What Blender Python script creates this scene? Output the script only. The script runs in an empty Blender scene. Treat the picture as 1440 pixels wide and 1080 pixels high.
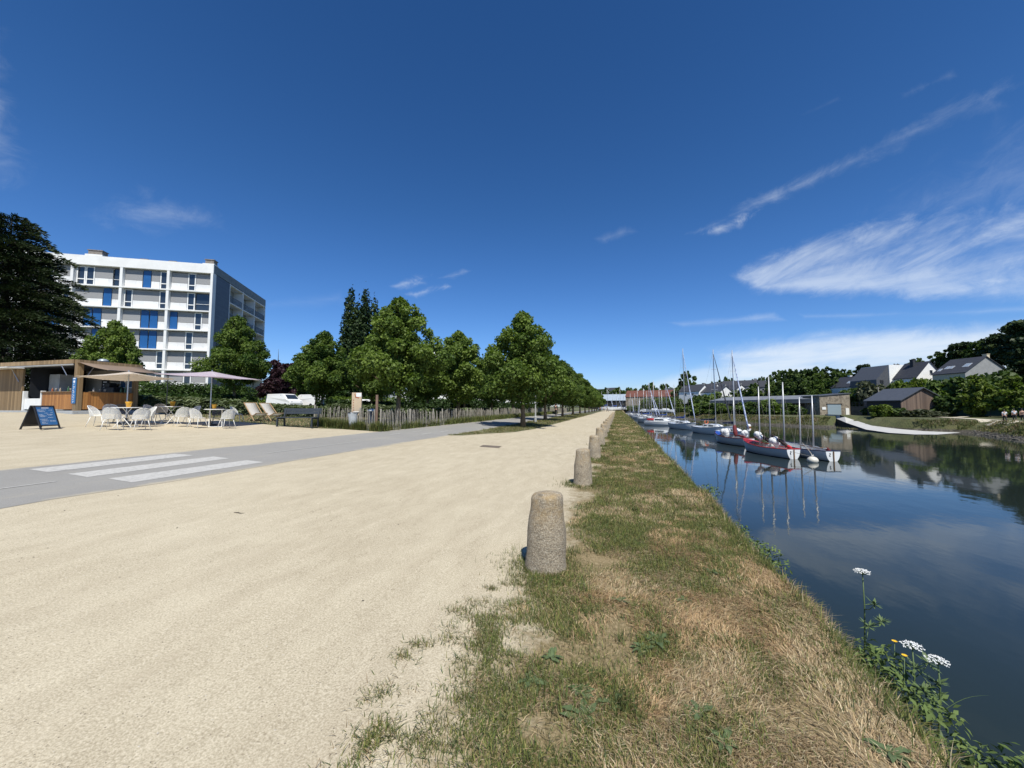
SKY_SAT, SKY_HUE = 1.24, .5
SKY_RAMP = [(0, (.70, .82, 1.20)), (.10, (.68, .86, 1.18)), (.3, (.58, .77, .99)), (.7, (.44, .62, .80))]
CLOUD_COL = (7.0, 7.7, 8.5, 1)
SKY_STR = .1
import bpy, math, random
import numpy as np
from mathutils import Vector, Matrix
R = math.radians
sin, cos, pi = math.sin, math.cos, math.pi
S = bpy.context.scene
COL = S.collection
random.seed(7)

# ------------------------------------------------------------------ camera
F = 541.0
YAW, PIT = R(15.3), R(3.5)
CAM = Vector((0, 0, 1.6))
FWD = Vector((-sin(YAW) * cos(PIT), cos(YAW) * cos(PIT), sin(PIT)))
RGT = Vector((cos(YAW), sin(YAW), 0))
UPV = RGT.cross(FWD)
cd = bpy.data.cameras.new('camera')
cam = bpy.data.objects.new('camera', cd)
COL.objects.link(cam)
cam.location = CAM
cam.rotation_euler = (pi / 2 + PIT, 0, YAW)
cd.sensor_width = 36
cd.lens = 36 * F / 1440
cd.clip_start = 0.05
cd.clip_end = 5000
S.camera = cam
S.view_settings.view_transform = 'Standard'
S.view_settings.look = 'None'
S.view_settings.exposure = .22
S.view_settings.gamma = 1

SL, X0, XF, ZF = 0.055, -1.2, -26.0, 0.055 * 24.8
WATER = -2.5


def gz(x):
    if x > 0: return 0.0
    if x < XF: return ZF
    if x > -2.4: return SL * x * x / 4.8
    return -SL * (x - X0)


def pdir(px, py):
    return FWD + RGT * ((px - 720) / F) + UPV * ((540 - py) / F)


def G(px, py, up=0.0):
    """point of the sloping ground on the left bank seen at a photo pixel"""
    d = pdir(px, py)
    k = d.z + SL * d.x
    if k < 0:
        t = -(CAM.z - SL * X0) / k
        if XF <= t * d.x <= -1.8:
            return Vector((t * d.x, t * d.y, gz(t * d.x) + up))
    if d.z < 0 and t_far(d) * d.x < XF:
        t = t_far(d)
    else:
        t = -CAM.z / d.z
    return Vector((t * d.x, t * d.y, CAM.z + t * d.z + up))


def t_far(d):
    return (ZF - CAM.z) / d.z


def Wp(px, py, z=WATER):
    d = pdir(px, py)
    t = (z - CAM.z) / d.z
    return CAM + d * t


def At(px, Z, z):
    """point at view depth Z in photo column px, at height z"""
    a = (px - 720) / F
    b = ((z - CAM.z) / Z - FWD.z) / UPV.z
    return CAM + (FWD + RGT * a + UPV * b) * Z


def zp(py, Z):
    return CAM.z + Z * (FWD.z + UPV.z * (540 - py) / F)


# ------------------------------------------------------------------ tagging
def tag(o, label=None, cat=None, group=None, kind=None):
    if label: o['label'] = label
    if cat: o['category'] = cat
    if group: o['group'] = group
    if kind: o['kind'] = kind
    return o


def thing(name, label, cat, loc=(0, 0, 0), rz=0.0, group=None):
    o = bpy.data.objects.new(name, None)
    COL.objects.link(o)
    o.empty_display_size = 0.2
    o.location = loc
    o.rotation_euler = (0, 0, rz)
    return tag(o, label, cat, group)


def dup(o, parent=None, loc=None, rz=None, scale=None, label=None):
    c = o.copy()
    COL.objects.link(c)
    if parent: c.parent = parent
    if loc is not None: c.location = loc
    if rz is not None: c.rotation_euler = (0, 0, rz)
    if scale is not None: c.scale = (scale,) * 3 if not isinstance(scale, tuple) else scale
    if label: c['label'] = label
    for ch in list(o.children):
        dup(ch, c)
    return c


# ------------------------------------------------------------------ mesh builder
class MB:
    def __init__(self):
        self.v, self.f, self.m = [], [], []

    def add(self, vs, fs, m=0):
        o = len(self.v)
        self.v += [tuple(p) for p in vs]
        for f in fs:
            self.f.append([i + o for i in f])
            self.m.append(m)

    def hexa(self, p, m=0):  # p: 4 bottom (ccw from above), 4 top
        self.add(p, [(3, 2, 1, 0), (4, 5, 6, 7), (0, 1, 5, 4), (1, 2, 6, 5), (2, 3, 7, 6), (3, 0, 4, 7)], m)

    def box(self, x0, y0, z0, x1, y1, z1, m=0):
        self.hexa([(x0, y0, z0), (x1, y0, z0), (x1, y1, z0), (x0, y1, z0),
                   (x0, y0, z1), (x1, y0, z1), (x1, y1, z1), (x0, y1, z1)], m)

    def cbox(self, c, s, M=None, m=0):
        h = [x / 2 for x in s]
        ps = [Vector((sx * h[0], sy * h[1], sz * h[2])) for sz in (-1, 1) for sx, sy in ((-1, -1), (1, -1), (1, 1), (-1, 1))]
        if M is not None: ps = [M @ p for p in ps]
        self.hexa([p + Vector(c) for p in ps], m)

    def bar(self, a, b, w, h, m=0, upv=(0, 0, 1)):
        a, b = Vector(a), Vector(b)
        d = (b - a).normalized()
        u = Vector(upv)
        if abs(d.dot(u)) > .98: u = Vector((0, 1, 0))
        s = d.cross(u).normalized()
        u = s.cross(d)
        s, u = s * w / 2, u * h / 2
        self.hexa([a - s - u, a + s - u, b + s - u, b - s - u, a - s + u, a + s + u, b + s + u, b - s + u], m)

    def tube(self, pts, rad, n=8, m=0, cap=True):
        pts = [Vector(p) for p in pts]
        if not hasattr(rad, '__len__'): rad = [rad] * len(pts)
        o = len(self.v)
        ref = None
        for i, p in enumerate(pts):
            d = (pts[min(i + 1, len(pts) - 1)] - pts[max(i - 1, 0)])
            if d.length < 1e-9: d = Vector((0, 0, 1))
            d.normalize()
            if ref is None:
                ref = Vector((1, 0, 0)) if abs(d.x) < .8 else Vector((0, 1, 0))
            s = d.cross(ref).normalized()
            t = s.cross(d)
            ref = t if False else ref
            for k in range(n):
                a = 2 * pi * k / n
                self.v.append(tuple(p + (s * cos(a) + t * sin(a)) * rad[i]))
        for i in range(len(pts) - 1):
            for k in range(n):
                a, b = o + i * n + k, o + i * n + (k + 1) % n
                self.f.append([a, a + n, b + n, b]); self.m.append(m)
        if cap:
            self.f.append([o + k for k in range(n)]); self.m.append(m)
            e = o + (len(pts) - 1) * n
            self.f.append([e + n - 1 - k for k in range(n)]); self.m.append(m)

    def lathe(self, prof, n=16, c=(0, 0, 0), m=0, sx=1, sy=1, jit=0, rnd=None):
        o = len(self.v)
        for r, z in prof:
            for k in range(n):
                a = 2 * pi * k / n
                j = 1 + (rnd.uniform(-jit, jit) if jit else 0)
                self.v.append((c[0] + r * j * sx * cos(a), c[1] + r * j * sy * sin(a), c[2] + z))
        for i in range(len(prof) - 1):
            for k in range(n):
                a, b = o + i * n + k, o + i * n + (k + 1) % n
                self.f.append([a, b, b + n, a + n]); self.m.append(m)
        self.f.append([o + n - 1 - k for k in range(n)]); self.m.append(m)
        e = o + (len(prof) - 1) * n
        self.f.append([e + k for k in range(n)]); self.m.append(m)

    def prism(self, poly, z0, z1, m=0):
        n = len(poly)
        self.add([(x, y, z0) for x, y in poly] + [(x, y, z1) for x, y in poly],
                 [list(range(n))[::-1], list(range(n, 2 * n))] + [(i, (i + 1) % n, n + (i + 1) % n, n + i) for i in range(n)], m)

    def sheet(self, P, m=0):  # P: 2-D list of points
        r, c = len(P), len(P[0])
        self.add([p for row in P for p in row],
                 [(i * c + j, i * c + j + 1, (i + 1) * c + j + 1, (i + 1) * c + j) for i in range(r - 1) for j in range(c - 1)], m)

    def ball(self, c, r, n=12, m=0, s=(1, 1, 1)):
        k = n // 2
        prof = [(max(r * sin(pi * i / k), 1e-4), -r * cos(pi * i / k) * s[2]) for i in range(k + 1)]
        self.lathe(prof, n, c, m, s[0], s[1])

    def build(self, name, mats, parent=None, smooth=False, bevel=0.0, seg=2):
        me = bpy.data.meshes.new(name)
        me.from_pydata(self.v, [], self.f)
        mats = mats if isinstance(mats, (list, tuple)) else [mats]
        for x in mats: me.materials.append(x)
        if len(mats) > 1: me.polygons.foreach_set('material_index', self.m)
        if smooth: me.polygons.foreach_set('use_smooth', [True] * len(me.polygons))
        me.update()
        o = bpy.data.objects.new(name, me)
        COL.objects.link(o)
        if parent: o.parent = parent
        if bevel:
            b = o.modifiers.new('bevel', 'BEVEL')
            b.width, b.segments, b.limit_method = bevel, seg, 'ANGLE'
        return o


def tri_mesh(name, verts, faces, mat, tint=None, parent=None):
    """fast mesh from numpy arrays; faces (n,k)"""
    me = bpy.data.meshes.new(name)
    nv, (nf, k) = len(verts), faces.shape
    me.vertices.add(nv)
    me.vertices.foreach_set('co', verts.astype(np.float32).ravel())
    me.loops.add(nf * k)
    me.loops.foreach_set('vertex_index', faces.astype(np.int32).ravel())
    me.polygons.add(nf)
    me.polygons.foreach_set('loop_start', np.arange(0, nf * k, k, dtype=np.int32))
    me.polygons.foreach_set('loop_total', np.full(nf, k, dtype=np.int32))
    if tint is not None:
        a = me.attributes.new('tint', 'FLOAT_COLOR', 'POINT')
        t = np.ones((nv, 4), np.float32)
        t[:, :3] = tint
        a.data.foreach_set('color', t.ravel())
    me.materials.append(mat)
    me.update(calc_edges=True)
    o = bpy.data.objects.new(name, me)
    COL.objects.link(o)
    if parent: o.parent = parent
    return o


def lattice(x, y, cell, seed=0):
    """smooth value noise 0..1 on numpy arrays"""
    g = np.random.default_rng(seed).random((64, 64))
    u, v = np.asarray(x) / cell, np.asarray(y) / cell
    i, j = np.floor(u).astype(int), np.floor(v).astype(int)
    fu, fv = u - i, v - j
    fu, fv = fu * fu * (3 - 2 * fu), fv * fv * (3 - 2 * fv)
    a, b = g[i % 64, j % 64], g[(i + 1) % 64, j % 64]
    c, d = g[i % 64, (j + 1) % 64], g[(i + 1) % 64, (j + 1) % 64]
    return (a * (1 - fu) + b * fu) * (1 - fv) + (c * (1 - fu) + d * fu) * fv


# ------------------------------------------------------------------ materials
def new_mat(name):
    m = bpy.data.materials.new(name)
    m.use_nodes = True
    nt = m.node_tree
    return m, nt, nt.nodes['Principled BSDF']


def N(nt, t, **kw):
    n = nt.nodes.new(t)
    for k, v in kw.items():
        if k in n.inputs: n.inputs[k].default_value = v
        else: setattr(n, k, v)
    return n


def noise(nt, scale, detail=4, rough=.55, vec=None, stretch=None):
    n = N(nt, 'ShaderNodeTexNoise')
    n.inputs['Scale'].default_value = scale
    n.inputs['Detail'].default_value = detail
    n.inputs['Roughness'].default_value = rough
    if vec is None:
        vec = N(nt, 'ShaderNodeTexCoord').outputs['Object']
    if stretch:
        mp = N(nt, 'ShaderNodeMapping')
        mp.inputs['Scale'].default_value = stretch
        nt.links.new(vec, mp.inputs['Vector'])
        vec = mp.outputs['Vector']
    nt.links.new(vec, n.inputs['Vector'])
    return n.outputs['Fac']


def ramp(nt, fac, stops, interp='LINEAR'):
    r = N(nt, 'ShaderNodeValToRGB')
    r.color_ramp.interpolation = interp
    e = r.color_ramp.elements
    while len(e) < len(stops): e.new(.5)
    for i, (p, c) in enumerate(stops):
        e[i].position = p
        e[i].color = (c, c, c, 1) if not hasattr(c, '__len__') else (*c, 1)
    nt.links.new(fac, r.inputs['Fac'])
    return r.outputs['Color']


def mixc(nt, fac, a, b, mode='MIX'):
    n = N(nt, 'ShaderNodeMix', data_type='RGBA', blend_type=mode)
    for sock, v in ((n.inputs[0], fac), (n.inputs[6], a), (n.inputs[7], b)):
        if hasattr(v, 'links') or hasattr(v, 'is_linked'): nt.links.new(v, sock)
        elif hasattr(v, '__len__'): sock.default_value = (*v, 1) if len(v) == 3 else v
        else: sock.default_value = v
    return n.outputs[2]


def mth(nt, op, a, b=None, c=None, clamp=False):
    n = N(nt, 'ShaderNodeMath', operation=op, use_clamp=clamp)
    for i, v in enumerate((a, b, c)):
        if v is None: continue
        if hasattr(v, 'is_linked'): nt.links.new(v, n.inputs[i])
        else: n.inputs[i].default_value = v
    return n.outputs[0]


def sstep(nt, x, lo, hi):
    n = N(nt, 'ShaderNodeMapRange', interpolation_type='SMOOTHSTEP')
    n.inputs['From Min'].default_value = lo
    n.inputs['From Max'].default_value = hi
    nt.links.new(x, n.inputs['Value'])
    return n.outputs['Result']


def bump(nt, b, h, strength, dist=.02):
    n = N(nt, 'ShaderNodeBump')
    n.inputs['Strength'].default_value = strength
    n.inputs['Distance'].default_value = dist
    nt.links.new(h, n.inputs['Height'])
    nt.links.new(n.outputs['Normal'], b.inputs['Normal'])
    return n


def pm(name, col, rough=.6, var=.2, scale=3.0, col2=None, bmp=0.0, bscale=40, metal=0.0, stretch=None, spec=None, dirt=0.0):
    """paint / stone / cloth: two-tone noise, fine grain and bump"""
    m, nt, b = new_mat(name)
    c2 = col2 or tuple(x * (1 - var) for x in col)
    f = noise(nt, scale, 6, .65, stretch=stretch)
    c = ramp(nt, f, [(.32, c2), (.62, col)])
    if dirt:
        d = noise(nt, scale * .35, 8, .7)
        c = mixc(nt, ramp(nt, d, [(.5, 0), (.75, dirt)]), c, tuple(x * .35 for x in col))
    nt.links.new(c, b.inputs['Base Color'])
    b.inputs['Roughness'].default_value = rough
    b.inputs['Metallic'].default_value = metal
    if spec is not None: b.inputs['Specular IOR Level'].default_value = spec
    if bmp:
        bump(nt, b, noise(nt, bscale, 6, .6, stretch=stretch), bmp)
    return m


def plank_mat(name, col, col2, width=.12, axis=0, rough=.75):
    """vertical boards: tone per board, grain along z, dark joints by real gaps in bump"""
    m, nt, b = new_mat(name)
    tc = N(nt, 'ShaderNodeTexCoord')
    sx = N(nt, 'ShaderNodeSeparateXYZ')
    nt.links.new(tc.outputs['Object'], sx.inputs[0])
    ax = mth(nt, 'ADD', sx.outputs[0], sx.outputs[1]) if axis == 2 else sx.outputs[axis]
    q = mth(nt, 'DIVIDE', ax, width)
    fl = mth(nt, 'FLOOR', q)
    wn = N(nt, 'ShaderNodeTexWhiteNoise', noise_dimensions='1D')
    nt.links.new(fl, wn.inputs['W'])
    g = noise(nt, 6, 6, .7, stretch=(9, 9, .7))
    f = mth(nt, 'MULTIPLY_ADD', wn.outputs['Value'], .6, mth(nt, 'MULTIPLY', g, .5))
    c = ramp(nt, f, [(.2, col2), (.8, col)])
    nt.links.new(c, b.inputs['Base Color'])
    b.inputs['Roughness'].default_value = rough
    fr = mth(nt, 'FRACT', q)
    e = mth(nt, 'MINIMUM', fr, mth(nt, 'SUBTRACT', 1.0, fr))
    bump(nt, b, sstep(nt, e, 0.0, .09), .9, .02)
    return m


def leaf_mat(name, dark, light, trans=.3, rough=.5):
    m, nt, b = new_mat(name)
    at = N(nt, 'ShaderNodeAttribute', attribute_name='tint')
    oi = N(nt, 'ShaderNodeObjectInfo')
    f = mth(nt, 'ADD', at.outputs['Fac'], mth(nt, 'MULTIPLY_ADD', oi.outputs['Random'], .3, -.15), clamp=True)
    c = ramp(nt, f, [(0.05, dark), (.95, light)])
    nt.links.new(c, b.inputs['Base Color'])
    b.inputs['Roughness'].default_value = rough
    b.inputs['Specular IOR Level'].default_value = .18
    tr = N(nt, 'ShaderNodeBsdfTranslucent')
    c2 = mixc(nt, 1.0, c, (1.0, 1.25, .45), 'MULTIPLY')
    nt.links.new(c2, tr.inputs['Color'])
    mx = N(nt, 'ShaderNodeMixShader')
    mx.inputs[0].default_value = trans
    nt.links.new(b.outputs[0], mx.inputs[1])
    nt.links.new(tr.outputs[0], mx.inputs[2])
    nt.links.new(mx.outputs[0], nt.nodes['Material Output'].inputs['Surface'])
    return m


def tint_mat(name, rough=.7, trans=.25):
    m, nt, b = new_mat(name)
    at = N(nt, 'ShaderNodeAttribute', attribute_name='tint')
    nt.links.new(at.outputs['Color'], b.inputs['Base Color'])
    b.inputs['Roughness'].default_value = rough
    b.inputs['Specular IOR Level'].default_value = .25
    tr = N(nt, 'ShaderNodeBsdfTranslucent')
    nt.links.new(at.outputs['Color'], tr.inputs['Color'])
    mx = N(nt, 'ShaderNodeMixShader')
    mx.inputs[0].default_value = trans
    nt.links.new(b.outputs[0], mx.inputs[1])
    nt.links.new(tr.outputs[0], mx.inputs[2])
    nt.links.new(mx.outputs[0], nt.nodes['Material Output'].inputs['Surface'])
    return m


def noise_vec(nt, amt):
    tc = N(nt, 'ShaderNodeTexCoord').outputs['Object']
    n = N(nt, 'ShaderNodeTexNoise')
    n.inputs['Scale'].default_value = 2.5
    nt.links.new(tc, n.inputs['Vector'])
    a = N(nt, 'ShaderNodeVectorMath', operation='MULTIPLY_ADD')
    nt.links.new(n.outputs['Color'], a.inputs[0])
    a.inputs[1].default_value = (amt, amt, 0)
    nt.links.new(tc, a.inputs[2])
    return a.outputs[0]


def sand_nodes(nt):
    """fine compacted beige sand: colour and height sockets"""
    tc = N(nt, 'ShaderNodeTexCoord').outputs['Object']
    big = noise(nt, .35, 5, .6, tc)
    mid = noise(nt, 4, 5, .65, tc, (1, .35, 1))
    fine = noise(nt, 85, 3, .7, tc)
    c = ramp(nt, big, [(.3, (.44, .375, .262)), (.7, (.53, .46, .325))])
    c = mixc(nt, .6, c, ramp(nt, mid, [(.33, (.345, .285, .19)), (.66, (.56, .49, .35))]))
    c = mixc(nt, .42, c, ramp(nt, fine, [(.34, (.15, .12, .08)), (.5, (.47, .41, .295)), (.68, (.80, .72, .56))]))
    trk = noise(nt, 1.1, 5, .7, tc, (1.6, .16, 1))
    c = mixc(nt, ramp(nt, trk, [(.52, 0), (.72, .42)]), c, (.40, .335, .235))
    pat = noise(nt, .13, 4, .6, tc)
    c = mixc(nt, ramp(nt, pat, [(.5, 0), (.72, .3)]), c, (.60, .535, .40))
    vo = N(nt, 'ShaderNodeTexVoronoi')
    vo.inputs['Scale'].default_value = 38
    nt.links.new(tc, vo.inputs['Vector'])
    spk = ramp(nt, vo.outputs['Distance'], [(.10, 1), (.2, 0)])
    pick = N(nt, 'ShaderNodeSeparateColor')
    nt.links.new(vo.outputs['Color'], pick.inputs[0])
    spk = mth(nt, 'MULTIPLY', spk, ramp(nt, pick.outputs[0], [(.72, 0), (.8, .75)]))
    c = mixc(nt, spk, c, ramp(nt, pick.outputs[1], [(.3, (.16, .13, .10)), (.8, (.62, .58, .5))], 'CONSTANT'))
    h = mth(nt, 'ADD', mth(nt, 'MULTIPLY', fine, .5), mth(nt, 'ADD', mth(nt, 'MULTIPLY', mid, 1.2), mth(nt, 'MULTIPLY', spk, .4)))
    return c, h


def sand_mat():
    m, nt, b = new_mat('compacted_sand')
    c, h = sand_nodes(nt)
    nt.links.new(c, b.inputs['Base Color'])
    b.inputs['Roughness'].default_value = .95
    b.inputs['Specular IOR Level'].default_value = .15
    bump(nt, b, h, .55, .012)
    return m


# ------------------------------------------------------------------ leaves and trees
def leaf_cloud(blobs, n, size, seed, up=.35, shell=.55, elong=1.5, flat=0.0):
    """rhombic leaves filling a set of ellipsoid clumps -> verts, quads, tint"""
    rg = np.random.default_rng(seed)
    B = np.array(blobs, float)
    w = B[:, 3] * B[:, 4] * B[:, 5]
    w = w ** .75
    idx = rg.choice(len(B), n, p=w / w.sum())
    d = rg.normal(size=(n, 3))
    d /= np.linalg.norm(d, axis=1)[:, None]
    r = 1 - shell * rg.random(n) ** 1.6
    P = B[idx, :3] + d * r[:, None] * B[idx, 3:6] * rg.uniform(.85, 1.12, (n, 1))
    nn = d * .65 + np.array([0, 0, up]) + rg.normal(size=(n, 3)) * .55
    if flat: nn[:, 2] += flat
    nn /= np.linalg.norm(nn, axis=1)[:, None]
    t = np.cross(nn, rg.normal(size=(n, 3)))
    t /= np.linalg.norm(t, axis=1)[:, None] + 1e-9
    s = np.cross(nn, t)
    sz = size * rg.uniform(.55, 1.3, n)[:, None]
    a, b = t * sz * elong * .5, s * sz * .5
    droop = nn * sz * .22
    V = np.stack([P - a - droop, P + b, P + a - droop, P - b], 1).reshape(-1, 3)
    Fc = np.arange(n * 4).reshape(n, 4)
    clump = rg.random(len(B))[idx] * .5
    tint = np.repeat(np.clip(clump + rg.random(n) * .55, 0, 1), 4)[:, None] * np.ones(3)
    return V, Fc, tint


def lime_blobs(seed, H, W, base, k=34, taper=.75):
    """ovoid crown of many foliage clumps around the limbs, leader on top"""
    rg = random.Random(seed)
    out = []
    for i in range(k):
        t = (i + rg.random()) / k
        z = base + (H - base) * (t ** .95)
        env = W / 2 * (min(1, .66 + 2.0 * t) * (1 - max(0, t - .17) / .83) ** taper + .06)
        a = i * 2.399 + rg.uniform(-.5, .5)
        rr = env * rg.uniform(.45, .98)
        s = (.26 + .40 * (1 - t)) * rg.uniform(.65, 1.3) * W / 6.2
        out.append((rr * cos(a), rr * sin(a), z, s * 1.25, s * 1.25, s))
    for i in range(9):
        t = i / 8
        s = (W * .22 * (1 - t) + .14) * rg.uniform(.9, 1.1)
        out.append((rg.uniform(-.15, .15), rg.uniform(-.15, .15), base + .5 + (H - base - .4) * t, s, s, s * 1.2))
    return out


def trunk_mesh(mb, H, r, blobs, seed, lean=.1, first=.25):
    rg = random.Random(seed)
    pts, rad = [], []
    dx, dy = rg.uniform(-lean, lean), rg.uniform(-lean, lean)
    for i in range(9):
        t = i / 8
        pts.append((dx * t * 2 + rg.uniform(-.02, .02), dy * t * 2 + rg.uniform(-.02, .02), H * t))
        rad.append(max(.012, r * ((1.45 - 3.2 * t) if t < .12 else (1.05 - t))))
    mb.tube(pts, rad, 9)
    for b in rg.sample(blobs, min(16, len(blobs))):
        z0 = max(H * first, b[2] - .7 - .25 * math.hypot(b[0], b[1]))
        t = min(z0 / H, .92)
        p0 = Vector((dx * t * 2, dy * t * 2, z0))
        p1 = Vector(b[:3])
        mid = (p0 + p1) / 2 + Vector((0, 0, -.12))
        r0 = max(.02, r * (1 - t) * .5)
        mb.tube([p0, mid, p1], [r0, r0 * .65, .012], 5)


def make_tree(name, label, cat, blobs, n, size, seed, H, r, lm, bm, loc=(0, 0, 0), group=None, trunk=True, **kw):
    root = thing(name, label, cat, loc, random.Random(seed).uniform(0, 6), group)
    V, Fc, ti = leaf_cloud(blobs, n, size, seed, **kw)
    tri_mesh('crown', V, Fc, lm, ti, root)
    if trunk:
        mb = MB()
        trunk_mesh(mb, H, r, blobs, seed)
        mb.build('trunk', bm, root, smooth=True)
    return root
# ------------------------------------------------------------------ sky and sun
SUN_AZ, SUN_EL = R(152), R(57)           # clockwise from +Y
TOSUN = Vector((sin(SUN_AZ) * cos(SUN_EL), cos(SUN_AZ) * cos(SUN_EL), sin(SUN_EL)))
ld = bpy.data.lights.new('sun', 'SUN')
ld.energy = 4.7
ld.angle = R(.53)
ld.color = (1, .965, .885)
lo = bpy.data.objects.new('sun', ld)
COL.objects.link(lo)
lo.rotation_euler = TOSUN.to_track_quat('Z', 'Y').to_euler()
lo.location = (0, 0, 60)

Wd = bpy.data.worlds.new('World')
S.world = Wd
Wd.use_nodes = True
nt = Wd.node_tree
bg = nt.nodes['Background']
sky = N(nt, 'ShaderNodeTexSky', sky_type='NISHITA')
sky.sun_disc = False
sky.sun_elevation = SUN_EL
sky.sun_rotation = SUN_AZ
sky.altitude = 0
sky.air_density = 1.0
sky.dust_density = .25
sky.ozone_density = 2.2
tcw = N(nt, 'ShaderNodeTexCoord').outputs['Generated']
nrm = N(nt, 'ShaderNodeVectorMath', operation='NORMALIZE')
nt.links.new(tcw, nrm.inputs[0])
sp = N(nt, 'ShaderNodeSeparateXYZ')
nt.links.new(nrm.outputs[0], sp.inputs[0])
AZ = mth(nt, 'ARCTAN2', sp.outputs[0], sp.outputs[1])
EL = mth(nt, 'ARCSINE', sp.outputs[2])
# deeper, slightly polarised blue
hs = N(nt, 'ShaderNodeHueSaturation')
hs.inputs['Saturation'].default_value = SKY_SAT
hs.inputs['Hue'].default_value = SKY_HUE
nt.links.new(sky.outputs[0], hs.inputs['Color'])
skyc = mixc(nt, 1.0, hs.outputs[0], ramp(nt, mth(nt, 'DIVIDE', EL, pi / 2), SKY_RAMP), 'MULTIPLY')


def azel(px, py):
    d = pdir(px, py).normalized()
    return math.atan2(d.x, d.y), math.asin(d.z)


def rot_noise(ang, su, sv, scale, detail=7, rough=.62, off=0.0, warp=0.0):
    """noise in (azimuth, elevation), streaked along direction ang"""
    c, s = cos(ang), sin(ang)
    u = mth(nt, 'ADD', mth(nt, 'MULTIPLY', AZ, c * su), mth(nt, 'MULTIPLY', EL, s * su))
    v = mth(nt, 'ADD', mth(nt, 'MULTIPLY', AZ, -s * sv), mth(nt, 'MULTIPLY_ADD', EL, c * sv, off))
    cb = N(nt, 'ShaderNodeCombineXYZ')
    nt.links.new(u, cb.inputs[0]); nt.links.new(v, cb.inputs[1])
    n = N(nt, 'ShaderNodeTexNoise')
    n.inputs['Scale'].default_value = scale
    n.inputs['Detail'].default_value = detail
    n.inputs['Roughness'].default_value = rough
    n.inputs['Distortion'].default_value = warp
    nt.links.new(cb.outputs[0], n.inputs['Vector'])
    return n.outputs['Fac']


wispA = rot_noise(R(14), 1, 3.2, 5.0, 8, .62, .3, .6)      # streaks rising to the right
wispB = rot_noise(R(2), 1, 6.0, 3.2, 7, .6, 2.2, .3)       # flat layers
puff = rot_noise(R(20), 1, 1.5, 16, 7, .68, 5.0, .5)       # ragged edges
cov = None


def cloud(pts, soft, op, tex, lo, hi, edge=.05):
    """convex patch of sky given by photo pixels (clockwise on screen) filled with a noise texture"""
    global cov
    P = [azel(*p) for p in pts]
    d = None
    for i in range(len(P)):
        (x0, y0), (x1, y1) = P[i], P[(i + 1) % len(P)]
        L = math.hypot(x1 - x0, y1 - y0)
        nx, ny = (y1 - y0) / L, -(x1 - x0) / L      # inward for clockwise (az right, el up)
        sft = soft[i] if hasattr(soft, '__len__') else soft
        e = mth(nt, 'MULTIPLY_ADD', AZ, nx / sft, mth(nt, 'MULTIPLY_ADD', EL, ny / sft, -(nx * x0 + ny * y0) / sft))
        d = e if d is None else mth(nt, 'MINIMUM', d, e)
    d = mth(nt, 'ADD', d, mth(nt, 'MULTIPLY_ADD', puff, edge * 20, -.5 * edge * 20))
    m = sstep(nt, d, 0, 1)
    t = sstep(nt, tex, lo, hi)
    k = mth(nt, 'MULTIPLY', mth(nt, 'MULTIPLY', m, t), op)
    cov = k if cov is None else mth(nt, 'MAXIMUM', cov, k)


# big cirrus on the right, its top rising to the right
cloud([(1020, 385), (1150, 318), (1370, 280), (1600, 262), (1600, 428), (1050, 416)], [.045, .06, .09, .2, .03, .03], .58, wispA, .28, .70, .075)
cloud([(1120, 345), (1330, 318), (1500, 360), (1500, 412), (1060, 410)], [.06, .08, .1, .03, .04], .72, wispA, .38, .74, .06)
cloud([(1040, 392), (1180, 350), (1330, 330), (1620, 330), (1620, 424), (1050, 414)], [.05, .06, .1, .2, .03, .04], .55, wispB, .12, .6, .06)
# low band above the far bank
cloud([(985, 486), (1160, 457), (1300, 452), (1620, 430), (1620, 556), (1000, 552)], [.05, .03, .04, .1, .03, .08], .8, wispB, .2, .62, .045)
cloud([(880, 545), (1010, 500), (1500, 485), (1500, 580), (880, 580)], [.03, .05, .1, .02, .05], .5, wispB, .2, .6, .03)
cloud([(930, 452), (1090, 436), (1110, 452), (960, 462)], .02, .4, wispB, .25, .6, .03)
cloud([(1120, 440), (1500, 424), (1500, 440), (1130, 450)], .02, .4, wispB, .25, .6, .03)
cloud([(1180, 300), (1420, 150), (1600, 140), (1600, 330), (1250, 330)], .15, .20, wispA, .3, .75, .06)
# diagonal streak
cloud([(960, 330), (1060, 272), (1250, 180), (1400, 110), (1470, 110), (1330, 182), (1150, 272), (1000, 336)], .04, .46, wispA, .30, .72, .07)
cloud([(975, 332), (1040, 296), (1085, 285), (1060, 318), (1000, 334)], .03, .6, puff, .36, .66, .05)
cloud([(1250, 190), (1400, 118), (1425, 150), (1310, 188)], .05, .3, wispA, .3, .7, .05)
cloud([(1120, 162), (1180, 132), (1185, 142), (1130, 165)], .02, .3, wispA, .3, .8, .05)
cloud([(1240, 268), (1285, 244), (1290, 254), (1250, 275)], .02, .28, wispA, .3, .8, .05)
cloud([(1260, 130), (1340, 96), (1350, 108), (1270, 140)], .03, .3, wispA, .3, .8, .06)
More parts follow.
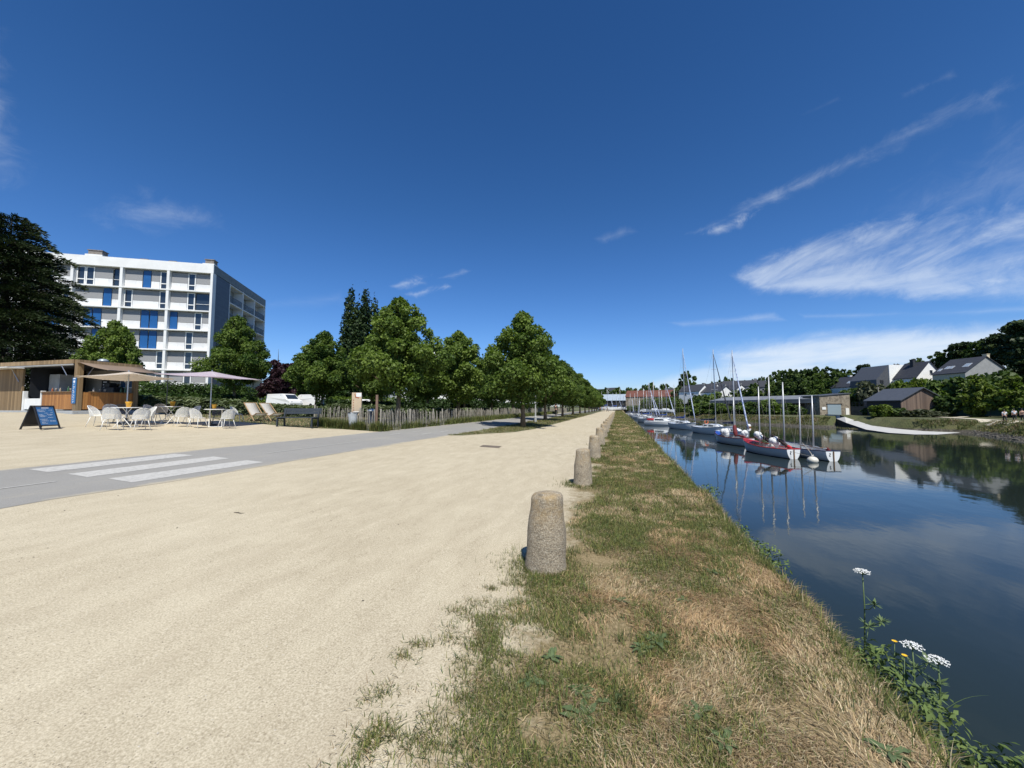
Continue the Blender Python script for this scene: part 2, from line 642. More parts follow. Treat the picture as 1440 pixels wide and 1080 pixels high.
# small puffs left of centre and faint veils on the far left
cloud([(545, 402), (585, 380), (612, 384), (600, 402), (560, 410)], .03, .45, puff, .3, .62, .06)
cloud([(560, 414), (625, 396), (640, 404), (585, 420)], .024, .5, puff, .3, .6, .06)
cloud([(610, 392), (650, 376), (668, 380), (640, 394)], .014, .22, puff, .3, .6, .03)
cloud([(90, 300), (200, 262), (300, 285), (330, 330), (150, 330)], .09, .42, wispB, .2, .7, .05)
cloud([(-60, 60), (10, 40), (45, 200), (40, 260), (-60, 300)], .1, .6, wispA, .2, .7, .05)
cloud([(-40, 215), (20, 210), (45, 240), (-40, 255)], .04, .40, wispA, .2, .6, .03)
cloud([(350, 420), (480, 405), (500, 430), (380, 440)], .05, .16, wispB, .2, .6, .03)
cloud([(830, 335), (880, 314), (900, 326), (850, 346)], .035, .2, puff, .3, .6, .03)
lp = N(nt, 'ShaderNodeRGB')
lp.outputs[0].default_value = CLOUD_COL
skyc = mixc(nt, cov, skyc, lp.outputs[0])
nt.links.new(skyc, bg.inputs['Color'])
bg.inputs['Strength'].default_value = SKY_STR

# ------------------------------------------------------------------ ground of the left bank
sand = sand_mat()
m_lawn, nt, b = new_mat('lawn')
lc = ramp(nt, noise(nt, .6, 6, .65), [(.35, (.055, .085, .022)), (.55, (.11, .115, .04)), (.7, (.20, .165, .075))])
lc = mixc(nt, .6, lc, ramp(nt, noise(nt, 22, 5, .75), [(.3, (.03, .05, .014)), (.7, (.20, .19, .085))]))
nt.links.new(lc, b.inputs['Base Color'])
b.inputs['Roughness'].default_value = .95
bump(nt, b, noise(nt, 40, 5, .7), .9, .04)

mb = MB()
xs = [-900, -300, -120, -60, XF, -20, -10, -5, -2.4]
ys = [-60, -20, 0, 20, 40, 70, 110, 160, 220, 300]
mb.sheet([[(x, y, gz(x) - .006) for x in xs] for y in ys])
o = mb.build('ground', m_lawn); tag(o, kind='structure')
mb = MB()
mb.sheet([[(x, 227.8, -5) for x in (-1.1, 4, 60)], [(x, 228, -.05) for x in (-1.1, 4, 60)]])
mb.sheet([[(x, y, -.05 + .004 * max(0, y - 300) if x < 400 else 6) for x in (-1.1, 4, 60, 400, 1200)] for y in (228, 299, 420, 700, 1500)])
mb.sheet([[(x, y, -.03 + .004 * max(0, y - 300)) for x in (-1200, -400, -1.1)] for y in (299, 420, 700, 1500)])
o = mb.build('far_ground', m_lawn); tag(o, kind='structure')


def sheet(name, pts, up, mat):
    mb = MB()
    mb.add([(p[0], p[1], gz(p[0]) + up) for p in pts], [list(range(len(pts)))])
    o = mb.build(name, mat)
    return tag(o, kind='structure')


far_sand = [tuple(G(px, py)[:2]) for px, py in ((533, 607), (480, 603.5), (437, 602), (400, 599.5), (352, 594.5), (322, 592))]
sheet('sand_plaza', [(-2.4, -14), (-2.4, 200), (-7, 200), (-7.33, 24), (-10.45, 16)] + far_sand + [(-21.6, 15.4), (XF, 15.6), (XF, -14)], 0.0, sand)
sheet('sand_plaza', [(XF, -14), (XF, 15.6), (-60, 15.6), (-60, -14)], 0.0, sand)

m_asph, nt, b = new_mat('worn_asphalt')
c = ramp(nt, noise(nt, .5, 6, .6), [(.3, (.265, .252, .222)), (.7, (.325, .31, .275))])
c = mixc(nt, .5, c, ramp(nt, noise(nt, 120, 3, .8), [(.3, (.12, .118, .112)), (.55, (.29, .28, .26)), (.75, (.46, .45, .42))]))
nt.links.new(c, b.inputs['Base Color'])
b.inputs['Roughness'].default_value = .9
sx = N(nt, 'ShaderNodeSeparateXYZ'); nt.links.new(N(nt, 'ShaderNodeTexCoord').outputs['Object'], sx.inputs[0])
ed = mth(nt, 'ABSOLUTE', mth(nt, 'ADD', sx.outputs[0], 8.9))
ed = mth(nt, 'ADD', ed, mth(nt, 'MULTIPLY_ADD', noise(nt, 2.2, 7, .75, stretch=(1, .5, 1)), .9, -.45))
c = mixc(nt, mth(nt, 'MULTIPLY', sstep(nt, ed, 1.36, 1.62), .85), c, (.47, .41, .295))
c = mixc(nt, ramp(nt, noise(nt, .9, 6, .75, stretch=(2, .4, 1)), [(.54, 0), (.7, .3)]), c, (.40, .36, .28))
nt.links.new(c, b.inputs['Base Color'])
bump(nt, b, noise(nt, 120, 4, .7), .5, .008)
mb = MB()
rows = []
rg = random.Random(3)
for i in range(150):
    y = -14 + i * 1.25 if i < 149 else 200
    q = .05 * sin(y * 1.3) + .04 * sin(y * 3.1)
    w = .15 * max(0, min(1, (y - 18) / 40))
    l, r = -10.42 - w * 4 + q * .4, -7.38 - w * 2 + q
    rows.append([(l, y, gz(l) + .004), (r, y, gz(r) + .004)])
mb.sheet(rows)
tag(mb.build('cycle_path', m_asph), kind='structure')

m_paint, nt, b = new_mat('worn_road_paint')
c = ramp(nt, noise(nt, 14, 9, .85), [(.36, (.29, .28, .25)), (.47, (.45, .435, .40)), (.7, (.58, .565, .52))])
nt.links.new(c, b.inputs['Base Color'])
b.inputs['Roughness'].default_value = .8
mk = MB()


def mark(pix):
    P = [G(*p) for p in pix]
    mk.add([(p.x, p.y, gz(p.x) + .008) for p in P], [[0, 1, 2, 3]])


mark([(40, 660.5), (67, 664.5), (273, 640.6), (246, 638.6)])
mark([(95, 667), (123, 671.5), (322, 645), (300, 642.3)])
mark([(152, 673.5), (186, 679), (371, 650.3), (347, 647.6)])
for xx, y0, n in ((-9.35, 14.5, 2), (-8.45, 15.6, 2)):
    for i in range(n):
        y = y0 + i * 1.9
        mk.add([(xx - .06, y, gz(xx) + .0085), (xx + .06, y, gz(xx) + .0085), (xx + .06, y + .9, gz(xx) + .0085), (xx - .06, y + .9, gz(xx) + .0085)], [[0, 1, 2, 3]])
for i in range(4):
    y = 24 + i * 6
    mk.add([(-8.9, y, gz(-8.9) + .0085), (-8.8, y, gz(-8.8) + .0085), (-8.8, y + 1.5, gz(-8.8) + .0085), (-8.9, y + 1.5, gz(-8.9) + .0085)], [[0, 1, 2, 3]])
for (x, y0, y1) in ((-8.7, -1, 4.1), (-8.75, 8, 11.5)):
    mk.add([(x - .03, y0, gz(x) + .0085), (x + .03, y0, gz(x) + .0085), (x + .03, y1, gz(x) + .0085), (x - .03, y1, gz(x) + .0085)], [[0, 1, 2, 3]])
tag(mk.build('road_marking', m_paint), kind='structure')

# grass island under the path trees: soil sheet, then real blades further down
m_soil, nt, b = new_mat('worn_turf')
lc = ramp(nt, noise(nt, 1.2, 6, .7), [(.35, (.06, .085, .025)), (.52, (.12, .115, .045)), (.68, (.30, .25, .15))])
lc = mixc(nt, .5, lc, ramp(nt, noise(nt, 35, 5, .75), [(.3, (.03, .045, .014)), (.7, (.22, .2, .1))]))
nt.links.new(lc, b.inputs['Base Color'])
b.inputs['Roughness'].default_value = .95
isl = [(-7.36, 16.2), (-6.9, 16.6), (-6.3, 18.6), (-5.55, 20.5), (-5.2, 24), (-5.1, 30), (-5.2, 60), (-5.4, 110), (-5.6, 170), (-7.9, 170), (-7.85, 90), (-7.75, 50), (-7.55, 34), (-7.4, 24)]
sheet('tree_verge', [(x + .0, y) for x, y in isl], .006, m_soil)

# strip of rough grass on the quay edge: sand fading into straw and turf
m_verge, nt, b = new_mat('dry_verge')
tc = N(nt, 'ShaderNodeTexCoord').outputs['Object']
sc_, sh_ = sand_nodes(nt)
sx = N(nt, 'ShaderNodeSeparateXYZ'); nt.links.new(tc, sx.inputs[0])
turf = ramp(nt, noise(nt, 1.1, 6, .7, tc), [(.34, (.085, .085, .034)), (.5, (.17, .135, .07)), (.68, (.29, .225, .125))])
turf = mixc(nt, .55, turf, ramp(nt, noise(nt, 45, 5, .8, tc, (1, .6, 1)), [(.3, (.06, .045, .022)), (.5, (.25, .19, .10)), (.72, (.56, .44, .27))]))
em = mth(nt, 'ADD', sx.outputs[0], mth(nt, 'MULTIPLY_ADD', noise(nt, 1.6, 6, .7, tc), 1.5, -.75))
em2 = mth(nt, 'ADD', em, mth(nt, 'MULTIPLY_ADD', noise(nt, 14, 5, .7, tc), .6, -.3))
fac = sstep(nt, em2, -.95, -.45)
nt.links.new(mixc(nt, fac, sc_, turf), b.inputs['Base Color'])
b.inputs['Roughness'].default_value = .95
b.inputs['Specular IOR Level'].default_value = .15
bump(nt, b, sh_, .55, .012)


def edge_x(y):
    return 1.52 + .14 * lattice(np.array([y]), np.array([3.3]), 1.3, 5)[0] + .0045 * max(0, y) + (0.004 * max(0, y - 60))


def verge_z(x, y):
    e = edge_x(y)
    k = (lattice(np.array([x]), np.array([y]), .45, 8)[0] - .5) * .035 * min(1, max(0, (x + .6) / .5))
    d = x - (e - .2)
    return (SL * x * x / 4.8 if x < 0 else 0) + k - (7 * d * d if d > 0 else 0)


mb = MB()
ys = [-8 + .18 * i for i in range(160)] + [21 + 1.2 * i for i in range(50)] + [82 + 6 * i for i in range(38)]
rows = []
for y in ys:
    e = edge_x(y)
    us = [-2.4, -2, -1.6, -1.2, -.9, -.65, -.45, -.3, -.1, .1, .3, .5, .7, .85, 1.0, e - .35, e - .2, e - .12, e - .05, e, e + .05]
    rows.append([(x, y, verge_z(x, y)) for x in us])
mb.sheet(rows)
tag(mb.build('verge', m_verge, smooth=True), kind='structure')
m_wall = pm('quay_stone', (.20, .185, .16), .9, .4, 1.5, bmp=.8, bscale=6)
mb = MB()
rows = []
for y in ys[::2] + [ys[-1]]:
    e = edge_x(y)
    rows.append([(e - .03, y, -.2), (e + .03, y, -.9), (e + .12, y, -2.4), (e + .2, y, -5)])
mb.sheet(rows)
o = mb.build('quay_wall', m_wall); tag(o, kind='structure')

# ------------------------------------------------------------------ water and river bed
m_wat, nt, b = new_mat('river_water')
b.inputs['Base Color'].default_value = (.018, .026, .022, 1)
b.inputs['Roughness'].default_value = .035
b.inputs['IOR'].default_value = 1.333
tc = N(nt, 'ShaderNodeTexCoord').outputs['Object']
w1 = noise(nt, .9, 3, .5, tc, (1.0, .55, 1))
w2 = noise(nt, 5.0, 3, .55, tc, (1.0, .6, 1))
w3 = ramp(nt, noise(nt, .05, 3, .5, tc), [(.38, .35), (.62, 1)])
h = mth(nt, 'MULTIPLY', mth(nt, 'MULTIPLY_ADD', w2, .16, w1), w3)
bump(nt, b, h, .22, .05)
mb = MB()
mb.sheet([[(x, y, WATER) for x in (1.7, 40, 90)] for y in (-70, 20, 120, 330)])
tag(mb.build('water', m_wat), kind='structure')
m_mud = pm('river_mud', (.10, .088, .065), .8, .4, 2)
mb = MB()
mb.sheet([[(x, y, -5.2) for x in (-5, 120)] for y in (-90, 400)])
tag(mb.build('river_bed', m_mud), kind='structure')

# ------------------------------------------------------------------ opposite bank and hillside
BANK = [(54, -120), (47.5, 20), (46.2, 58), (50, 68), (54.5, 80), (44, 83), (40.5, 91), (36.5, 99), (31, 106.5), (27.5, 130), (21.7, 161), (13.3, 215), (6, 292), (-3, 340), (-60, 600)]
E1, E2 = Vector((.95, .312)).normalized(), Vector((-.312, .95)).normalized()
BU = np.array([Vector(p).dot(E1) for p in BANK])
BV = np.array([Vector(p).dot(E2) for p in BANK])
HS = [-12, 0, 1.5, 3.6, 5, 12, 26, 40, 54, 75, 105, 160, 300, 900]
HZ = [-5, -2.55, -1.9, -.8, -.45, -.42, -.38, -.2, 2.2, 8, 14.5, 22, 27, 30]


def bank_s(x, y):
    q = Vector((x, y))
    return q.dot(E1) - float(np.interp(q.dot(E2), BV, BU))


RAMP = [((1160, 582.6), (1181, 583.4), -.1, -.12), ((1176, 588.5), (1188, 586.2), -1.0, -.55), ((1190, 594.5), (1199, 590), -1.7, -1.15), ((1218, 604), (1226, 598.5), -2.28, -1.95),
        ((1250, 608.6), (1262, 603), -2.4, -2.2), ((1285, 610.8), (1300, 606.3), -2.44, -2.36), ((1318, 611), (1352, 608.3), -2.48, -2.48)]
RL = [Wp(a[0], a[1], z) for a, b_, z, z2 in RAMP]
RR = [Wp(b_[0], b_[1], z2) for a, b_, z, z2 in RAMP]


def ramp_cap(x, y):
    cap = 99
    for i in range(len(RL) - 1):
        g0, g1 = (RL[i] - RR[i]).normalized(), (RL[i + 1] - RR[i + 1]).normalized()
        P = [RL[i] + g0 * 9, RR[i], RR[i + 1], RL[i + 1] + g1 * 9]
        c = sum(P, Vector()) / 4
        Q = [c + (p - c) * (1.0 + 1.6 / max(.1, (p - c).length)) for p in P]
        sg = [((Q[(k + 1) % 4].x - Q[k].x) * (y - Q[k].y) - (Q[(k + 1) % 4].y - Q[k].y) * (x - Q[k].x)) for k in range(4)]
        if all(v > 0 for v in sg) or all(v < 0 for v in sg):
            cap = min(cap, min(p.z for p in P) - .2)
    return cap


def HT(x, y):
    return min(HT0(x, y), ramp_cap(x, y))


def HT0(x, y):
    q = Vector((x, y))
    s = bank_s(x, y)
    k = 1 if s < 20 else float(np.interp(q.dot(E2), [-50, 60, 130, 200, 300], [1, 1, .9, .75, .6]))
    z = float(np.interp(s, HS, HZ))
    n = (lattice(np.array([x]), np.array([y]), 3.0, 4)[0] - .5) * .5 if 2 < s < 4.5 or s > 45 else 0
    n += (lattice(np.array([x + 50]), np.array([y]), .9, 9)[0] - .5) * .25 if 1 < s < 4.5 else 0
    return (z if z < 0 else z * k) + n


m_bank, nt, b = new_mat('bank_grass')
tc = N(nt, 'ShaderNodeTexCoord').outputs['Object']
sx = N(nt, 'ShaderNodeSeparateXYZ'); nt.links.new(tc, sx.inputs[0])
gr = ramp(nt, noise(nt, .5, 6, .7, tc), [(.33, (.035, .06, .016)), (.52, (.085, .095, .03)), (.68, (.17, .145, .065))])
gr = mixc(nt, .45, gr, ramp(nt, noise(nt, 5, 5, .8, tc), [(.3, (.02, .035, .01)), (.7, (.17, .16, .07))]))
mud = ramp(nt, noise(nt, 1.1, 6, .75, tc), [(.36, (.035, .03, .022)), (.55, (.085, .075, .055)), (.72, (.19, .175, .15))])
zz = mth(nt, 'MULTIPLY_ADD', noise(nt, .9, 5, .7, tc), .9, mth(nt, 'ADD', sx.outputs[2], -.45))
nt.links.new(mixc(nt, sstep(nt, zz, -2.2, -1.85), mud, gr), b.inputs['Base Color'])
b.inputs['Roughness'].default_value = .95
bump(nt, b, noise(nt, 3, 6, .75, tc), 1.0, .25)
mb = MB()
SS = [-12, -3, 0, .7, 1.4, 2, 2.6, 3.2, 3.8, 4.4, 5, 6, 8, 12, 16, 20, 24, 32, 40, 52, 65, 80, 100, 130, 160, 220, 300, 500, 900]
rows = []
v = BV[0]
vs = [BV[0] + i * 10 for i in range(9)]
while vs[-1] < 300: vs.append(vs[-1] + 1.6)
vs += [330, 380, 450, 560]
for v in vs:
    u0 = float(np.interp(v, BV, BU))
    row = []
    for s in SS:
        p = E1 * (u0 + s) + E2 * v
        row.append((p.x, p.y, HT(p.x, p.y)))
    rows.append(row)
mb.sheet([r for r in rows])
tag(mb.build('opposite_bank', m_bank, smooth=True), kind='structure')
# ------------------------------------------------------------------ grass blades
m_blade = tint_mat('grass_blade', .75, .2)
STRAW = 1.32 * np.array([[.96, 1.0, 1.06]]) * np.array([[.40, .30, .165], [.33, .235, .12], [.46, .37, .22], [.27, .185, .095], [.36, .25, .14]])
GREEN = 1.3 * np.array([[1.2, 1.02, .9]]) * np.array([[.085, .125, .035], [.115, .15, .045], [.06, .10, .028], [.15, .165, .06], [.075, .11, .05]])


def blades(P, L, Wd_, lean, az, col, curl=.5):
    """3-triangle bent blades: P base (n,3), lean 0 upright .. 1 lying"""
    n = len(P)
    d = np.stack([np.cos(az), np.sin(az), np.zeros(n)], 1)
    s = np.stack([-np.sin(az), np.cos(az), np.zeros(n)], 1) * (Wd_ / 2)[:, None]
    h1 = L * .55 * np.sqrt(np.clip(1 - lean ** 2, .02, 1))
    m = P + d * (L * .5 * lean)[:, None]
    m[:, 2] += h1
    t = P + d * (L * np.minimum(1, lean * (1 + curl * .4)))[:, None]
    t[:, 2] += h1 * (2 - 1.2 * curl * lean - .5 * lean)
    V = np.stack([P - s, P + s, m - s * .75, m + s * .75, t], 1).reshape(-1, 3)
    b = np.arange(n)[:, None] * 5
    Fc = np.concatenate([b + np.array([[0, 1, 3]]), b + np.array([[0, 3, 2]]), b + np.array([[2, 3, 4]])], 0)
    C = np.repeat(col, 5, 0)
    return V, Fc, C


class Grass:
    def __init__(self): self.V, self.F, self.C, self.n = [], [], [], 0

    def add(self, *a, **k):
        V, Fc, C = blades(*a, **k)
        self.V.append(V); self.F.append(Fc + self.n); self.C.append(C); self.n += len(V)

    def raw(self, V, Fq, C):
        Ft = np.concatenate([Fq[:, [0, 1, 2]], Fq[:, [0, 2, 3]]], 0)
        self.V.append(V); self.F.append(Ft + self.n); self.C.append(C); self.n += len(V)

    def build(self, name):
        o = tri_mesh(name, np.concatenate(self.V), np.concatenate(self.F), m_blade, np.concatenate(self.C))
        return o


def vz(x, y):
    e = 1.52 + .14 * lattice(y, np.full_like(y, 3.3), 1.3, 5) + .0045 * np.maximum(0, y) + .004 * np.maximum(0, y - 60)
    k = (lattice(x, y, .45, 8) - .5) * .035 * np.clip((x + .6) / .5, 0, 1)
    d = np.maximum(0, x - (e - .2))
    return np.where(x < 0, SL * x * x / 4.8, 0) + k - np.minimum(7 * d * d, .45), e


rg = np.random.default_rng(11)
gs = Grass()
# bands of distance: y0, y1, blades, size factor
for y0, y1, n, q in ((.8, 3, 130000, .8), (3, 6, 130000, .95), (6, 12, 100000, 1.25), (12, 25, 60000, 1.9), (25, 60, 60000, 3.2), (60, 190, 50000, 6.5)):
    x = rg.uniform(-1.6, 1.9, n)
    y = y0 + (y1 - y0) * rg.random(n)
    z, e = vz(x, y)
    edge = -.66 - .34 * np.clip((4.2 - y) / 2, 0, 1) + (lattice(x, y, .9, 21) - .5) * .9 + (lattice(x, y, .28, 22) - .5) * .75 + .25 * np.clip((6 - y) / 4, 0, 1) * (lattice(x, y, .5, 44) - .2)
    dens = np.clip((x - edge) / .3, 0, 1)
    bare = lattice(x, y, .5, 23) * .6 + lattice(x, y, .17, 24) * .4
    dens = dens * np.clip((bare - .2) / .2, .3, 1)
    if y0 < 7: dens = np.where((x < .1) & (y < 4.2), dens * np.clip((lattice(x, y, .33, 25) - .30) / .25, .12, 1), dens)
    ok = (rg.random(n) < dens) & (x < e + .03)
    x, y, z, e = x[ok], y[ok], z[ok], e[ok]
    n = len(x)
    gp = lattice(x, y, .7, 31) * .34 + lattice(x, y, .2, 32) * .34 + lattice(x, y, 2.6, 33) * .22 + lattice(x, y, .07, 34) * .2
    if y0 < 7:
        gp = gp - .14 * np.clip((x - .35) / .5, 0, 1) * np.clip((6.5 - y) / 3, 0, 1) + .06 * (x < .3)
    gp = gp + .05 * np.clip((y - 5) / 8, 0, 1) + .07 * np.clip((y - 3.8) / 1.5, 0, 1) * np.clip((13 - y) / 4, 0, 1)
    g = rg.random(n) < np.clip((gp - .40) / .36, .10, .88)
    col = np.where(g[:, None], GREEN[rg.integers(0, 5, n)], STRAW[rg.integers(0, 5, n)])
    red = lattice(x, y, .8, 41) > .66
    col = np.where((~g & red)[:, None], col * np.array([1.0, .92, .86]), col)
    col = col * rg.uniform(.5, 1.38, n)[:, None]
    far = np.clip((y - 8) / 40, 0, .5)[:, None]
    L = np.where(g, rg.uniform(.03, .075, n), rg.uniform(.035, .10, n)) * (q ** .62)
    ed = np.clip((x - (e - .35)) / .3, 0, 1)
    L = L * (1 + .5 * ed * rg.random(n))
    Wd_ = np.where(g, rg.uniform(.0035, .006, n), rg.uniform(.0026, .0056, n)) * q
    lean = np.where(g, rg.uniform(.15, .85, n), rg.uniform(.72, .995, n))
    # straw lies in combed swirls
    az = lattice(x, y, .6, 51) * 9 + rg.normal(size=n) * .75
    gs.add(np.stack([x, y, z + .002], 1), L, Wd_, lean, np.where(g, rg.uniform(0, 6.3, n), az), col)
# taller green tufts
cx, cy = [], []
for i in range(420):
    yy = 1.2 + 60 * rg.random() ** 2.4
    ee = edge_x(yy)
    xx = rg.uniform(-.75, ee + .1) if rg.random() < .55 else ee + rg.normal() * .13
    if yy < 5 and .2 < xx < ee - .25 and rg.random() < .75: continue
    m = int(rg.integers(20, 60))
    q = max(.8, min(2.6, yy / 7)) 
    rad = rg.uniform(.03, .10) * q ** .5
    x = xx + rg.normal(size=m) * rad
    y = yy + rg.normal(size=m) * rad
    z, e = vz(x, y)
    k = x < e + .05
    x, y, z = x[k], y[k], z[k]
    m = len(x)
    if not m: continue
    L = rg.uniform(.06, .14, m) * rg.uniform(.7, 1.35) * q ** .4
    col = GREEN[rg.integers(0, 5, m)] * rg.uniform(.6, 1.1)
    gs.add(np.stack([x, y, z], 1), L, rg.uniform(.004, .007, m) * q, rg.uniform(.1, .85, m), rg.uniform(0, 6.3, m), col)
# fringe hanging over the quay edge
n = 26000
y = 1.0 + 90 * rg.random(n) ** 2.6
z, e = vz(np.zeros(n), y)
x = e - np.abs(rg.normal(size=n)) * .12 + .05
z, e = vz(x, y)
k = (lattice(y, y * 0 + 1, .5, 61) + .35 * rg.random(n)) > .52
x, y, z = x[k], y[k], z[k]
n = len(x)
q = np.clip(y / 6, .8, 6)
g = rg.random(n) < .7
col = np.where(g[:, None], GREEN[rg.integers(0, 5, n)], STRAW[rg.integers(0, 5, n)]) * rg.uniform(.6, 1.1, n)[:, None]
gs.add(np.stack([x, y, z], 1), rg.uniform(.06, .2, n) * q ** .35, rg.uniform(.004, .008, n) * q, rg.uniform(.2, .95, n), rg.normal(size=n) * 1.3, col)
# turf collars at the foot of the stone bollards
BY = [3.9 + 4.25 * i for i in range(18)]
for i, by in enumerate(BY[:8]):
    m = 1900 if i < 3 else 700
    a = rg.uniform(0, 6.3, m)
    r = .2 + np.abs(rg.normal(size=m)) * .16
    x, y = -.72 + r * np.cos(a), by + r * np.sin(a) * 1.1
    z, e = vz(x, y)
    q = max(.9, by / 8)
    k = lattice(x, y, .22, 71) > .30
    x, y, z = x[k], y[k], z[k]; m = len(x)
    gs.add(np.stack([x, y, z], 1), rg.uniform(.03, .1, m) * q ** .5, rg.uniform(.003, .006, m) * q, rg.uniform(.1, .9, m), rg.uniform(0, 6.3, m),
           GREEN[rg.integers(0, 5, m)] * rg.uniform(.55, 1.0, m)[:, None])
# wiry tufts creeping out over the sand
for i in range(85):
    yy = rg.uniform(1.35, 4.2)
    xx = -.78 - .62 * rg.random() ** 1.3 * np.clip((4.4 - yy) / 2, .2, 1)
    m = int(rg.integers(25, 90)); rad = rg.uniform(.015, .055)
    x, y = xx + rg.normal(size=m) * rad * 1.5, yy + rg.normal(size=m) * rad
    z, e = vz(x, y)
    g = rg.random(m) < .7
    col = np.where(g[:, None], GREEN[rg.integers(0, 5, m)] * .85, STRAW[rg.integers(0, 5, m)] * .55)
    gs.add(np.stack([x, y, z], 1), rg.uniform(.02, .065, m), rg.uniform(.002, .0045, m), rg.uniform(.3, .98, m), rg.uniform(0, 6.3, m), col)
# leafy cover spilling over the edge
for (yy, n, rr, dx) in ((5.6, 700, .3, .12), (5.0, 450, .2, .12), (6.2, 350, .25, .1), (3.15, 420, .2, .1), (2.85, 420, .2, .16), (2.45, 450, .2, .22), (2.2, 350, .17, .25), (8.5, 400, .3, .15), (1.8, 160, .1, .2)):
    ee = edge_x(yy)
    V, Fq, ti = leaf_cloud([(ee + dx - .1 + random.uniform(-.1, .08), yy + random.uniform(-rr, rr), -.12 + random.uniform(-.14, .1), rr * .55, rr * .7, .13) for _ in range(5)], n, .019, int(yy * 10), up=.6, elong=2.6)
    base = np.array([.06, .10, .025]) * (1 - ti) + np.array([.17, .23, .07]) * ti
    gs.raw(V, Fq, base)
o = gs.build('verge_grass'); tag(o, kind='stuff')

# grass of the tree island and the fence foot
gi = Grass()
n = 60000
y = 16.2 + 60 * rg.random(n) ** 1.7
x = rg.uniform(-8.0, -5.0, n)
lft = np.interp(y, [16, 24, 34, 50, 90], [-7.36, -7.4, -7.55, -7.75, -7.85])
rgt = np.interp(y, [16.2, 16.6, 18.6, 20.5, 24, 30, 90], [-7.3, -6.9, -6.3, -5.55, -5.2, -5.1, -5.2])
d = np.minimum(x - lft, rgt - x) + (lattice(x, y, .5, 81) - .5) * .5
pat = lattice(x, y, .7, 82) * .6 + lattice(x, y, .25, 83) * .4
worn = np.clip((20.5 - y) / 3, 0, 1)
k = (rg.random(n) < np.clip(d / .25, 0, 1)) & (pat > .34 + .14 * worn)
x, y = x[k], y[k]
z = -SL * (x - X0) + .004
n = len(x)
g = rg.random(n) < .7
col = np.where(g[:, None], GREEN[rg.integers(0, 5, n)], STRAW[rg.integers(0, 5, n)] * .8) * rg.uniform(.6, 1.1, n)[:, None]
q = np.clip(y / 14, 1, 5)
gi.add(np.stack([x, y, z], 1), rg.uniform(.04, .10, n) * q ** .5, rg.uniform(.006, .011, n) * q, rg.uniform(.1, .8, n), rg.uniform(0, 6.3, n), col)
# weeds along the fence foot
n = 34000
t = rg.random(n)
sA, sB, sC = np.array([-14.1, 15.5]), np.array([-10.62, 15.45]), np.array([-10.75, 70])
onA = rg.random(n) < .3
tt = t ** 1.8
x = np.where(onA, sA[0] + (sB[0] - sA[0]) * t, sB[0] + (sC[0] - sB[0]) * tt) + rg.normal(size=n) * .12
y = np.where(onA, sA[1] + (sB[1] - sA[1]) * t, sB[1] + (sC[1] - sB[1]) * tt) + rg.normal(size=n) * .1
z = -SL * (x - X0)
ok = lattice(x * 1.3, y, .9, 91) + .3 * rg.random(n) > .36
x, y, z = x[ok], y[ok], z[ok]; n = len(x)
q = np.clip(y / 16, 1, 4)
gi.add(np.stack([x, y, z], 1), rg.uniform(.12, .55, n), rg.uniform(.012, .024, n) * q, rg.uniform(.05, .7, n), rg.uniform(0, 6.3, n),
       GREEN[rg.integers(0, 5, n)] * rg.uniform(.55, 1.05, n)[:, None])
tag(gi.build('island_grass'), kind='stuff')

# ------------------------------------------------------------------ weeds and flowers of the verge
m_weed = leaf_mat('weed_leaf', (.075, .11, .045), (.155, .205, .095), .2, .5)
m_stem = pm('green_stem', (.10, .15, .05), .6, .2, 20)
m_white_fl = pm('white_petal', (.80, .80, .76), .7, .1, 30)
m_yel_fl = pm('yellow_petal', (.85, .52, .02), .6, .1, 30)


def rosette(seed, n, ln, w):
    r = random.Random(seed)
    mb = MB()
    for i in range(n):
        a = i * 2.4 + r.uniform(-.3, .3)
        L = ln * r.uniform(.55, 1.15)
        rise = r.uniform(.15, .7)
        tw = r.uniform(-.4, .4)
        P = []
        for k in range(6):
            t = k / 5
            ww = w * L / ln * (sin(pi * min(1, t * .92 + .06)) ** .8) * (1 + .25 * (k % 2)) * .5
            c = Vector((cos(a + tw * t) * L * t, sin(a + tw * t) * L * t, rise * L * t * (1 - .75 * t) + .01))
            s = Vector((-sin(a), cos(a), .25 * r.uniform(-1, 1)))
            P.append([c - s * ww, c + Vector((0, 0, -.15 * ww)), c + s * ww])
        mb.sheet(P)
    return mb


ros = None
RP = [(747, 960, 1.1), (775, 925, 1.0), (820, 1010, 1.3), (815, 975, 1.0), (925, 905, 1.3), (905, 915, 1.0), (862, 990, 1.0),
      (1000, 805, 1.0), (985, 1010, 1.0), (1045, 815, .8), (960, 845, .8), (872, 845, .9), (1020, 1050, 1.0), (1255, 1060, 1.1)]
for i, (px, py, sc) in enumerate(RP):
    p = Wp(px, py, 0)
    z, e = vz(np.array([p.x]), np.array([p.y]))
    if ros is None or i in (3, 6):
        mb = rosette(i + 2, 10 if i else 8, .085, .026)
        ros = mb.build('weed_rosette', m_weed, smooth=True)
        a = ros.data.attributes.new('tint', 'FLOAT_COLOR', 'POINT')
        rr = random.Random(i)
        a.data.foreach_set('color', [c for _ in ros.data.vertices for c in ((lambda v: (v, v, v, 1))(rr.uniform(.2, .9)))])
        tag(ros, 'flat rosette of broad green leaves growing in the dry grass of the verge', 'weed', 'leafy weed rosettes in the verge')
        o = ros
    else:
        o = dup(ros)
    o.location = (p.x, p.y, float(z[0]))
    o.rotation_euler = (0, 0, i * 1.7)
    o.scale = (sc,) * 3


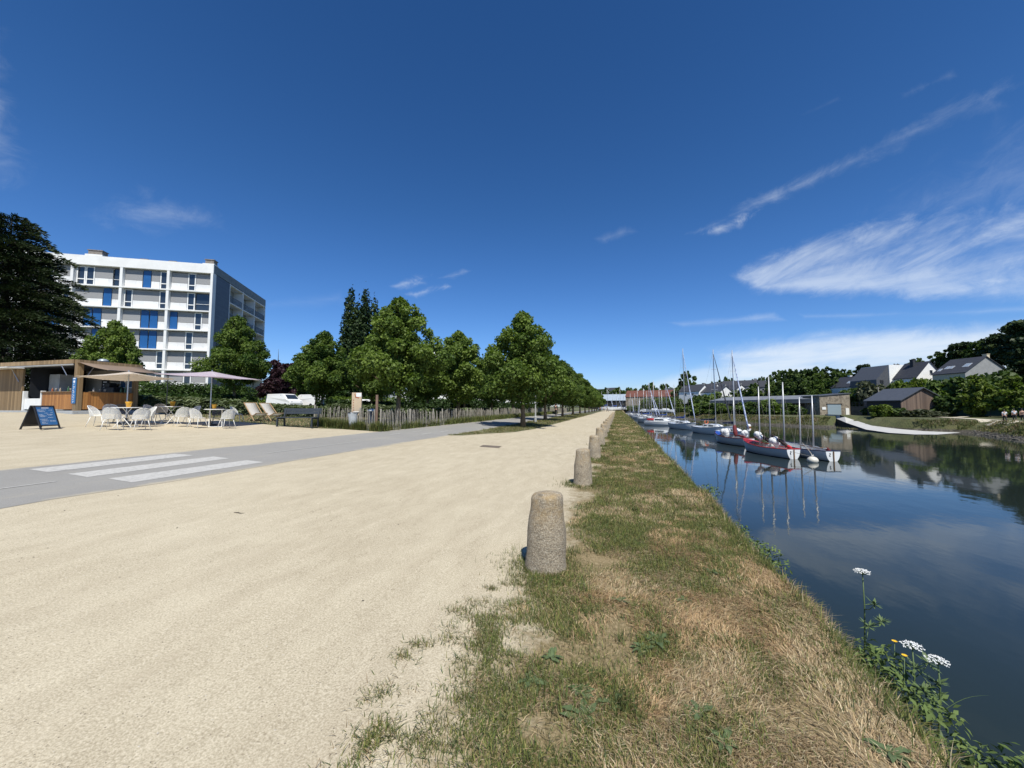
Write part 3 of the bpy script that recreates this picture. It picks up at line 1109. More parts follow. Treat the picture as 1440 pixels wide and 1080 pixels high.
def umbel(name, base, top, label, seed, bends=((.0, .0), (.0, .0))):
    r = random.Random(seed)
    root = thing(name, label, 'wildflower', base)
    t = top - base
    mb = MB()
    pts = [Vector((0, 0, 0)), t * .35 + Vector((.02, .01, .0)), t * .7 + Vector((.012, 0, 0)), t]
    mb.tube(pts, [.006, .005, .004, .0035], 6)
    side = []
    for k in range(3):
        p = pts[1] + (pts[2] - pts[1]) * (k * .45)
        a = r.uniform(0, 6.3)
        q = p + Vector((cos(a) * .1, sin(a) * .1, .08))
        mb.tube([p, (p + q) / 2 + Vector((0, 0, -.015)), q], [.003, .0025, .002], 5)
        side.append(q)
    mb.build('stem', m_stem, root, smooth=True)
    fl = MB()
    rays = MB()
    for i in range(26):
        rr = .052 * math.sqrt((i + .5) / 26)
        a = i * 2.4
        c = t + Vector((rr * cos(a), rr * sin(a), .035 - 6 * rr * rr))
        rays.tube([t, c], [.0012, .001], 4)
        for j in range(7):
            o = Vector((r.uniform(-.008, .008), r.uniform(-.008, .008), r.uniform(-.002, .003)))
            fl.ball(c + o, r.uniform(.0028, .0045), 6, s=(1, 1, .5))
    rays.build('rays', m_stem, root)
    fl.build('flower_head', m_white_fl, root)
    lf = MB()
    for q in side + [pts[0] + Vector((.03, 0, .02)), pts[0] + Vector((-.03, .02, .03))]:
        for k in range(26):
            a, b = r.uniform(0, 6.3), r.uniform(-.4, .9)
            L = r.uniform(.02, .075)
            d = Vector((cos(a) * cos(b), sin(a) * cos(b), sin(b)))
            s = d.cross(Vector((0, 0, 1))).normalized() * L * .12
            lf.add([q, q + d * L * .5 + s, q + d * L, q + d * L * .5 - s], [[0, 1, 2, 3]])
    lf.build('leaves', m_stem, root)
    return root


def atX(px, py, X):
    d = pdir(px, py)
    return CAM + d * (X / d.x)


def foot(p, dx=-.06, dy=-.05):
    z, e = vz(np.array([p.x + dx]), np.array([p.y + dy]))
    return Vector((p.x + dx, p.y + dy, max(float(z[0]), -.35)))


for px, py, X, lab, sd in ((1213, 808, 1.72, 'tall white umbel flower standing alone over the water at the quay edge', 1),
                           (1283, 913, 1.72, 'white umbel flower beside two yellow flowers on the quay edge', 2),
                           (1319, 934, 1.80, 'lowest white umbel flower, rightmost on the quay edge', 3)):
    t = atX(px, py, X)
    umbel('wild_carrot', foot(t), t, lab, sd)
for px, py, X, lab in ((1258, 902, 1.66, 'yellow flower on a thin stem, upper one beside the white umbel'),
                       (1272, 922, 1.66, 'yellow flower on a thin stem, lower one touching the white umbel')):
    t = atX(px, py, X)
    f = foot(t, -.08, -.03)
    root = thing('yellow_flower', lab, 'wildflower', f)
    mb = MB(); mb.tube([(0, 0, 0), (t - f) * .5 + Vector((.02, 0, .02)), t - f], [.003, .0025, .002], 6)
    mb.build('stem', m_stem, root, smooth=True)
    mb = MB()
    for k in range(16):
        a = k * 2 * pi / 16
        d, s = Vector((cos(a), sin(a), .25)), Vector((-sin(a), cos(a), 0))
        c = t - f
        mb.add([c, c + d * .009 + s * .003, c + d * .016, c + d * .009 - s * .003], [[0, 1, 2, 3]])
    mb.ball(t - f, .005, 8)
    mb.build('flower_head', m_yel_fl, root)
# one long blade leaning out over the water
t0, t1 = atX(1322, 1003, 1.68), atX(1392, 978, 1.95)
mb = MB()
dv = t1 - t0
mb.sheet([[t0 + dv * (k / 6) + Vector((0, 0, .05 * sin(pi * k / 6) * .6 - w * .5)) for w in (-.006 * (1.02 - k / 6), .006 * (1.02 - k / 6))] for k in range(7)])
o = mb.build('reed_leaf', m_stem); tag(o, 'single long green grass leaf reaching out over the dark water', 'grass leaf')

# ------------------------------------------------------------------ stone bollards
m_gran, nt, b = new_mat('weathered_granite')
tc = N(nt, 'ShaderNodeTexCoord').outputs['Object']
oi = N(nt, 'ShaderNodeObjectInfo')
off = N(nt, 'ShaderNodeVectorMath', operation='ADD')
nt.links.new(tc, off.inputs[0]); nt.links.new(oi.outputs['Location'], off.inputs[1])
tv = off.outputs[0]
c = ramp(nt, noise(nt, 4, 6, .7, tv), [(.33, (.20, .160, .105)), (.5, (.32, .26, .175)), (.68, (.44, .37, .26))])
c = mixc(nt, .65, c, ramp(nt, noise(nt, 70, 5, .9, tv), [(.38, (.075, .06, .042)), (.5, (.32, .26, .18)), (.62, (.70, .63, .50))]))
lich = ramp(nt, noise(nt, 7, 8, .75, tv), [(.56, 0), (.64, .75)])
c = mixc(nt, lich, c, (.13, .115, .085))
sx = N(nt, 'ShaderNodeSeparateXYZ'); nt.links.new(tc, sx.inputs[0])
och = mth(nt, 'MULTIPLY', sstep(nt, sx.outputs[2], .35, .66), ramp(nt, noise(nt, 9, 6, .7, tv), [(.42, 0), (.62, .6)]))
c = mixc(nt, och, c, (.42, .29, .13))
spot = ramp(nt, noise(nt, 17, 3, .6, tv), [(.70, 0), (.74, .8)])
c = mixc(nt, spot, c, (.62, .60, .54))
nt.links.new(c, b.inputs['Base Color'])
b.inputs['Roughness'].default_value = .92
hh = mth(nt, 'ADD', noise(nt, 60, 6, .75, tv), mth(nt, 'MULTIPLY', noise(nt, 11, 5, .7, tv), 1.6))
bump(nt, b, hh, .8, .02)
for i, by in enumerate(BY):
    if i < 4:
        r = random.Random(40 + i)
        mb = MB()
        hgt = (.745, .74, .72, .75)[i]
        prof = [(.215, -.1)] + [((.214 if i == 0 else .203) - .052 * t - .006 * sin(t * 9), hgt * t * .93) for t in [k / 14 for k in range(15)]]
        rt = prof[-1][0]
        prof += [(rt * .97, hgt * .955), (rt * .86, hgt * .985), (rt * .6, hgt), (rt * .2, hgt + .004)]
        mb.lathe(prof, 36)
        nv = []
        for (x, y, z) in mb.v:
            q = 1 + (.05 if z < hgt * .9 else .015) * (lattice(np.array([math.atan2(y, x) * .16 + 3 + i]), np.array([z + 5]), .11, 7)[0] - .5) + .035 * (lattice(np.array([math.atan2(y, x) * .16 + 9]), np.array([z + i]), .035, 17)[0] - .5)
            nv.append((x * q + z * (.03, .02, .0, -.03)[i], y * q + z * (.0, .02, -.03, .02)[i], z + (.006 * sin(9 * x + i) * cos(7 * y) if z > .6 else 0)))
        mb.v = nv
        o = mb.build('stone_bollard', m_gran, smooth=True)
        base = o
    else:
        o = dup([base][0])
        o.rotation_euler = (0, 0, i * 1.3)
    lab = ['weathered granite bollard nearest the camera, on the quay verge', 'second granite bollard from the camera, with white lichen spots',
           'third granite bollard from the camera along the sand path'][i] if i < 3 else \
        ('fourth granite bollard from the camera along the sand path' if i == 3 else 'distant granite bollard in the row along the sand path')
    tag(o, lab, 'bollard', 'granite bollards along the quay')
    o.location = (-.72, by + (.0, .03, .1, .05)[i % 4], 0 if i else 0.0)

# loose grit on the sand
rg = np.random.default_rng(99)
n = 5200
y = .6 + 7.5 * rg.random(n) ** 1.5
x = -1.0 - (1.2 + y * 1.6) * rg.random(n)
z = np.array([gz(v) for v in x])
r = rg.uniform(.0016, .0048, n) * (1 + (rg.random(n) > .97) * 1.6)
a0 = rg.uniform(0, 6.3, n)
V = []
for k in range(4):
    V.append(np.stack([x + r * np.cos(a0 + k * pi / 2) * rg.uniform(.7, 1.3, n), y + r * np.sin(a0 + k * pi / 2) * rg.uniform(.7, 1.3, n), z - .001], 1))
V.append(np.stack([x, y, z + r * .8], 1))
V = np.stack(V, 1).reshape(-1, 3)
bI = np.arange(n)[:, None] * 5
Fc = np.concatenate([bI + np.array([[k, (k + 1) % 4, 4]]) for k in range(4)], 0)
tc_ = np.array([.40, .35, .26]) * rg.uniform(.25, 1.5, n)[:, None]
tag(tri_mesh('loose_grit', V, Fc, m_blade, np.repeat(tc_, 5, 0)), kind='stuff')
# iron cover and a twig on the sand
p = G(690, 628)
mb = MB(); mb.box(-.35, -.3, -.03, .35, .3, .006); mb.box(-.32, -.27, .006, .32, -.02, .009); mb.box(-.32, .02, .006, .32, .27, .009)
o = mb.build('access_cover', pm('rusty_iron', (.20, .16, .12), .7, .5, 8, bmp=.4, bscale=80), bevel=.003)
o.location = (p.x, p.y, p.z + .004); o.rotation_euler = (0, R(3.1), R(8)); tag(o, 'rectangular rusty iron cover set in the sand path', 'access cover')
p = G(334, 722)
mb = MB(); mb.tube([(-.06, 0, .006), (0, .008, .01), (.05, 0, .008), (.09, .02, .006)], [.004, .005, .004, .002], 6)
o = mb.build('twig', pm('twig_bark', (.06, .045, .03), .9)); o.location = p; tag(o, 'small dark twig lying on the open sand', 'twig')

# ------------------------------------------------------------------ trees of the promenade
m_lime = leaf_mat('lime_leaf', (.032, .070, .014), (.175, .238, .048), .3, .5)
m_bark = pm('tan_bark', (.22, .155, .095), .9, .45, 5, bmp=.9, bscale=25, stretch=(3, 3, .5))
protos = []
for k in range(4):
    H, Wd2, base = (7.6, 7.4, 7.9, 7.2)[k], (6.0, 5.7, 6.1, 5.8)[k], (2.75, 2.6, 2.7, 2.5)[k]
    bl = lime_blobs(k + 5, H, Wd2, base, 64, taper=.82)
    protos.append(make_tree('lime_tree', 'x', 'tree', bl, 33000, .132, k + 20, H * .97, .15, m_lime, m_bark))
used = [False] * 4


def lime(x, y, H, label, k, group, rz=None, wx=1.0):
    p = protos[k]
    if used[k]:
        p = dup(p)
    used[k] = True
    s = H / (7.6, 7.4, 7.9, 7.2)[k]
    p.location = (x, y, gz(x) - .02)
    p.rotation_euler = (0, 0, rz if rz is not None else random.uniform(0, 6.28))
    p.scale = (s * wx, s * wx, s)
    tag(p, label, 'tree', group)
    return p


ORD = ['nearest', 'second', 'third', 'fourth', 'fifth', 'sixth', 'seventh', 'eighth', 'ninth', 'tenth', 'eleventh', 'twelfth']
for i in range(12):
    lime(-6.15 - .1 * i if i < 1 else -6.9 - .03 * i, 25.3 + 12.6 * i, 7.5 + random.uniform(-.3, .3),
         f'{ORD[i]} lime tree of the row between sand path and cycle path', i % 4, 'lime trees between the two paths')
for i in range(12):
    lime(-12.6 - .06 * i, 20.4 + 9.0 * i, (7.5, 7.2, 6.9, 7.3)[i % 4],
         f'{ORD[i]} lime tree of the row just behind the paling fence', (i + 2) % 4, 'lime trees behind the fence')
for i, (x, y, H, lab) in enumerate(((-20, 22.6, 5.9, 'small lime tree behind the dark bench'), (-27, 21.8, 6.9, 'broad lime tree behind the mauve parasol'),
                                    (-36, 19.6, 6.6, 'lime tree rising behind the kiosk roof'), (-22, 31, 6.6, 'lime tree on the lawn behind the notice board'),
                                    (-21, 40, 7.0, 'lime tree on the lawn further behind the fence'), (-30, 33, 6.8, 'lime tree in front of the white vans'),
                                    (-20.5, 50, 7.2, 'lime tree deep on the lawn behind the fence'), (-31, 46, 7.0, 'lime tree by the car park behind the lawn'),
                                    (-22, 62, 7.3, 'far lime tree on the lawn near the white building'), (-23, 76, 7.3, 'farthest lime tree on the lawn'))):
    lime(x, y, H, lab, (i + 1) % 4, 'lime trees on the lawn', wx=(1.0, .84, .82, 1, 1, 1.1, 1, 1, 1, 1)[i])
# ------------------------------------------------------------------ people
m_skin = pm('skin', (.50, .30, .21), .55, .1, 10)


def skinmesh(name, verts, edges, rad, mat, parent, sub=1):
    me = bpy.data.meshes.new(name)
    me.from_pydata(verts, edges, [])
    o = bpy.data.objects.new(name, me)
    COL.objects.link(o)
    sk = o.modifiers.new('skin', 'SKIN')
    sk.use_smooth_shade = True
    lay = me.skin_vertices[0].data if me.skin_vertices else None
    if lay is None:
        o.update_from_editmode()
        me.attributes
    for i, r in enumerate(rad):
        me.skin_vertices[0].data[i].radius = r if hasattr(r, '__len__') else (r, r)
        me.skin_vertices[0].data[i].use_root = (i == 0)
    su = o.modifiers.new('sub', 'SUBSURF'); su.levels = su.render_levels = sub
    dg = bpy.context.evaluated_depsgraph_get()
    ev = o.evaluated_get(dg)
    me2 = bpy.data.meshes.new_from_object(ev)
    o.modifiers.clear()
    o.data = me2
    me2.name = name
    me2.materials.clear(); me2.materials.append(mat)
    me2.polygons.foreach_set('use_smooth', [True] * len(me2.polygons))
    if parent: o.parent = parent
    return o


def person(label, loc, rz, top, bottom, hair=(.03, .02, .015), stride=.28, arm=.18, lean=0.0, sleeve='short', bare=False, H=1.0, group=None):
    """walking figure facing +Y; one continuous body with clothes and hair as children"""
    root = thing('person', label, 'person', loc, rz, group)
    V, E, Rr = [], [], []

    def ch(pts, rs, a=None):
        for p, r in zip(pts, rs):
            V.append(tuple(c * H for c in p)); Rr.append(tuple(c * H for c in r) if hasattr(r, '__len__') else r * H)
            if a is not None: E.append((a, len(V) - 1))
            a = len(V) - 1
        return a
    L = lean
    pel = ch([(0, 0, .93)], [(.15, .11)])
    ches = ch([(0, .01 + L * .15, 1.12), (0, .02 + L * .4, 1.32)], [(.125, .095), (.155, .105)], pel)
    neck = ch([(0, .03 + L * .55, 1.47), (0, .05 + L * .65, 1.56)], [(.06, .06), (.055, .06)], ches)
    ch([(0, .07 + L * .72, 1.64), (0, .07 + L * .78, 1.72)], [(.078, .092), (.06, .075)], neck)
    hips = []
    for s, f in ((-1, 1), (1, -1)):
        k = ch([(s * .09, 0, .86)], [(.095, .1)], pel)
        y = f * stride
        ch([(s * .095, y * .55 + .04, .50), (s * .095, y + (-.10 if f < 0 else 0), .10 + (.03 if f < 0 else 0)), (s * .1, y + .02, .045), (s * .105, y + .16, .035)],
           [.062, .042, .045, .032], k)
    for s, f in ((-1, -1), (1, 1)):
        sh = ch([(s * .19, .02 + L * .45, 1.40)], [.055], ches)
        y = f * arm
        w = ch([(s * .235, y * .4 + L * .3, 1.13), (s * .24, y + .06 + L * .2, .89)], [.042, .030], sh)
        pm_ = ch([(s * .24, y + .08 + L * .2, .83)], [(.022, .036)], w)
        for q in range(4):
            ch([(s * (.245 - .004 * q), y + .055 + .02 * q + L * .2, .775), (s * (.235 - .004 * q), y + .06 + .02 * q + L * .2, .735 + .006 * abs(q - 1.5))], [.0095, .008], pm_)
        ch([(s * .225, y + .13 + L * .2, .80)], [.010], pm_)
    skinmesh('body', V, E, Rr, m_skin, root)
    # trousers / skirt
    V2, E2_, R2 = [], [], []
    V, E, Rr = V2, E2_, R2
    k0 = ch([(0, .005, 1.00)], [(.165, .125)])
    k1 = ch([(0, 0, .92)], [(.17, .13)], k0)
    for s, f in ((-1, 1), (1, -1)):
        y = f * stride
        k = ch([(s * .09, 0, .84)], [(.108, .115)], k1)
        ch([(s * .095, y * .55 + .04, .50), (s * .095, y + (-.10 if f < 0 else 0), .13 + (.03 if f < 0 else 0))], [.078, .062], k)
    skinmesh('trousers', V, E, Rr, bottom, root)
    V3, E3, R3 = [], [], []
    V, E, Rr = V3, E3, R3
    k0 = ch([(0, 0, .95)], [(.17, .125)])
    k1 = ch([(0, .01 + L * .15, 1.12), (0, .02 + L * .4, 1.33)], [(.142, .11), (.17, .12)], k0)
    if not bare:
        ch([(0, .03 + L * .5, 1.44)], [(.085, .08)], k1)
        for s, f in ((-1, -1), (1, 1)):
            y = f * arm
            a = ch([(s * .195, .02 + L * .45, 1.40)], [.068], k1)
            ch([(s * .228, y * .3 + L * .33, 1.19)], [.060], a)
            if sleeve == 'long': ch([(s * .24, y + .05 + L * .2, .93)], [.045], len(V) - 1)
    skinmesh('shirt', V, E, Rr, top, root)
    mb = MB()
    mb.ball((0, (.055 + L * .78) * H, 1.70 * H), .098 * H, 12, s=(.95, 1.05, 1.08))
    mb.ball((0, (-.01 + L * .74) * H, 1.64 * H), .07 * H, 10, s=(1, .8, 1.3))
    mb.build('hair', pm('hair', hair, .5, .3, 30), root, smooth=True)
    mb = MB()
    for s in (-1, 1): mb.ball((s * .03 * H, (.145 + L * .76) * H, 1.665 * H), .010 * H, 6)
    mb.build('eyes', pm('eye', (.05, .04, .03), .3), root)
    return root


# ------------------------------------------------------------------ kiosk
m_plank = plank_mat('kiosk_planks', (.30, .205, .105), (.16, .105, .05), .095, 2)
m_fascia = plank_mat('kiosk_fascia_planks', (.34, .235, .125), (.20, .135, .07), .12, 2)
m_cplank = plank_mat('orange_counter_planks', (.44, .20, .055), (.28, .115, .03), .11, 2, .55)
m_conc = pm('slab_concrete', (.38, .40, .41), .85, .2, 6, bmp=.3)
m_cream = pm('cream_inner_wall', (.34, .31, .26), .8, .15, 1.5)  # cream darkened for the shade under the kiosk roof
m_dark = pm('dark_paint', (.02, .022, .026), .45, .3, 8)
m_roof = pm('roof_felt', (.07, .065, .06), .9, .4, 3)
m_steel = pm('brushed_steel', (.55, .56, .58), .35, .1, 20, metal=.8)
m_white = pm('white_enamel', (.78, .78, .75), .4, .06, 5, dirt=.15)
m_glassd = pm('dark_glass', (.025, .035, .05), .06, .2, 2, spec=.8)
m_blue = pm('blue_board', (.035, .16, .38), .45, .15, 4)
m_letter = pm('white_lettering', (.78, .80, .82), .6, .05, 40)
KC = Vector((-25.1, 12.3, gz(-25.1)))
K = thing('kiosk', 'timber drinks kiosk with orange plank counters, brown awning and open front', 'kiosk', KC)
mb = MB(); mb.box(-6.4, -.35, -.06, .55, 2.7, .13); mb.build('platform', m_conc, K, bevel=.015)
mb = MB(); mb.box(-.22, 0, .13, .0, .24, 2.6); mb.build('corner_post', m_fascia, K, bevel=.008)
mb = MB(); mb.box(-.16, 2.28, .13, .0, 2.5, 2.42); mb.build('corner_post', m_plank, K, bevel=.008)
mb = MB(); mb.box(-6.45, -.05, 2.42, -.222, .03, 2.62); mb.box(-.002, -.04, 2.44, .05, 2.6, 2.60); mb.build('fascia', m_fascia, K)
mb = MB(); mb.box(-6.4, .032, 2.44, -.004, 2.55, 2.58); mb.build('roof', m_roof, K)
mb = MB(); mb.box(-6.4, 2.44, .13, -.165, 2.5, 2.43); mb.build('back_wall', m_cream, K)
mb = MB(); mb.box(-4.25, .3, .13, -4.2, 2.43, 2.43); mb.box(-4.19, .1, 2.36, -.2, 2.43, 2.41); mb.build('interior_shade_panel', m_dark, K)  # divider and ceiling coloured near black to stand in for interior shade
mb = MB(); mb.box(-6.4, .04, .13, -4.27, .12, 2.28); mb.build('side_wall', m_plank, K)
mb = MB(); mb.box(-2.62, .05, .2, -.225, .11, 1.03); mb.build('counter', m_cplank, K)
mb = MB(); mb.box(-.09, .25, .2, -.03, 2.27, 1.03); mb.build('counter', m_cplank, K)
mb = MB(); mb.box(-2.66, -.02, 1.032, -.23, .5, 1.075); mb.box(-.45, .51, 1.032, .03, 2.27, 1.075); mb.build('counter_top', pm('counter_top_wood', (.20, .125, .06), .5, .3, 6), K, bevel=.006)
mb = MB(); mb.box(-4.07, .08, .2, -2.75, .14, .74); mb.box(-2.74, .03, .13, -2.66, .2, 1.12); mb.box(-4.16, .03, .13, -4.08, .2, 1.12); o = mb.build('gate', m_white, K, bevel=.01)
mb = MB(); mb.box(-4.15, .95, .13, -3.35, 1.6, 2.05); f = mb.build('refrigerator', pm('fridge_white', (.5, .52, .52), .4), K, bevel=.02)
mb = MB(); mb.box(-4.11, .935, .4, -3.39, .949, 2.0); mb.build('door', pm('fridge_door', (.45, .47, .46), .3), f)
mb = MB(); mb.box(-2.75, 2.38, .9, -2.2, 2.43, 2.15); f = mb.build('menu_board', m_dark, K)
mb = MB()
for i in range(7): mb.box(-2.62, 2.374, 1.98 - .15 * i, -2.62 + random.uniform(.2, .34), 2.378, 2.03 - .15 * i)
mb.build('lettering', m_letter, f)
for x in (-1.32, -.78):
    mb = MB(); mb.box(x, 2.425, 1.35, x + .46, 2.437, 1.95); f = mb.build('window', m_white, K)
    mb = MB(); mb.box(x + .04, 2.418, 1.39, x + .42, 2.424, 1.91); mb.build('pane', pm('blue_pane', (.03, .08, .17), .15), f)
mb = MB(); mb.box(-1.9, 1.9, .9, -.9, 2.36, 1.38); mb.box(-1.75, 1.95, 1.382, -1.35, 2.3, 1.62); mb.build('coffee_machine', m_dark, K, bevel=.03)
mb = MB(); mb.box(-2.1, 1.95, .13, -.4, 2.42, .9); mb.build('back_counter', pm('back_counter_wood', (.12, .08, .045), .6), K)
mb = MB(); mb.box(-1.9, 2.3, 1.72, -1.42, 2.43, 1.76); mb.box(-2.15, 2.2, 2.0, -.5, 2.43, 2.03); mb.build('shelf', pm('shelf_wood', (.06, .045, .03), .6), K)
mb = MB(); mb.tube([(-6.3, -.02, 2.36), (-.26, -.02, 2.36)], .05, 10); mb.build('awning_roll', pm('grey_canvas', (.30, .30, .29), .8), K, smooth=True)
mb = MB(); mb.box(-6.4, -.62, 2.27, -4.0, -.02, 2.31); mb.build('raised_shutter', m_white, K)
for x0, y0, z0, x1, y1, z1 in ((-1.1, -.04, 2.33, -.75, .0, 1.85), (-5.0, -.04, 2.25, -4.5, .02, 1.6), (.04, .6, 2.35, .02, .35, 1.8)):
    mb = MB(); mb.tube([(x0, y0, z0), (x1, y1, z1)], .018, 6); mb.build('strut', m_steel, K)
# brown side awning with a corner leg
m_canv = pm('brown_canvas', (.23, .165, .115), .85, .15, 12)
mb = MB()
rows = []
for i in range(7):
    t = i / 6
    rows.append([(.06 + 2.15 * t, y, 2.47 - .45 * t - .05 * sin(pi * t) - .03 * sin(pi * (y / 2.5))) for y in (.0, .6, 1.25, 1.9, 2.5)])
mb.sheet(rows)
aw = mb.build('awning', m_canv, K, smooth=True)
aw.modifiers.new('thick', 'SOLIDIFY').thickness = .012
mb = MB(); mb.tube([(2.2, 2.5, 2.02), (2.2, .0, 2.02)], .022, 8); mb.tube([(2.18, 2.48, 2.02), (2.18, 2.48, -.16)], .022, 8); mb.build('awning_frame', m_dark, K)
mb = MB(); mb.lathe([(.14, 0), (.14, .05), (.22, .06), (.20, .14), (.12, .2), (.02, .22)], 18, (-.5, 1.2, 2.58)); mb.build('roof_vent', pm('vent_grey', (.42, .47, .5), .4, metal=.4), K, smooth=True)
# tall blue sign on the post
mb = MB(); mb.box(-.25, -.03, .48, .02, -.004, 1.72); sg = mb.build('sign', m_blue, K, bevel=.004)
mb = MB()
mb.box(-.20, -.034, 1.655, -.03, -.031, 1.70)
mb.lathe([(.062, 0), (.062, .003)], 18, (0, 0, 0))
nv = len(mb.v)
for i in range(nv - 36, nv):
    x, y, z = mb.v[i]; mb.v[i] = (x - .115, -.031 - z, y + 1.53)
rs = random.Random(4)
z = 1.40
while z > .56:
    hgt = rs.uniform(.05, .10)
    x = -.20
    mb.bar((-.19 + rs.uniform(0, .03), -.033, z), (-.06 + rs.uniform(-.04, .03), -.033, z - rs.uniform(-.03, .05)), .003, .018)
    mb.bar((-.15, -.033, z + .02), (-.12, -.033, z - hgt + .03), .003, .014, upv=(1, 0, 0))
    z -= hgt + .03
mb.build('lettering', m_letter, sg)
# things standing on the counters
bott = None
BC = [(.10, .22, .12), (.30, .10, .04), (.05, .12, .05), (.35, .28, .2), (.45, .42, .38)]
for i, (x, y, c, hh, lab) in enumerate(((-2.3, .25, 1, .2, 'red jar on the front counter beside the gate'), (-1.95, .22, 4, .16, 'pale tub on the front counter, left of the plates'),
                                        (-1.7, .25, 3, .19, 'beige jar on the front counter near the middle'), (-1.2, .3, 2, .26, 'dark green bottle on the front counter'),
                                        (-.8, .2, 4, .14, 'white cup on the front counter by the post'), (-.2, .75, 4, .2, 'steel carafe on the side counter by the post'),
                                        (-.2, .98, 4, .13, 'white cup on the side counter beside the carafe'), (-.14, 1.15, 4, .13, 'second white cup on the side counter, right of the carafe'),
                                        (-.2, 1.85, 2, .28, 'dark bottle on the side counter near the rear post'), (-.25, 2.05, 0, .3, 'green bottle on the side counter next to the rear post'))):
    mb = MB()
    if hh > .18: mb.lathe([(.038, 0), (.04, .02), (.04, hh * .55), (.016, hh * .75), (.015, hh)], 12)
    else: mb.lathe([(.035, 0), (.045, hh * .9), (.05, hh), (.04, hh - .005)], 12)
    o = mb.build('bottle' if hh > .18 else 'cup', pm('counter_item', BC[c], .3), smooth=True)
    o.location = KC + Vector((x, y, 1.077))
    tag(o, lab, 'bottle' if hh > .18 else 'cup', 'bottles and cups on the kiosk counters')

# ------------------------------------------------------------------ menu board (A-frame)
p = G(57, 603.5)
AB = thing('menu_board', 'black framed A-board with a blue handwritten menu on the sand', 'A-board', p, math.atan2(-.24, -.55 * -1) * 0 + math.atan2(.55, -.24) + 0)
# local x along the panel (left to right seen from the front), local -y is the front
for s, nm in ((-1, 'panel'), (1, 'panel')):
    Mx = Matrix.Rotation(R(19) * -s * -1 * (1), 3, 'X')

    def tp(x, y, z, s=s):
        a = R(18)
        return Vector((x, s * (.02 + (.76 - z) * sin(a)) + s * y, z * cos(a) + .03))
    mb = MB()

    def abox(x0, z0, x1, z1, t0, t1):
        mb.hexa([tp(x0, t0, z0), tp(x1, t0, z0), tp(x1, t1, z0), tp(x0, t1, z0), tp(x0, t0, z1), tp(x1, t0, z1), tp(x1, t1, z1), tp(x0, t1, z1)])
    for a in ((-.31, -.03, -.27, .76), (.27, -.03, .31, .76), (-.269, .72, .269, .76), (-.269, .07, .269, .11)): abox(*a, 0, .03)
    fr = mb.build('frame', m_dark, AB)
    mb = MB(); abox(-.268, .112, .268, .718, .006, .02)
    pn = mb.build('panel', m_blue if s < 0 else m_dark, AB)
    if s < 0:
        mb = MB()
        rs = random.Random(9)
        abox(-.10, .665, .12, .69, .0205, .0215)
        for z, x0, x1 in ((.61, -.23, .02), (.60, .10, .22), (.575, -.23, -.05), (.55, -.2, -.02), (.52, .14, .22), (.50, -.05, .06), (.455, -.22, -.12), (.43, -.22, -.08), (.405, -.22, .0),
                          (.455, .02, .2), (.43, .05, .16), (.38, -.2, -.06), (.355, .02, .18), (.30, -.23, .0), (.27, -.2, -.04), (.24, -.2, .02), (.245, .06, .23), (.225, .06, .23), (.19, -.2, -.1), (.16, -.2, -.02)):
            x = x0
            while x < x1:
                w = rs.uniform(.014, .045)
                abox(x, z, min(x + w, x1), z + rs.uniform(.008, .013), .0205, .0212)
                x += w + .012
        mb.build('lettering', m_letter, pn)

# ------------------------------------------------------------------ cafe furniture
m_wire = pm('white_powder_coat', (.80, .79, .74), .4, .08, 8)
m_taupe = pm('taupe_powder_coat', (.17, .155, .14), .45, .1, 8)


def chair_parts(root, m):
    for sx_, sy_ in ((-1, -1), (1, -1), (1, 1), (-1, 1)):
        mb = MB(); mb.tube([(sx_ * .17, sy_ * .16, .43), (sx_ * .255, sy_ * .26, .01)], [.012, .010], 7)
        mb.build('leg', m, root, smooth=True)
    mb = MB()
    n = 26
    rim = [(.235 * cos(2 * pi * k / n) * 1.05, .235 * sin(2 * pi * k / n), .44) for k in range(n)]
    mb.tube(rim + [rim[0]], .011, 6)
    mb.lathe([(.225, .433), (.225, .443)], 24, (0, 0, 0), sx=1.05)
    mb.build('seat', m, root, smooth=False)
    mb = MB()
    # barrel back: rim arch with thin uprights
    def bp(a, z):
        f = (z - .44) / .42
        r = .245 + .05 * f
        return Vector((r * 1.05 * cos(a), r * sin(a) + .03 * f, z))
    A0, A1 = R(12), R(168)
    arch = []
    for k in range(25):
        a = A0 + (A1 - A0) * k / 24
        top = .46 + .40 * max(0, sin(pi * k / 24)) ** .55
        arch.append(bp(a, top))
    mb.tube(arch, .012, 6)
    for k in range(1, 48):
        a = A0 + (A1 - A0) * k / 48
        top = .46 + .40 * max(0, sin(pi * k / 48)) ** .55
        mb.tube([bp(a, .445), bp(a, (top + .445) / 2), bp(a, top)], .0045, 4, cap=False)
    for z in [.48 + .026 * k for k in range(14)]:
        pts = []
        for k in range(49):
            a = A0 + (A1 - A0) * k / 48
            if .46 + .40 * max(0, sin(pi * k / 48)) ** .55 >= z: pts.append(bp(a, z))
        if len(pts) > 2: mb.tube(pts, .004, 4, cap=False)
    mb.build('backrest', m, root)


def spot(px, Z):
    p = At(px, Z, 1)
    p.z = gz(p.x)
    return p


TB = [spot(178, 14.0), spot(240, 16.0), spot(303, 15.8)]
chairs = {}


def put_chair(px, Z, t, label, kind='w', face=None):
    p = spot(px, Z)
    d = TB[t] - p if face is None else Vector((face[0], face[1], 0))
    rz = math.atan2(d.y, d.x) + pi / 2          # local -y faces the table
    if kind not in chairs:
        chairs[kind] = thing('cafe_chair', 'x', 'chair', p, rz)
        chair_parts(chairs[kind], m_wire if kind == 'w' else m_taupe)
        o = chairs[kind]
    else:
        o = dup(chairs[kind], loc=p, rz=rz)
    o.scale = (.88, .88, .88)
    tag(o, label, 'chair', 'metal mesh chairs of the cafe terrace')


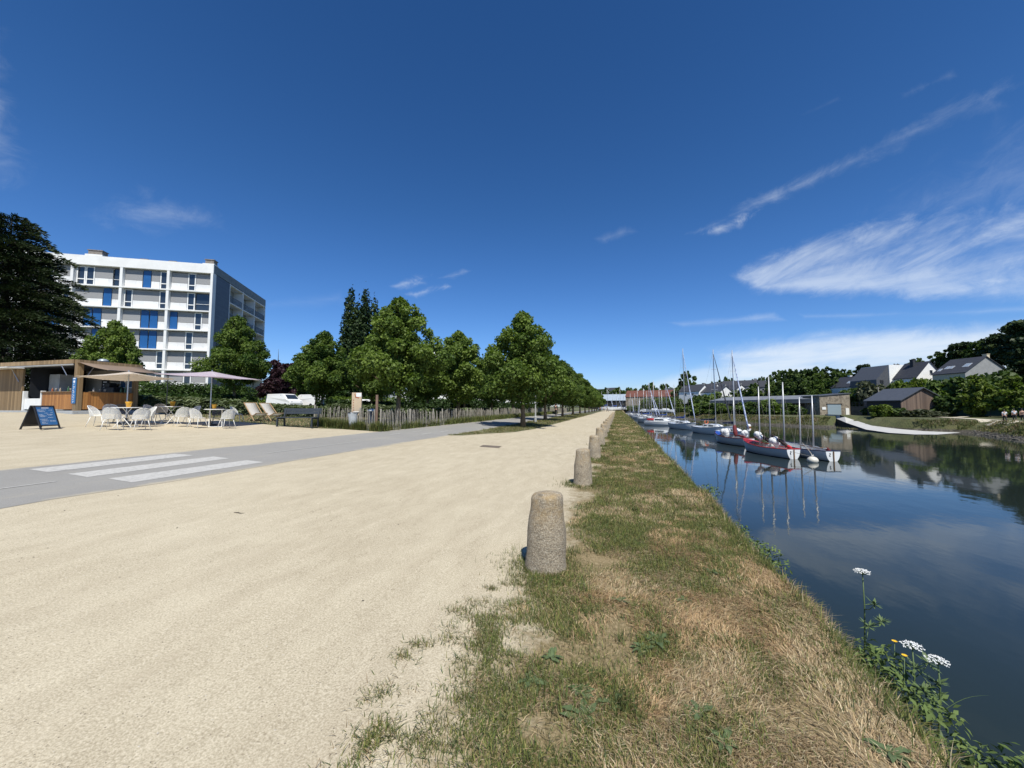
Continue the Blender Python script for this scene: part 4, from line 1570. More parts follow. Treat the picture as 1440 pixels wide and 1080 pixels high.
put_chair(138, 13.7, 0, 'white mesh chair at the far left of the left table, its back to the A-board')
put_chair(158, 13.0, 0, 'white mesh chair turned sideways, nearest the viewer at the left table')
put_chair(156, 14.9, 0, 'white mesh chair behind the left table, close to the orange counter')
put_chair(170, 15.3, 0, 'dark taupe chair half hidden behind the left table and its yellow pot', 'd')
put_chair(197, 13.4, 0, 'white mesh chair at the right of the left table, back turned to the viewer')
put_chair(205, 14.5, 0, 'white mesh chair just behind the right-hand chair of the left table')
put_chair(213, 16.0, 1, 'white chair between the left and middle tables, facing right')
put_chair(226, 17.0, 1, 'dark taupe chair behind the middle table by the hedge', 'd')
put_chair(256, 15.2, 1, 'white mesh chair in front of the middle table, back turned to the viewer')
put_chair(270, 16.8, 1, 'white mesh chair behind the right side of the middle table')
put_chair(278, 15.0, 2, 'white mesh chair sideways at the left of the table under the mauve parasol')
put_chair(319, 15.4, 2, 'white mesh chair at the right of the table under the mauve parasol')
put_chair(307, 17.0, 2, 'dark taupe chair behind the table under the mauve parasol', 'd')
put_chair(333, 18.3, 2, 'lone white chair turned away, right of the mauve parasol', 'w', (.9, .5))

tab = None
for i, p in enumerate(TB):
    lab = ('folding metal table nearest the kiosk, under the beige parasol', 'folding metal table in the middle of the terrace', 'round white folding table under the mauve parasol')[i]
    if tab is None:
        tab = o = thing('cafe_table', lab, 'table', p, .5)
        mb = MB(); mb.lathe([(.38, .70), (.40, .705), (.40, .725), (.38, .73)], 28); mb.build('tabletop', m_wire, tab)
        for s in (-1, 1):
            for y in (-.2, .2):
                mb = MB(); mb.tube([(-s * .26, y * (1 - .06 * s), .70), (s * .26, y * (1 - .06 * s), .012)], .012, 7); mb.build('leg', m_wire, tab)
        mb = MB()
        for s in (-1, 1): mb.tube([(s * .26, -.22, .012), (s * .26, .22, .012)], .012, 6)
        mb.tube([(0, -.2, .355), (0, .2, .355)], .01, 6)
        mb.build('stretcher', m_wire, tab)
    else:
        o = dup(tab, loc=p, rz=.5 + i)
    tag(o, lab, 'table', 'tables of the cafe terrace')
pot = None
for i, p in enumerate(TB):
    lab = ('yellow pot on the table nearest the kiosk', 'yellow pot on the middle terrace table', 'yellow pot on the table under the mauve parasol')[i]
    if pot is None:
        mb = MB(); mb.lathe([(.06, 0), (.085, .12), (.095, .135), (.095, .16), (.08, .16), (.07, .11)], 18)
        pot = o = mb.build('flower_pot', pm('yellow_glaze', (.72, .36, .02), .35, .12, 8), smooth=True)
    else: o = dup(pot)
    o.location = p + Vector(((.05, 0, .73), (-.02, .05, .73), (-.1, 0, .73))[i])
    o.scale = (1, 1, 1.25)
    tag(o, lab, 'pot', 'yellow pots on the terrace tables')


def parasol(p, label, hgt, half, rise, mat, rz, tilt):
    root = thing('parasol', label, 'parasol', p, rz)
    Mx = Matrix.Rotation(tilt, 3, 'Y') @ Matrix.Rotation(tilt * .5, 3, 'X')
    top = Vector((0, 0, hgt))
    mb = MB()
    n = 9
    rows = []
    for i in range(n):
        row = []
        for j in range(n):
            x, y = (i / (n - 1) * 2 - 1), (j / (n - 1) * 2 - 1)
            r = max(abs(x), abs(y))
            sag = .10 * r * (1 - r) + .05 * r * r * (1 - abs(abs(x) - abs(y))) * -.6
            v = Mx @ Vector((x * half, y * half, -rise * r - sag))
            row.append(top + v)
        rows.append(row)
    mb.sheet(rows)
    c = mb.build('canopy', mat, root)
    c.modifiers.new('thick', 'SOLIDIFY').thickness = .006
    mb = MB(); mb.tube([(0, 0, .05), top + Vector((0, 0, .06))], .022, 10); mb.build('pole', m_steel, root)
    for k in range(8):
        a = k * pi / 4
        rr = half * (1.36 if k % 2 else .97)
        e = Mx @ Vector((rr * cos(a), rr * sin(a), -rise - .015))
        mb = MB(); mb.tube([top + Vector((0, 0, -.03)), top + e], .009, 5); mb.build('rib', m_wire, root)
    mb = MB(); mb.lathe([(.26, 0), (.26, .05), (.05, .07), (.035, .25), (.02, .25)], 20); mb.build('base', m_dark, root)
    return root


def canvas(name, col):
    m, nt, b = new_mat(name)
    c = ramp(nt, noise(nt, 60, 4, .6), [(.3, tuple(x * .88 for x in col)), (.7, col)])
    nt.links.new(c, b.inputs['Base Color'])
    b.inputs['Roughness'].default_value = .9
    tr = N(nt, 'ShaderNodeBsdfTranslucent'); nt.links.new(c, tr.inputs['Color'])
    mx = N(nt, 'ShaderNodeMixShader'); mx.inputs[0].default_value = .5
    nt.links.new(b.outputs[0], mx.inputs[1]); nt.links.new(tr.outputs[0], mx.inputs[2])
    nt.links.new(mx.outputs[0], nt.nodes['Material Output'].inputs['Surface'])
    return m


m_beige = canvas('beige_canvas', (.80, .72, .62))
m_mauve = canvas('mauve_canvas', (.72, .64, .70))
m_sling = canvas('white_sling', (.78, .75, .70))
parasol(spot(177, 14.9), 'beige square parasol tilted in front of the kiosk awning', 2.05, .98, .26, m_beige, R(20), R(-3))
parasol(spot(295, 16.2), 'mauve square parasol standing right of the kiosk', 2.28, 1.28, .26, m_mauve, R(15), R(3))

dc = None
for i, (px, py, lab) in enumerate(((360, 586, 'white canvas deck chair on the dry lawn, the left one of two'), (384, 584, 'white canvas deck chair on the dry lawn, nearer the bench'))):
    p = spot((359, 381)[i], (19.6, 20.2)[i])
    if dc is None:
        dc = o = thing('deck_chair', lab, 'deck chair', p, R(-12))
        for y in (-.29, .29):
            mb = MB(); mb.bar((-.52, y, .92), (.42, y, .02), .03, .045); mb.build('long_rail', pm('beech', (.42, .28, .15), .6), dc, bevel=.004)
            mb = MB(); mb.bar((.55, y * .9, .40), (-.42, y * .9, .02), .03, .04); mb.build('cross_rail', pm('beech', (.42, .28, .15), .6), dc, bevel=.004)
        mb = MB()
        rows = []
        for k in range(13):
            t = k / 12
            x = -.52 + 1.06 * t
            z = .92 - .54 * t - .36 * sin(pi * t) ** 1 * (.55 + .45 * t)
            rows.append([(x, y, z) for y in (-.25, 0, .25)])
        mb.sheet(rows)
        c = mb.build('sling', m_sling, dc, smooth=True); c.modifiers.new('t', 'SOLIDIFY').thickness = .006
        mb = MB()
        for (x, z) in ((-.52, .93), (.55, .40)): mb.tube([(x, -.31, z), (x, .31, z)], .018, 8)
        mb.build('cross_bar', pm('beech', (.42, .28, .15), .6), dc)
    else: o = dup(dc, loc=p, rz=R(-6))
    tag(o, lab, 'deck chair', 'deck chairs on the dry lawn')

# dark bench
a, b_ = G(389, 600), G(437.5, 602.8)
rz = math.atan2(b_.y - a.y, b_.x - a.x)
L = (b_ - a).length
BN = thing('park_bench', 'dark grey slatted bench with a high back at the sand edge', 'bench', (a + b_) / 2, rz)
m_bench = pm('anthracite_paint', (.035, .045, .055), .5, .2, 6)
for k in range(3):
    mb = MB(); mb.box(-L / 2 - .1, .0 + .17 * k, .43, L / 2 + .1, .15 + .17 * k, .465); mb.build('seat_slat', m_bench, BN, bevel=.006)
for k in range(2):
    mb = MB(); z = .60 + .135 * k; y = .60 + .03 * k
    mb.hexa([(-L / 2 - .1, y, z), (L / 2 + .1, y, z), (L / 2 + .1, y + .03, z), (-L / 2 - .1, y + .03, z), (-L / 2 - .1, y + .03, z + .125), (L / 2 + .1, y + .03, z + .125), (L / 2 + .1, y + .06, z + .125), (-L / 2 - .1, y + .06, z + .125)])
    mb.build('back_slat', m_bench, BN, bevel=.006)
for s in (-1, 1):
    x = s * L / 2
    mb = MB()
    mb.bar((x, .02, 0), (x, .05, .425), .05, .08); mb.build('leg', m_bench, BN)
    mb = MB()
    mb.bar((x, .56, 0), (x, .53, .45), .05, .08); mb.bar((x, .53, .45), (x, .69, .87), .05, .07); mb.build('leg', m_bench, BN)
    mb = MB(); mb.bar((x, .0, .40), (x, .56, .40), .05, .055); mb.build('side_rail', m_bench, BN)
"" if False else None
# ------------------------------------------------------------------ paling fence
m_pale = pm('grey_chestnut', (.40, .37, .31), .9, .5, 9, col2=(.20, .18, .145), bmp=.6, bscale=30, stretch=(6, 6, .6))
m_wirem = pm('rusty_wire', (.12, .10, .085), .6)


def fence(pts, label, sp=.095, seed=1):
    r = random.Random(seed)
    root = thing('paling_fence', label, 'fence', (pts[0][0], pts[0][1], gz(pts[0][0])))
    o0 = Vector(root.location)
    pales, wires, k = MB(), MB(), 0
    for (x0, y0), (x1, y1) in zip(pts, pts[1:]):
        L = math.hypot(x1 - x0, y1 - y0)
        n = int(L / sp)
        ux, uy = (x1 - x0) / L, (y1 - y0) / L
        lw = [None, None, None]
        for i in range(n):
            far = max(1, y0 / 25)
            t = (i + .5 + r.uniform(-.2, .2)) * sp
            x, y = x0 + ux * t, y0 + uy * t
            wob = .10 * sin(t * 1.1 + seed) + .05 * sin(t * 2.7)
            h = .90 + .06 * sin(t * .8) + r.uniform(-.11, .09)
            lx, ly = r.uniform(-.09, .09) + ux * .05 * sin(t * 1.7), wob * .2
            b = Vector((x - uy * wob * .5, y + ux * wob * .5, gz(x))) - o0
            tp_ = b + Vector((lx, ly, h))
            w = r.uniform(.017, .032)
            pales.tube([b, b + (tp_ - b) * .5 + Vector((r.uniform(-.012, .012), r.uniform(-.012, .012), 0)), b + (tp_ - b) * .95, tp_], [w * .55, w * .55, w * .5, w * .15], 5)
            for j, q in enumerate((.2, .52, .84)):
                pp = b + (tp_ - b) * q + Vector((uy * .02, -ux * .02, 0))
                if lw[j] is not None and y < 30: wires.tube([lw[j], pp], .004, 4, cap=False)
                lw[j] = pp
    pales.build('pales', m_pale, root)
    if wires.v: wires.build('wire', m_wirem, root)
    for (x0, y0), (x1, y1) in zip(pts, pts[1:]):
        L = math.hypot(x1 - x0, y1 - y0)
        for i in range(int(L / 2.6) + 1):
            t = i * 2.6 / L
            x, y = x0 + (x1 - x0) * t, y0 + (y1 - y0) * t
            mb = MB(); mb.tube([(0, 0, -.1), (.01, .01, 1.02)], [.045, .04], 8)
            o = mb.build('post', m_pale, root)
            o.location = Vector((x - .05, y + .05, gz(x))) - o0
    return root


fence([(-14.2, 15.55), (-10.6, 15.5)], 'short run of grey chestnut paling fence beside the bench', seed=1)
fence([(-10.55, 15.6), (-10.5, 22), (-10.95, 28), (-11.3, 40), (-11.6, 60), (-11.7, 95)], 'long grey chestnut paling fence following the cycle path', seed=5)
# corner post, notice board, sack holder, bins
p = G(529, 604.5)
mb = MB(); mb.tube([(0, 0, -.1), (.0, .01, .9), (.01, 0, 1.66)], [.07, .068, .062], 10)
o = mb.build('wooden_post', pm('red_brown_post', (.24, .155, .11), .85, .4, 6, bmp=.5, stretch=(3, 3, .4)), smooth=False, bevel=.006)
o.location = p; tag(o, 'tall reddish wooden post at the corner of the paling fence', 'post')
p = spot(501, 18.6)
nb = thing('notice_board', 'beige notice board with a red and white patch behind the fence', 'notice board', p, R(18))
mb = MB(); mb.box(-.23, -.02, .62, .23, .02, 1.72); mb.build('panel', pm('beige_panel', (.55, .43, .29), .7, .12, 3), nb, bevel=.005)
for x in (-.2, .2):
    mb = MB(); mb.box(x - .03, .021, 0, x + .03, .08, 1.6); mb.build('post', m_pale, nb)
mb = MB(); mb.box(-.02, -.0225, 1.52, .22, -.0205, 1.70); mb.build('label', m_letter, nb)
mb = MB(); mb.bar((-.06, -.024, 1.5), (.12, -.024, 1.46), .004, .05); mb.bar((-.09, -.024, 1.66), (-.05, -.024, 1.50), .004, .04)
for k in range(5): mb.box(-.17, -.0235, .85 + .12 * k, -.13, -.0205, .9 + .12 * k)
mb.build('print', pm('red_brown_print', (.36, .12, .06), .7), nb)
p = G(496, 603.5)
bn = thing('litter_bin', 'grey plastic sack hanging in a holder at the paling fence', 'bin', p, .3)
mb = MB(); mb.lathe([(.13, .03), (.17, .06), (.19, .3), (.20, .55), (.235, .72), (.24, .76), (.22, .78)], 16, sx=1, sy=.8, jit=.06, rnd=random.Random(3)); mb.build('sack', pm('grey_plastic', (.42, .45, .47), .35, .2, 6), bn, smooth=True)
mb = MB(); mb.tube([(.25 * cos(a * pi / 8), .2 * sin(a * pi / 8), .77) for a in range(17)], .014, 6); mb.tube([(.0, .2, 0), (0, .2, .78)], .02, 6); mb.build('holder', m_dark, bn)
mb = MB(); mb.box(.05, -.12, .79, .3, .1, .82); mb.build('lid', m_white, bn, bevel=.005)
p = spot(523, 21.5)
bn = thing('litter_bin', 'dark bin with a pale lid on the lawn behind the corner post', 'bin', p)
mb = MB(); mb.lathe([(.2, 0), (.22, .7), (.24, .72)], 16); mb.build('body', pm('slate_bin', (.06, .07, .09), .5), bn)
mb = MB(); mb.lathe([(.25, .72), (.25, .78), (.12, .86), (.02, .87)], 16); mb.build('lid', pm('pale_lid', (.5, .52, .55), .4), bn, smooth=True)
# low path light and street lamp
p = spot(454, 27)
lm = thing('park_light', 'short white light mast with a flat arm behind the bench', 'lamp', p)
mb = MB(); mb.tube([(0, 0, 0), (0, 0, 1.75)], .07, 10); mb.build('mast', m_white, lm)
mb = MB(); mb.box(-.45, -.12, 1.75, .12, .12, 1.84); mb.build('lamp_head', m_white, lm, bevel=.02)
p = G(753, 594)
lm = thing('street_lamp', 'slim grey lamp column standing between the first two path trees', 'street lamp', p)
mb = MB(); mb.lathe([(.11, 0), (.11, .5), (.065, .55), (.05, 5.6)], 12); mb.build('column', pm('galvanised', (.42, .42, .40), .5, .15, 5), lm)
mb = MB(); mb.tube([(0, 0, 5.6), (-.3, 0, 5.85), (-.8, 0, 5.9)], [.035, .03, .03], 8); mb.build('arm', m_steel, lm)
mb = MB(); mb.box(-1.35, -.12, 5.85, -.8, .12, 5.95); mb.build('lamp_head', m_dark, lm, bevel=.02)

# ------------------------------------------------------------------ hedges and shrubs behind the terrace
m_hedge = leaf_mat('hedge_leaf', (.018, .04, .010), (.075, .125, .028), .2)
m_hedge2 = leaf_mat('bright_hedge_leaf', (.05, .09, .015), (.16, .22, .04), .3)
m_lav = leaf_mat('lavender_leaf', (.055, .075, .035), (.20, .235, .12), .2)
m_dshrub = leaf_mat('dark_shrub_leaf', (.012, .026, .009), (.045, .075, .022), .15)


def hedge(name, label, cat, p0, p1, wd, h, n, size, mat, seed, elong=1.5, group=None, up=.35):
    r = random.Random(seed)
    L = (p1 - p0).length
    k = max(4, int(L / (h * .42)))
    bl = []
    u = (p1 - p0).normalized(); s = Vector((-u.y, u.x, 0))
    for i in range(k):
        c = (p1 - p0) * ((i + .5) / k)
        for z, q in ((h * .3, .5), (h * .64, .46)):
            for sd in (-.28, .28):
                cc = c + s * wd * sd + Vector((0, 0, z))
                bl.append((cc.x + r.uniform(-.08, .08), cc.y + r.uniform(-.08, .08), cc.z + r.uniform(-.04, .04), h * q * .8, h * q * .8, h * q * .78))
    V, Fc, ti = leaf_cloud(bl, n, size, seed, up=up, elong=elong, shell=.4)
    o = tri_mesh(name, V, Fc, mat, ti)
    o.location = p0
    return tag(o, label, cat, group)


def lift(p, dz=0):
    return Vector((p.x, p.y, gz(p.x) + dz))


hedge('hedge', 'tall clipped dark hedge between terrace and apartment block', 'hedge', lift(At(186, 27, 1)), lift(At(352, 34, 1)), 1.6, 2.15, 34000, .10, m_hedge, 3)
hedge('hedge', 'lower clipped hedge step in front of the tall hedge', 'hedge', lift(At(186, 25, 1)), lift(At(350, 29, 1)), 1.3, 1.25, 18000, .10, m_hedge, 4)
hedge('lavender_hedge', 'grey green lavender hedge behind the middle table', 'hedge', lift(At(196, 22, 1)), lift(At(345, 23.5, 1)), 1.5, .95, 19000, .10, m_lav, 5, 3.2, up=1.2)
hedge('lavender_hedge', 'grey green lavender hedge behind the deck chairs and bench', 'hedge', lift(At(335, 24.5, 1)), lift(At(455, 24.5, 1)), 2.2, .72, 22000, .10, m_lav, 6, 3.2, up=1.2)
hedge('lavender_hedge', 'grey green lavender hedge behind the notice board', 'hedge', lift(At(455, 26, 1)), lift(At(560, 30, 1)), 1.8, .9, 14000, .10, m_lav, 7, 3.2, up=1.2)
hedge('lavender_hedge', 'low green planting behind the long paling fence', 'hedge', Vector((-14.6, 24, gz(-14.6))), Vector((-16, 62, gz(-16))), 2.6, .8, 12000, .17, m_lav, 8, 2.6, up=1.2)
hedge('hedge', 'bright green hedge along the car park', 'hedge', lift(At(352, 58, 1)), lift(At(560, 64, 1)), 1.5, 2.1, 9000, .2, m_hedge2, 9)  # leaf colour brighter than the other hedges
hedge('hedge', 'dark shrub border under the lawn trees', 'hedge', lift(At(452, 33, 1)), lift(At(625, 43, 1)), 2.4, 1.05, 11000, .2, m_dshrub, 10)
hedge('hedge', 'distant dark shrub border beside the white building', 'hedge', lift(At(600, 50, 1)), lift(At(760, 95, 1)), 3, 1.5, 11000, .26, m_dshrub, 12)
hedge('hedge', 'clipped green hedge at the far end of the lawn', 'hedge', lift(At(560, 62, 1)), lift(At(720, 100, 1)), 2, 2.0, 9000, .28, m_hedge, 13)
# dry patch of lawn where the deck chairs stand: straw blades
gl = Grass()
rg = np.random.default_rng(5)
n = 16000
t = [G(322, 592), G(352, 594.5), G(437, 601.5), G(445, 590), G(345, 584)]
x = rg.uniform(min(p.x for p in t) - 1, max(p.x for p in t) + .6, n)
y = rg.uniform(min(p.y for p in t), max(p.y for p in t) + 4, n)
fy = np.interp(x, [p.x for p in sorted(t[:3], key=lambda q: q.x)], [p.y for p in sorted(t[:3], key=lambda q: q.x)])
k = (y > fy) & (lattice(x, y, .6, 3) + .5 * rg.random(n) > .45)
x, y = x[k], y[k]; n = len(x)
z = np.array([gz(v) for v in x])
g = rg.random(n) < .35
gl.add(np.stack([x, y, z], 1), rg.uniform(.05, .13, n), rg.uniform(.01, .018, n), rg.uniform(.2, .9, n), rg.uniform(0, 6.3, n), np.where(g[:, None], GREEN[rg.integers(0, 5, n)], STRAW[rg.integers(0, 5, n)] * .8))
tag(gl.build('lawn_grass'), kind='stuff')

# ------------------------------------------------------------------ big trees on the left
m_con = leaf_mat('conifer_needles', (.008, .019, .008), (.045, .062, .020), .08, .55)
m_dbark = pm('dark_bark', (.07, .055, .04), .95, .4, 4, bmp=.8)


def conifer(p, label, H, Rb, n, seed):
    rg = np.random.default_rng(seed)
    r = random.Random(seed)
    root = thing('cedar_tree', label, 'tree', p)
    tr = MB(); tr.tube([(0, 0, 0), (.1, 0, H * .5), (0, .1, H * .99)], [.42, .26, .03], 10)
    Ps, Ds, Ti = [], [], []
    k = 0
    z = 1.2
    while z < H - .25:
        t = z / H
        ln = Rb * (1 - t) ** .64 * r.uniform(.72, 1.12) + .35
        for j in range(6 if t < .85 else 4):
            a = k * 2.4 + j * 1.05 + r.uniform(-.3, .3)
            l = ln * r.uniform(.7, 1.05)
            d = np.array([cos(a), sin(a), 0])
            s = np.array([-sin(a), cos(a), 0])
            end_z = z - .10 * l + .25
            tr.tube([(0, 0, z), (d[0] * l * .5, d[1] * l * .5, z + .12 * l), (d[0] * l, d[1] * l, end_z)], [.05 * (1.2 - t), .03, .008], 4, cap=False)
            m = int(n * l / 4)
            q = rg.random(m) ** .7
            spread = (.16 + .30 * (1 - q)) * l * .75
            side = rg.normal(size=m) * spread * .55
            zz = z + .48 * l * q * (1 - q) + (end_z - z) * q - .18 * np.abs(side) + rg.normal(size=m) * .09
            P = d * (q * l)[:, None] + s * side[:, None]
            P[:, 2] = zz
            Ps.append(P)
            Dd = d * rg.uniform(.4, 1, m)[:, None] + s * (side * 1.2 / max(.2, l * .3))[:, None]
            Dd[:, 2] = rg.uniform(-.35, .5, m)
            Ds.append(Dd)
            Ti.append(np.clip(rg.random(m) * .6 + r.uniform(0, .4), 0, 1))
        z += .34 * (1.25 - t * .5)
        k += 1
    P, D, Tt = np.concatenate(Ps), np.concatenate(Ds), np.concatenate(Ti)
    D /= np.linalg.norm(D, axis=1)[:, None]
    m = len(P)
    w = np.cross(D, rg.normal(size=(m, 3))); w /= np.linalg.norm(w, axis=1)[:, None]
    L = rg.uniform(.12, .34, m)[:, None]
    V = np.stack([P, P + D * L * .5 + w * L * .16, P + D * L, P + D * L * .5 - w * L * .16], 1).reshape(-1, 3)
    tri_mesh('crown', V, np.arange(4 * m).reshape(m, 4), m_con, np.repeat(Tt, 4)[:, None] * np.ones(3), root)
    tr.build('trunk', m_dbark, root)
    return root


p = At(-8, 31, 1); p.z = ZF
conifer(p, 'huge dark cedar rising behind the kiosk at the left edge', 16.2, 8.8, 520, 3)
m_pop = leaf_mat('poplar_leaf', (.014, .032, .012), (.055, .085, .03), .15)
p = At(508, 70, 1); p.z = ZF
bl = []
rr = random.Random(8)
for (dx, dy, hh) in ((-3.6, 0, 20.5), (-1.9, 1, 22.6), (-.3, -.5, 21.8), (1.2, .6, 23.4), (2.7, -.3, 21.6), (4.1, .5, 19.6), (.3, 1.5, 20.5), (-2.8, -1, 18)):
    for k in range(13):
        t = k / 12
        w = 1.55 * (sin(pi * min(1, .18 + t * .82)) ** .7) + .12
        bl.append((dx * (1.0 - .1 * t) + rr.uniform(-.2, .2), dy + rr.uniform(-.2, .2), 3 + (hh - 3.3) * t, w, w, 1.35))
make_tree('poplar_tree', 'clump of tall dark poplars above the lime trees', 'tree', bl, 22000, .34, 4, 16, .5, m_pop, m_dbark, p, up=.5)
m_plum = leaf_mat('purple_plum_leaf', (.014, .007, .010), (.050, .022, .028), .15)
p = At(389, 54, 1); p.z = ZF
make_tree('purple_plum_tree', 'dark purple plum tree right of the apartment block', 'tree', [q for q in lime_blobs(33, 8.2, 5.8, 2, 44, taper=.4) if q[2] < 6.6], 7000, .3, 5, 8.5, .2, m_plum, m_dbark, p)
m_gleaf = leaf_mat('broad_leaf', (.025, .055, .014), (.095, .145, .035), .25)
for i, (px, Z, H, lab) in enumerate(((418, 60, 7.6, 'rounded tree at the car park behind the small lime'), (470, 66, 8.2, 'rounded tree in front of the poplar clump'), (592, 60, 7.4, 'tree before the white apartment gable'), (655, 85, 8.8, 'distant tree behind the lawn row'), (700, 110, 10.5, 'farther distant tree behind the lawn row'))):
    p = At(px, Z, 1); p.z = gz(p.x)
    make_tree('broadleaf_tree', lab, 'tree', lime_blobs(60 + i, H, H * .85, 1.6, 26), 5000, .34, 60 + i, H * .9, .2, m_gleaf, m_dbark, p, 'trees around the car park')

# ------------------------------------------------------------------ vans and a parked car
m_van = pm('white_van_paint', (.82, .82, .80), .3, .03, 2)
m_tyre = pm('tyre', (.02, .02, .02), .8)


def van(p, rz, label, short=False, col=None):
    root = thing('parked_van' if not short else 'parked_car', label, 'van' if not short else 'car', p, rz)
    L, Wv = (4.9, .95) if not short else (4.1, .87)
    # side profile, +x is the nose
    if short: prof = [(-2.0, .35), (-2.05, .8), (-1.85, 1.0), (-1.35, 1.42), (.35, 1.45), (1.05, 1.0), (1.95, .85), (2.05, .6), (2.0, .32)]
    else: prof = [(-2.4, .4), (-2.42, 1.5), (-2.3, 1.9), (.75, 1.92), (1.1, 1.82), (1.75, 1.2), (2.35, 1.0), (2.45, .7), (2.4, .38)]
    mb = MB()
    n = len(prof)
    vs = []
    for x, z in prof: vs.append((x, -Wv + (.12 if z > 1.2 else 0), z))
    for x, z in prof: vs.append((x, Wv - (.12 if z > 1.2 else 0), z))
    mb.add(vs, [list(range(n))[::-1], list(range(n, 2 * n))] + [(i, (i + 1) % n, n + (i + 1) % n, n + i) for i in range(n)])
    mb.build('body', col or m_van, root, bevel=.06, seg=3)
    g = []
    for s in (-1, 1):
        y = s * (Wv - .095)
        mb = MB()
        q = [(.35, 1.15), (1.62, 1.17), (1.08, 1.72), (.42, 1.75)] if not short else [(-1.5, 1.02), (.85, 1.02), (.3, 1.36), (-1.25, 1.36)]
        mb.add([(x, y + s * (.055 if z < 1.2 else -.005), z) for x, z in q] + [(x, y - s * .05, z) for x, z in q], [(0, 1, 2, 3), (4, 5, 6, 7), (0, 1, 5, 4), (1, 2, 6, 5), (2, 3, 7, 6), (3, 0, 4, 7)])
        mb.build('side_window', m_glassd, root)
    mb = MB()
    (xa, za), (xb, zb) = ((1.13, 1.80), (1.72, 1.24)) if not short else ((.4, 1.43), (1.02, 1.03))
    mb.add([(xa + .03, -.72, za), (xa + .03, .72, za), (xb + .03, .78, zb), (xb + .03, -.78, zb), (xa - .1, -.72, za), (xa - .1, .72, za), (xb - .1, .78, zb), (xb - .1, -.78, zb)], [(0, 1, 2, 3), (7, 6, 5, 4), (0, 4, 5, 1), (1, 5, 6, 2), (2, 6, 7, 3), (3, 7, 4, 0)])
    mb.build('windscreen', m_glassd, root)
    for x in (-1.5, 1.5) if not short else (-1.3, 1.3):
        for s in (-1, 1):
            mb = MB(); mb.lathe([(.2, -.1), (.31, -.1), (.33, -.06), (.33, .06), (.31, .1), (.2, .1)], 20)
            mb.v = [(a, c * 1, b) for a, b, c in mb.v]
            w = mb.build('wheel', m_tyre, root); w.location = (x, s * (Wv - .08), .33)
    for s in (-1, 1):
        mb = MB(); mb.cbox((2.36 if not short else 1.97, s * .68, .82 if not short else .72), (.12, .3, .16)); mb.build('headlight', pm('lamp_lens', (.6, .62, .64), .15), root, bevel=.03)
    return root


p = At(399, 52, 1); p.z = ZF + .15
van(p, R(-8), 'white van parked behind the lavender, nose to the right')
p = At(434, 55, 1); p.z = ZF + .15
van(p, R(172), 'second white van parked behind the lavender, only its roof showing')
p = At(504, 56, 1); p.z = ZF
van(p, R(175), 'pale car roof showing behind the notice board', True)

# ------------------------------------------------------------------ apartment block
m_cwhite = pm('white_render', (.82, .82, .79), .8, .10, .7, dirt=.2)
m_shut = pm('grey_shutter', (.30, .30, .30), .7, .12, 5, stretch=(.3, .3, 20))
m_balu = plank_mat('white_balustrade', (.80, .80, .78), (.68, .68, .67), 1.06, 0)
m_bblue = pm('royal_blue_panel', (.012, .10, .30), .45, .1, 3)
m_slate, nt, b = new_mat('blue_slate_cladding')
tcs = N(nt, 'ShaderNodeTexCoord').outputs['Object']
mp = N(nt, 'ShaderNodeMapping'); mp.inputs['Rotation'].default_value = (R(90), 0, R(90)); nt.links.new(tcs, mp.inputs[0])
br = N(nt, 'ShaderNodeTexBrick'); br.inputs['Scale'].default_value = 2.2
br.inputs['Color1'].default_value = (.055, .075, .105, 1); br.inputs['Color2'].default_value = (.085, .105, .135, 1); br.inputs['Mortar'].default_value = (.03, .04, .055, 1)
nt.links.new(mp.outputs[0], br.inputs['Vector'])
nt.links.new(mixc(nt, .35, br.outputs['Color'], ramp(nt, noise(nt, 1.5, 6, .7), [(.3, (.035, .05, .075)), (.7, (.13, .15, .17))])), b.inputs['Base Color'])
b.inputs['Roughness'].default_value = .55
C0 = At(291, 54.5, 2.0)
TOPZ = zp(367.5, 54.5) - 2.0
AP = thing('apartment_block', 'white seven storey apartment block with blue panels and a slate clad end', 'building', C0, R(28.5))
FH, PAR, BAY = 2.84, 1.3, 5.5
DEP, LEN, NB = 19.0, 27.6, 5
rows = ['PPPPP PPWPP WWPPD PPBPW PPWPP', 'PPBPP PPPPW PPPBP WPPPW PPWDD', 'PWPPP PPBBP PBBPP PPBBP BPPWP', 'PPPPW PWPPP PPBPP PPBBP PPWPP', 'PPWPP PPPPP PWPPP PPPPW PPWPP', 'PPPPP PPWPP PPPWP PPPPW PPWPP', 'PPWPP PPPPP PPPPW PPPPW PPWPP']
zr = TOPZ - PAR
mb = MB(); mb.prism([(-LEN, .9), (-.2, .9), (-.2, 4.9), (-1.5, 4.9), (-1.5, 17), (-LEN, 17)], 0, TOPZ - .3); mb.build('wall', m_cwhite, AP)
mb = MB(); mb.box(-LEN - .1, -.04, zr, .04, .14, TOPZ); mb.box(-LEN - .1, .142, zr, -.26, .9, zr + .25); mb.build('parapet', m_cwhite, AP)
mb = MB(); mb.box(-.18, .145, zr + .1, .05, DEP, TOPZ - .02); mb.build('parapet', pm('zinc_fascia', (.20, .22, .21), .6, .3, 2), AP)
mb = MB(); mb.box(-LEN, .91, TOPZ - .3, -.2, 17.0, TOPZ - .25); mb.build('roof', m_roof, AP)
for k in range(NB + 1):
    x = -k * BAY
    w = .16 if k else .3
    mb = MB(); mb.box(x - w, -.02 if k else -.03, 0, x + (w if k else .0), .9, zr - .003); mb.build('fin', m_cwhite, AP)
shade = MB()
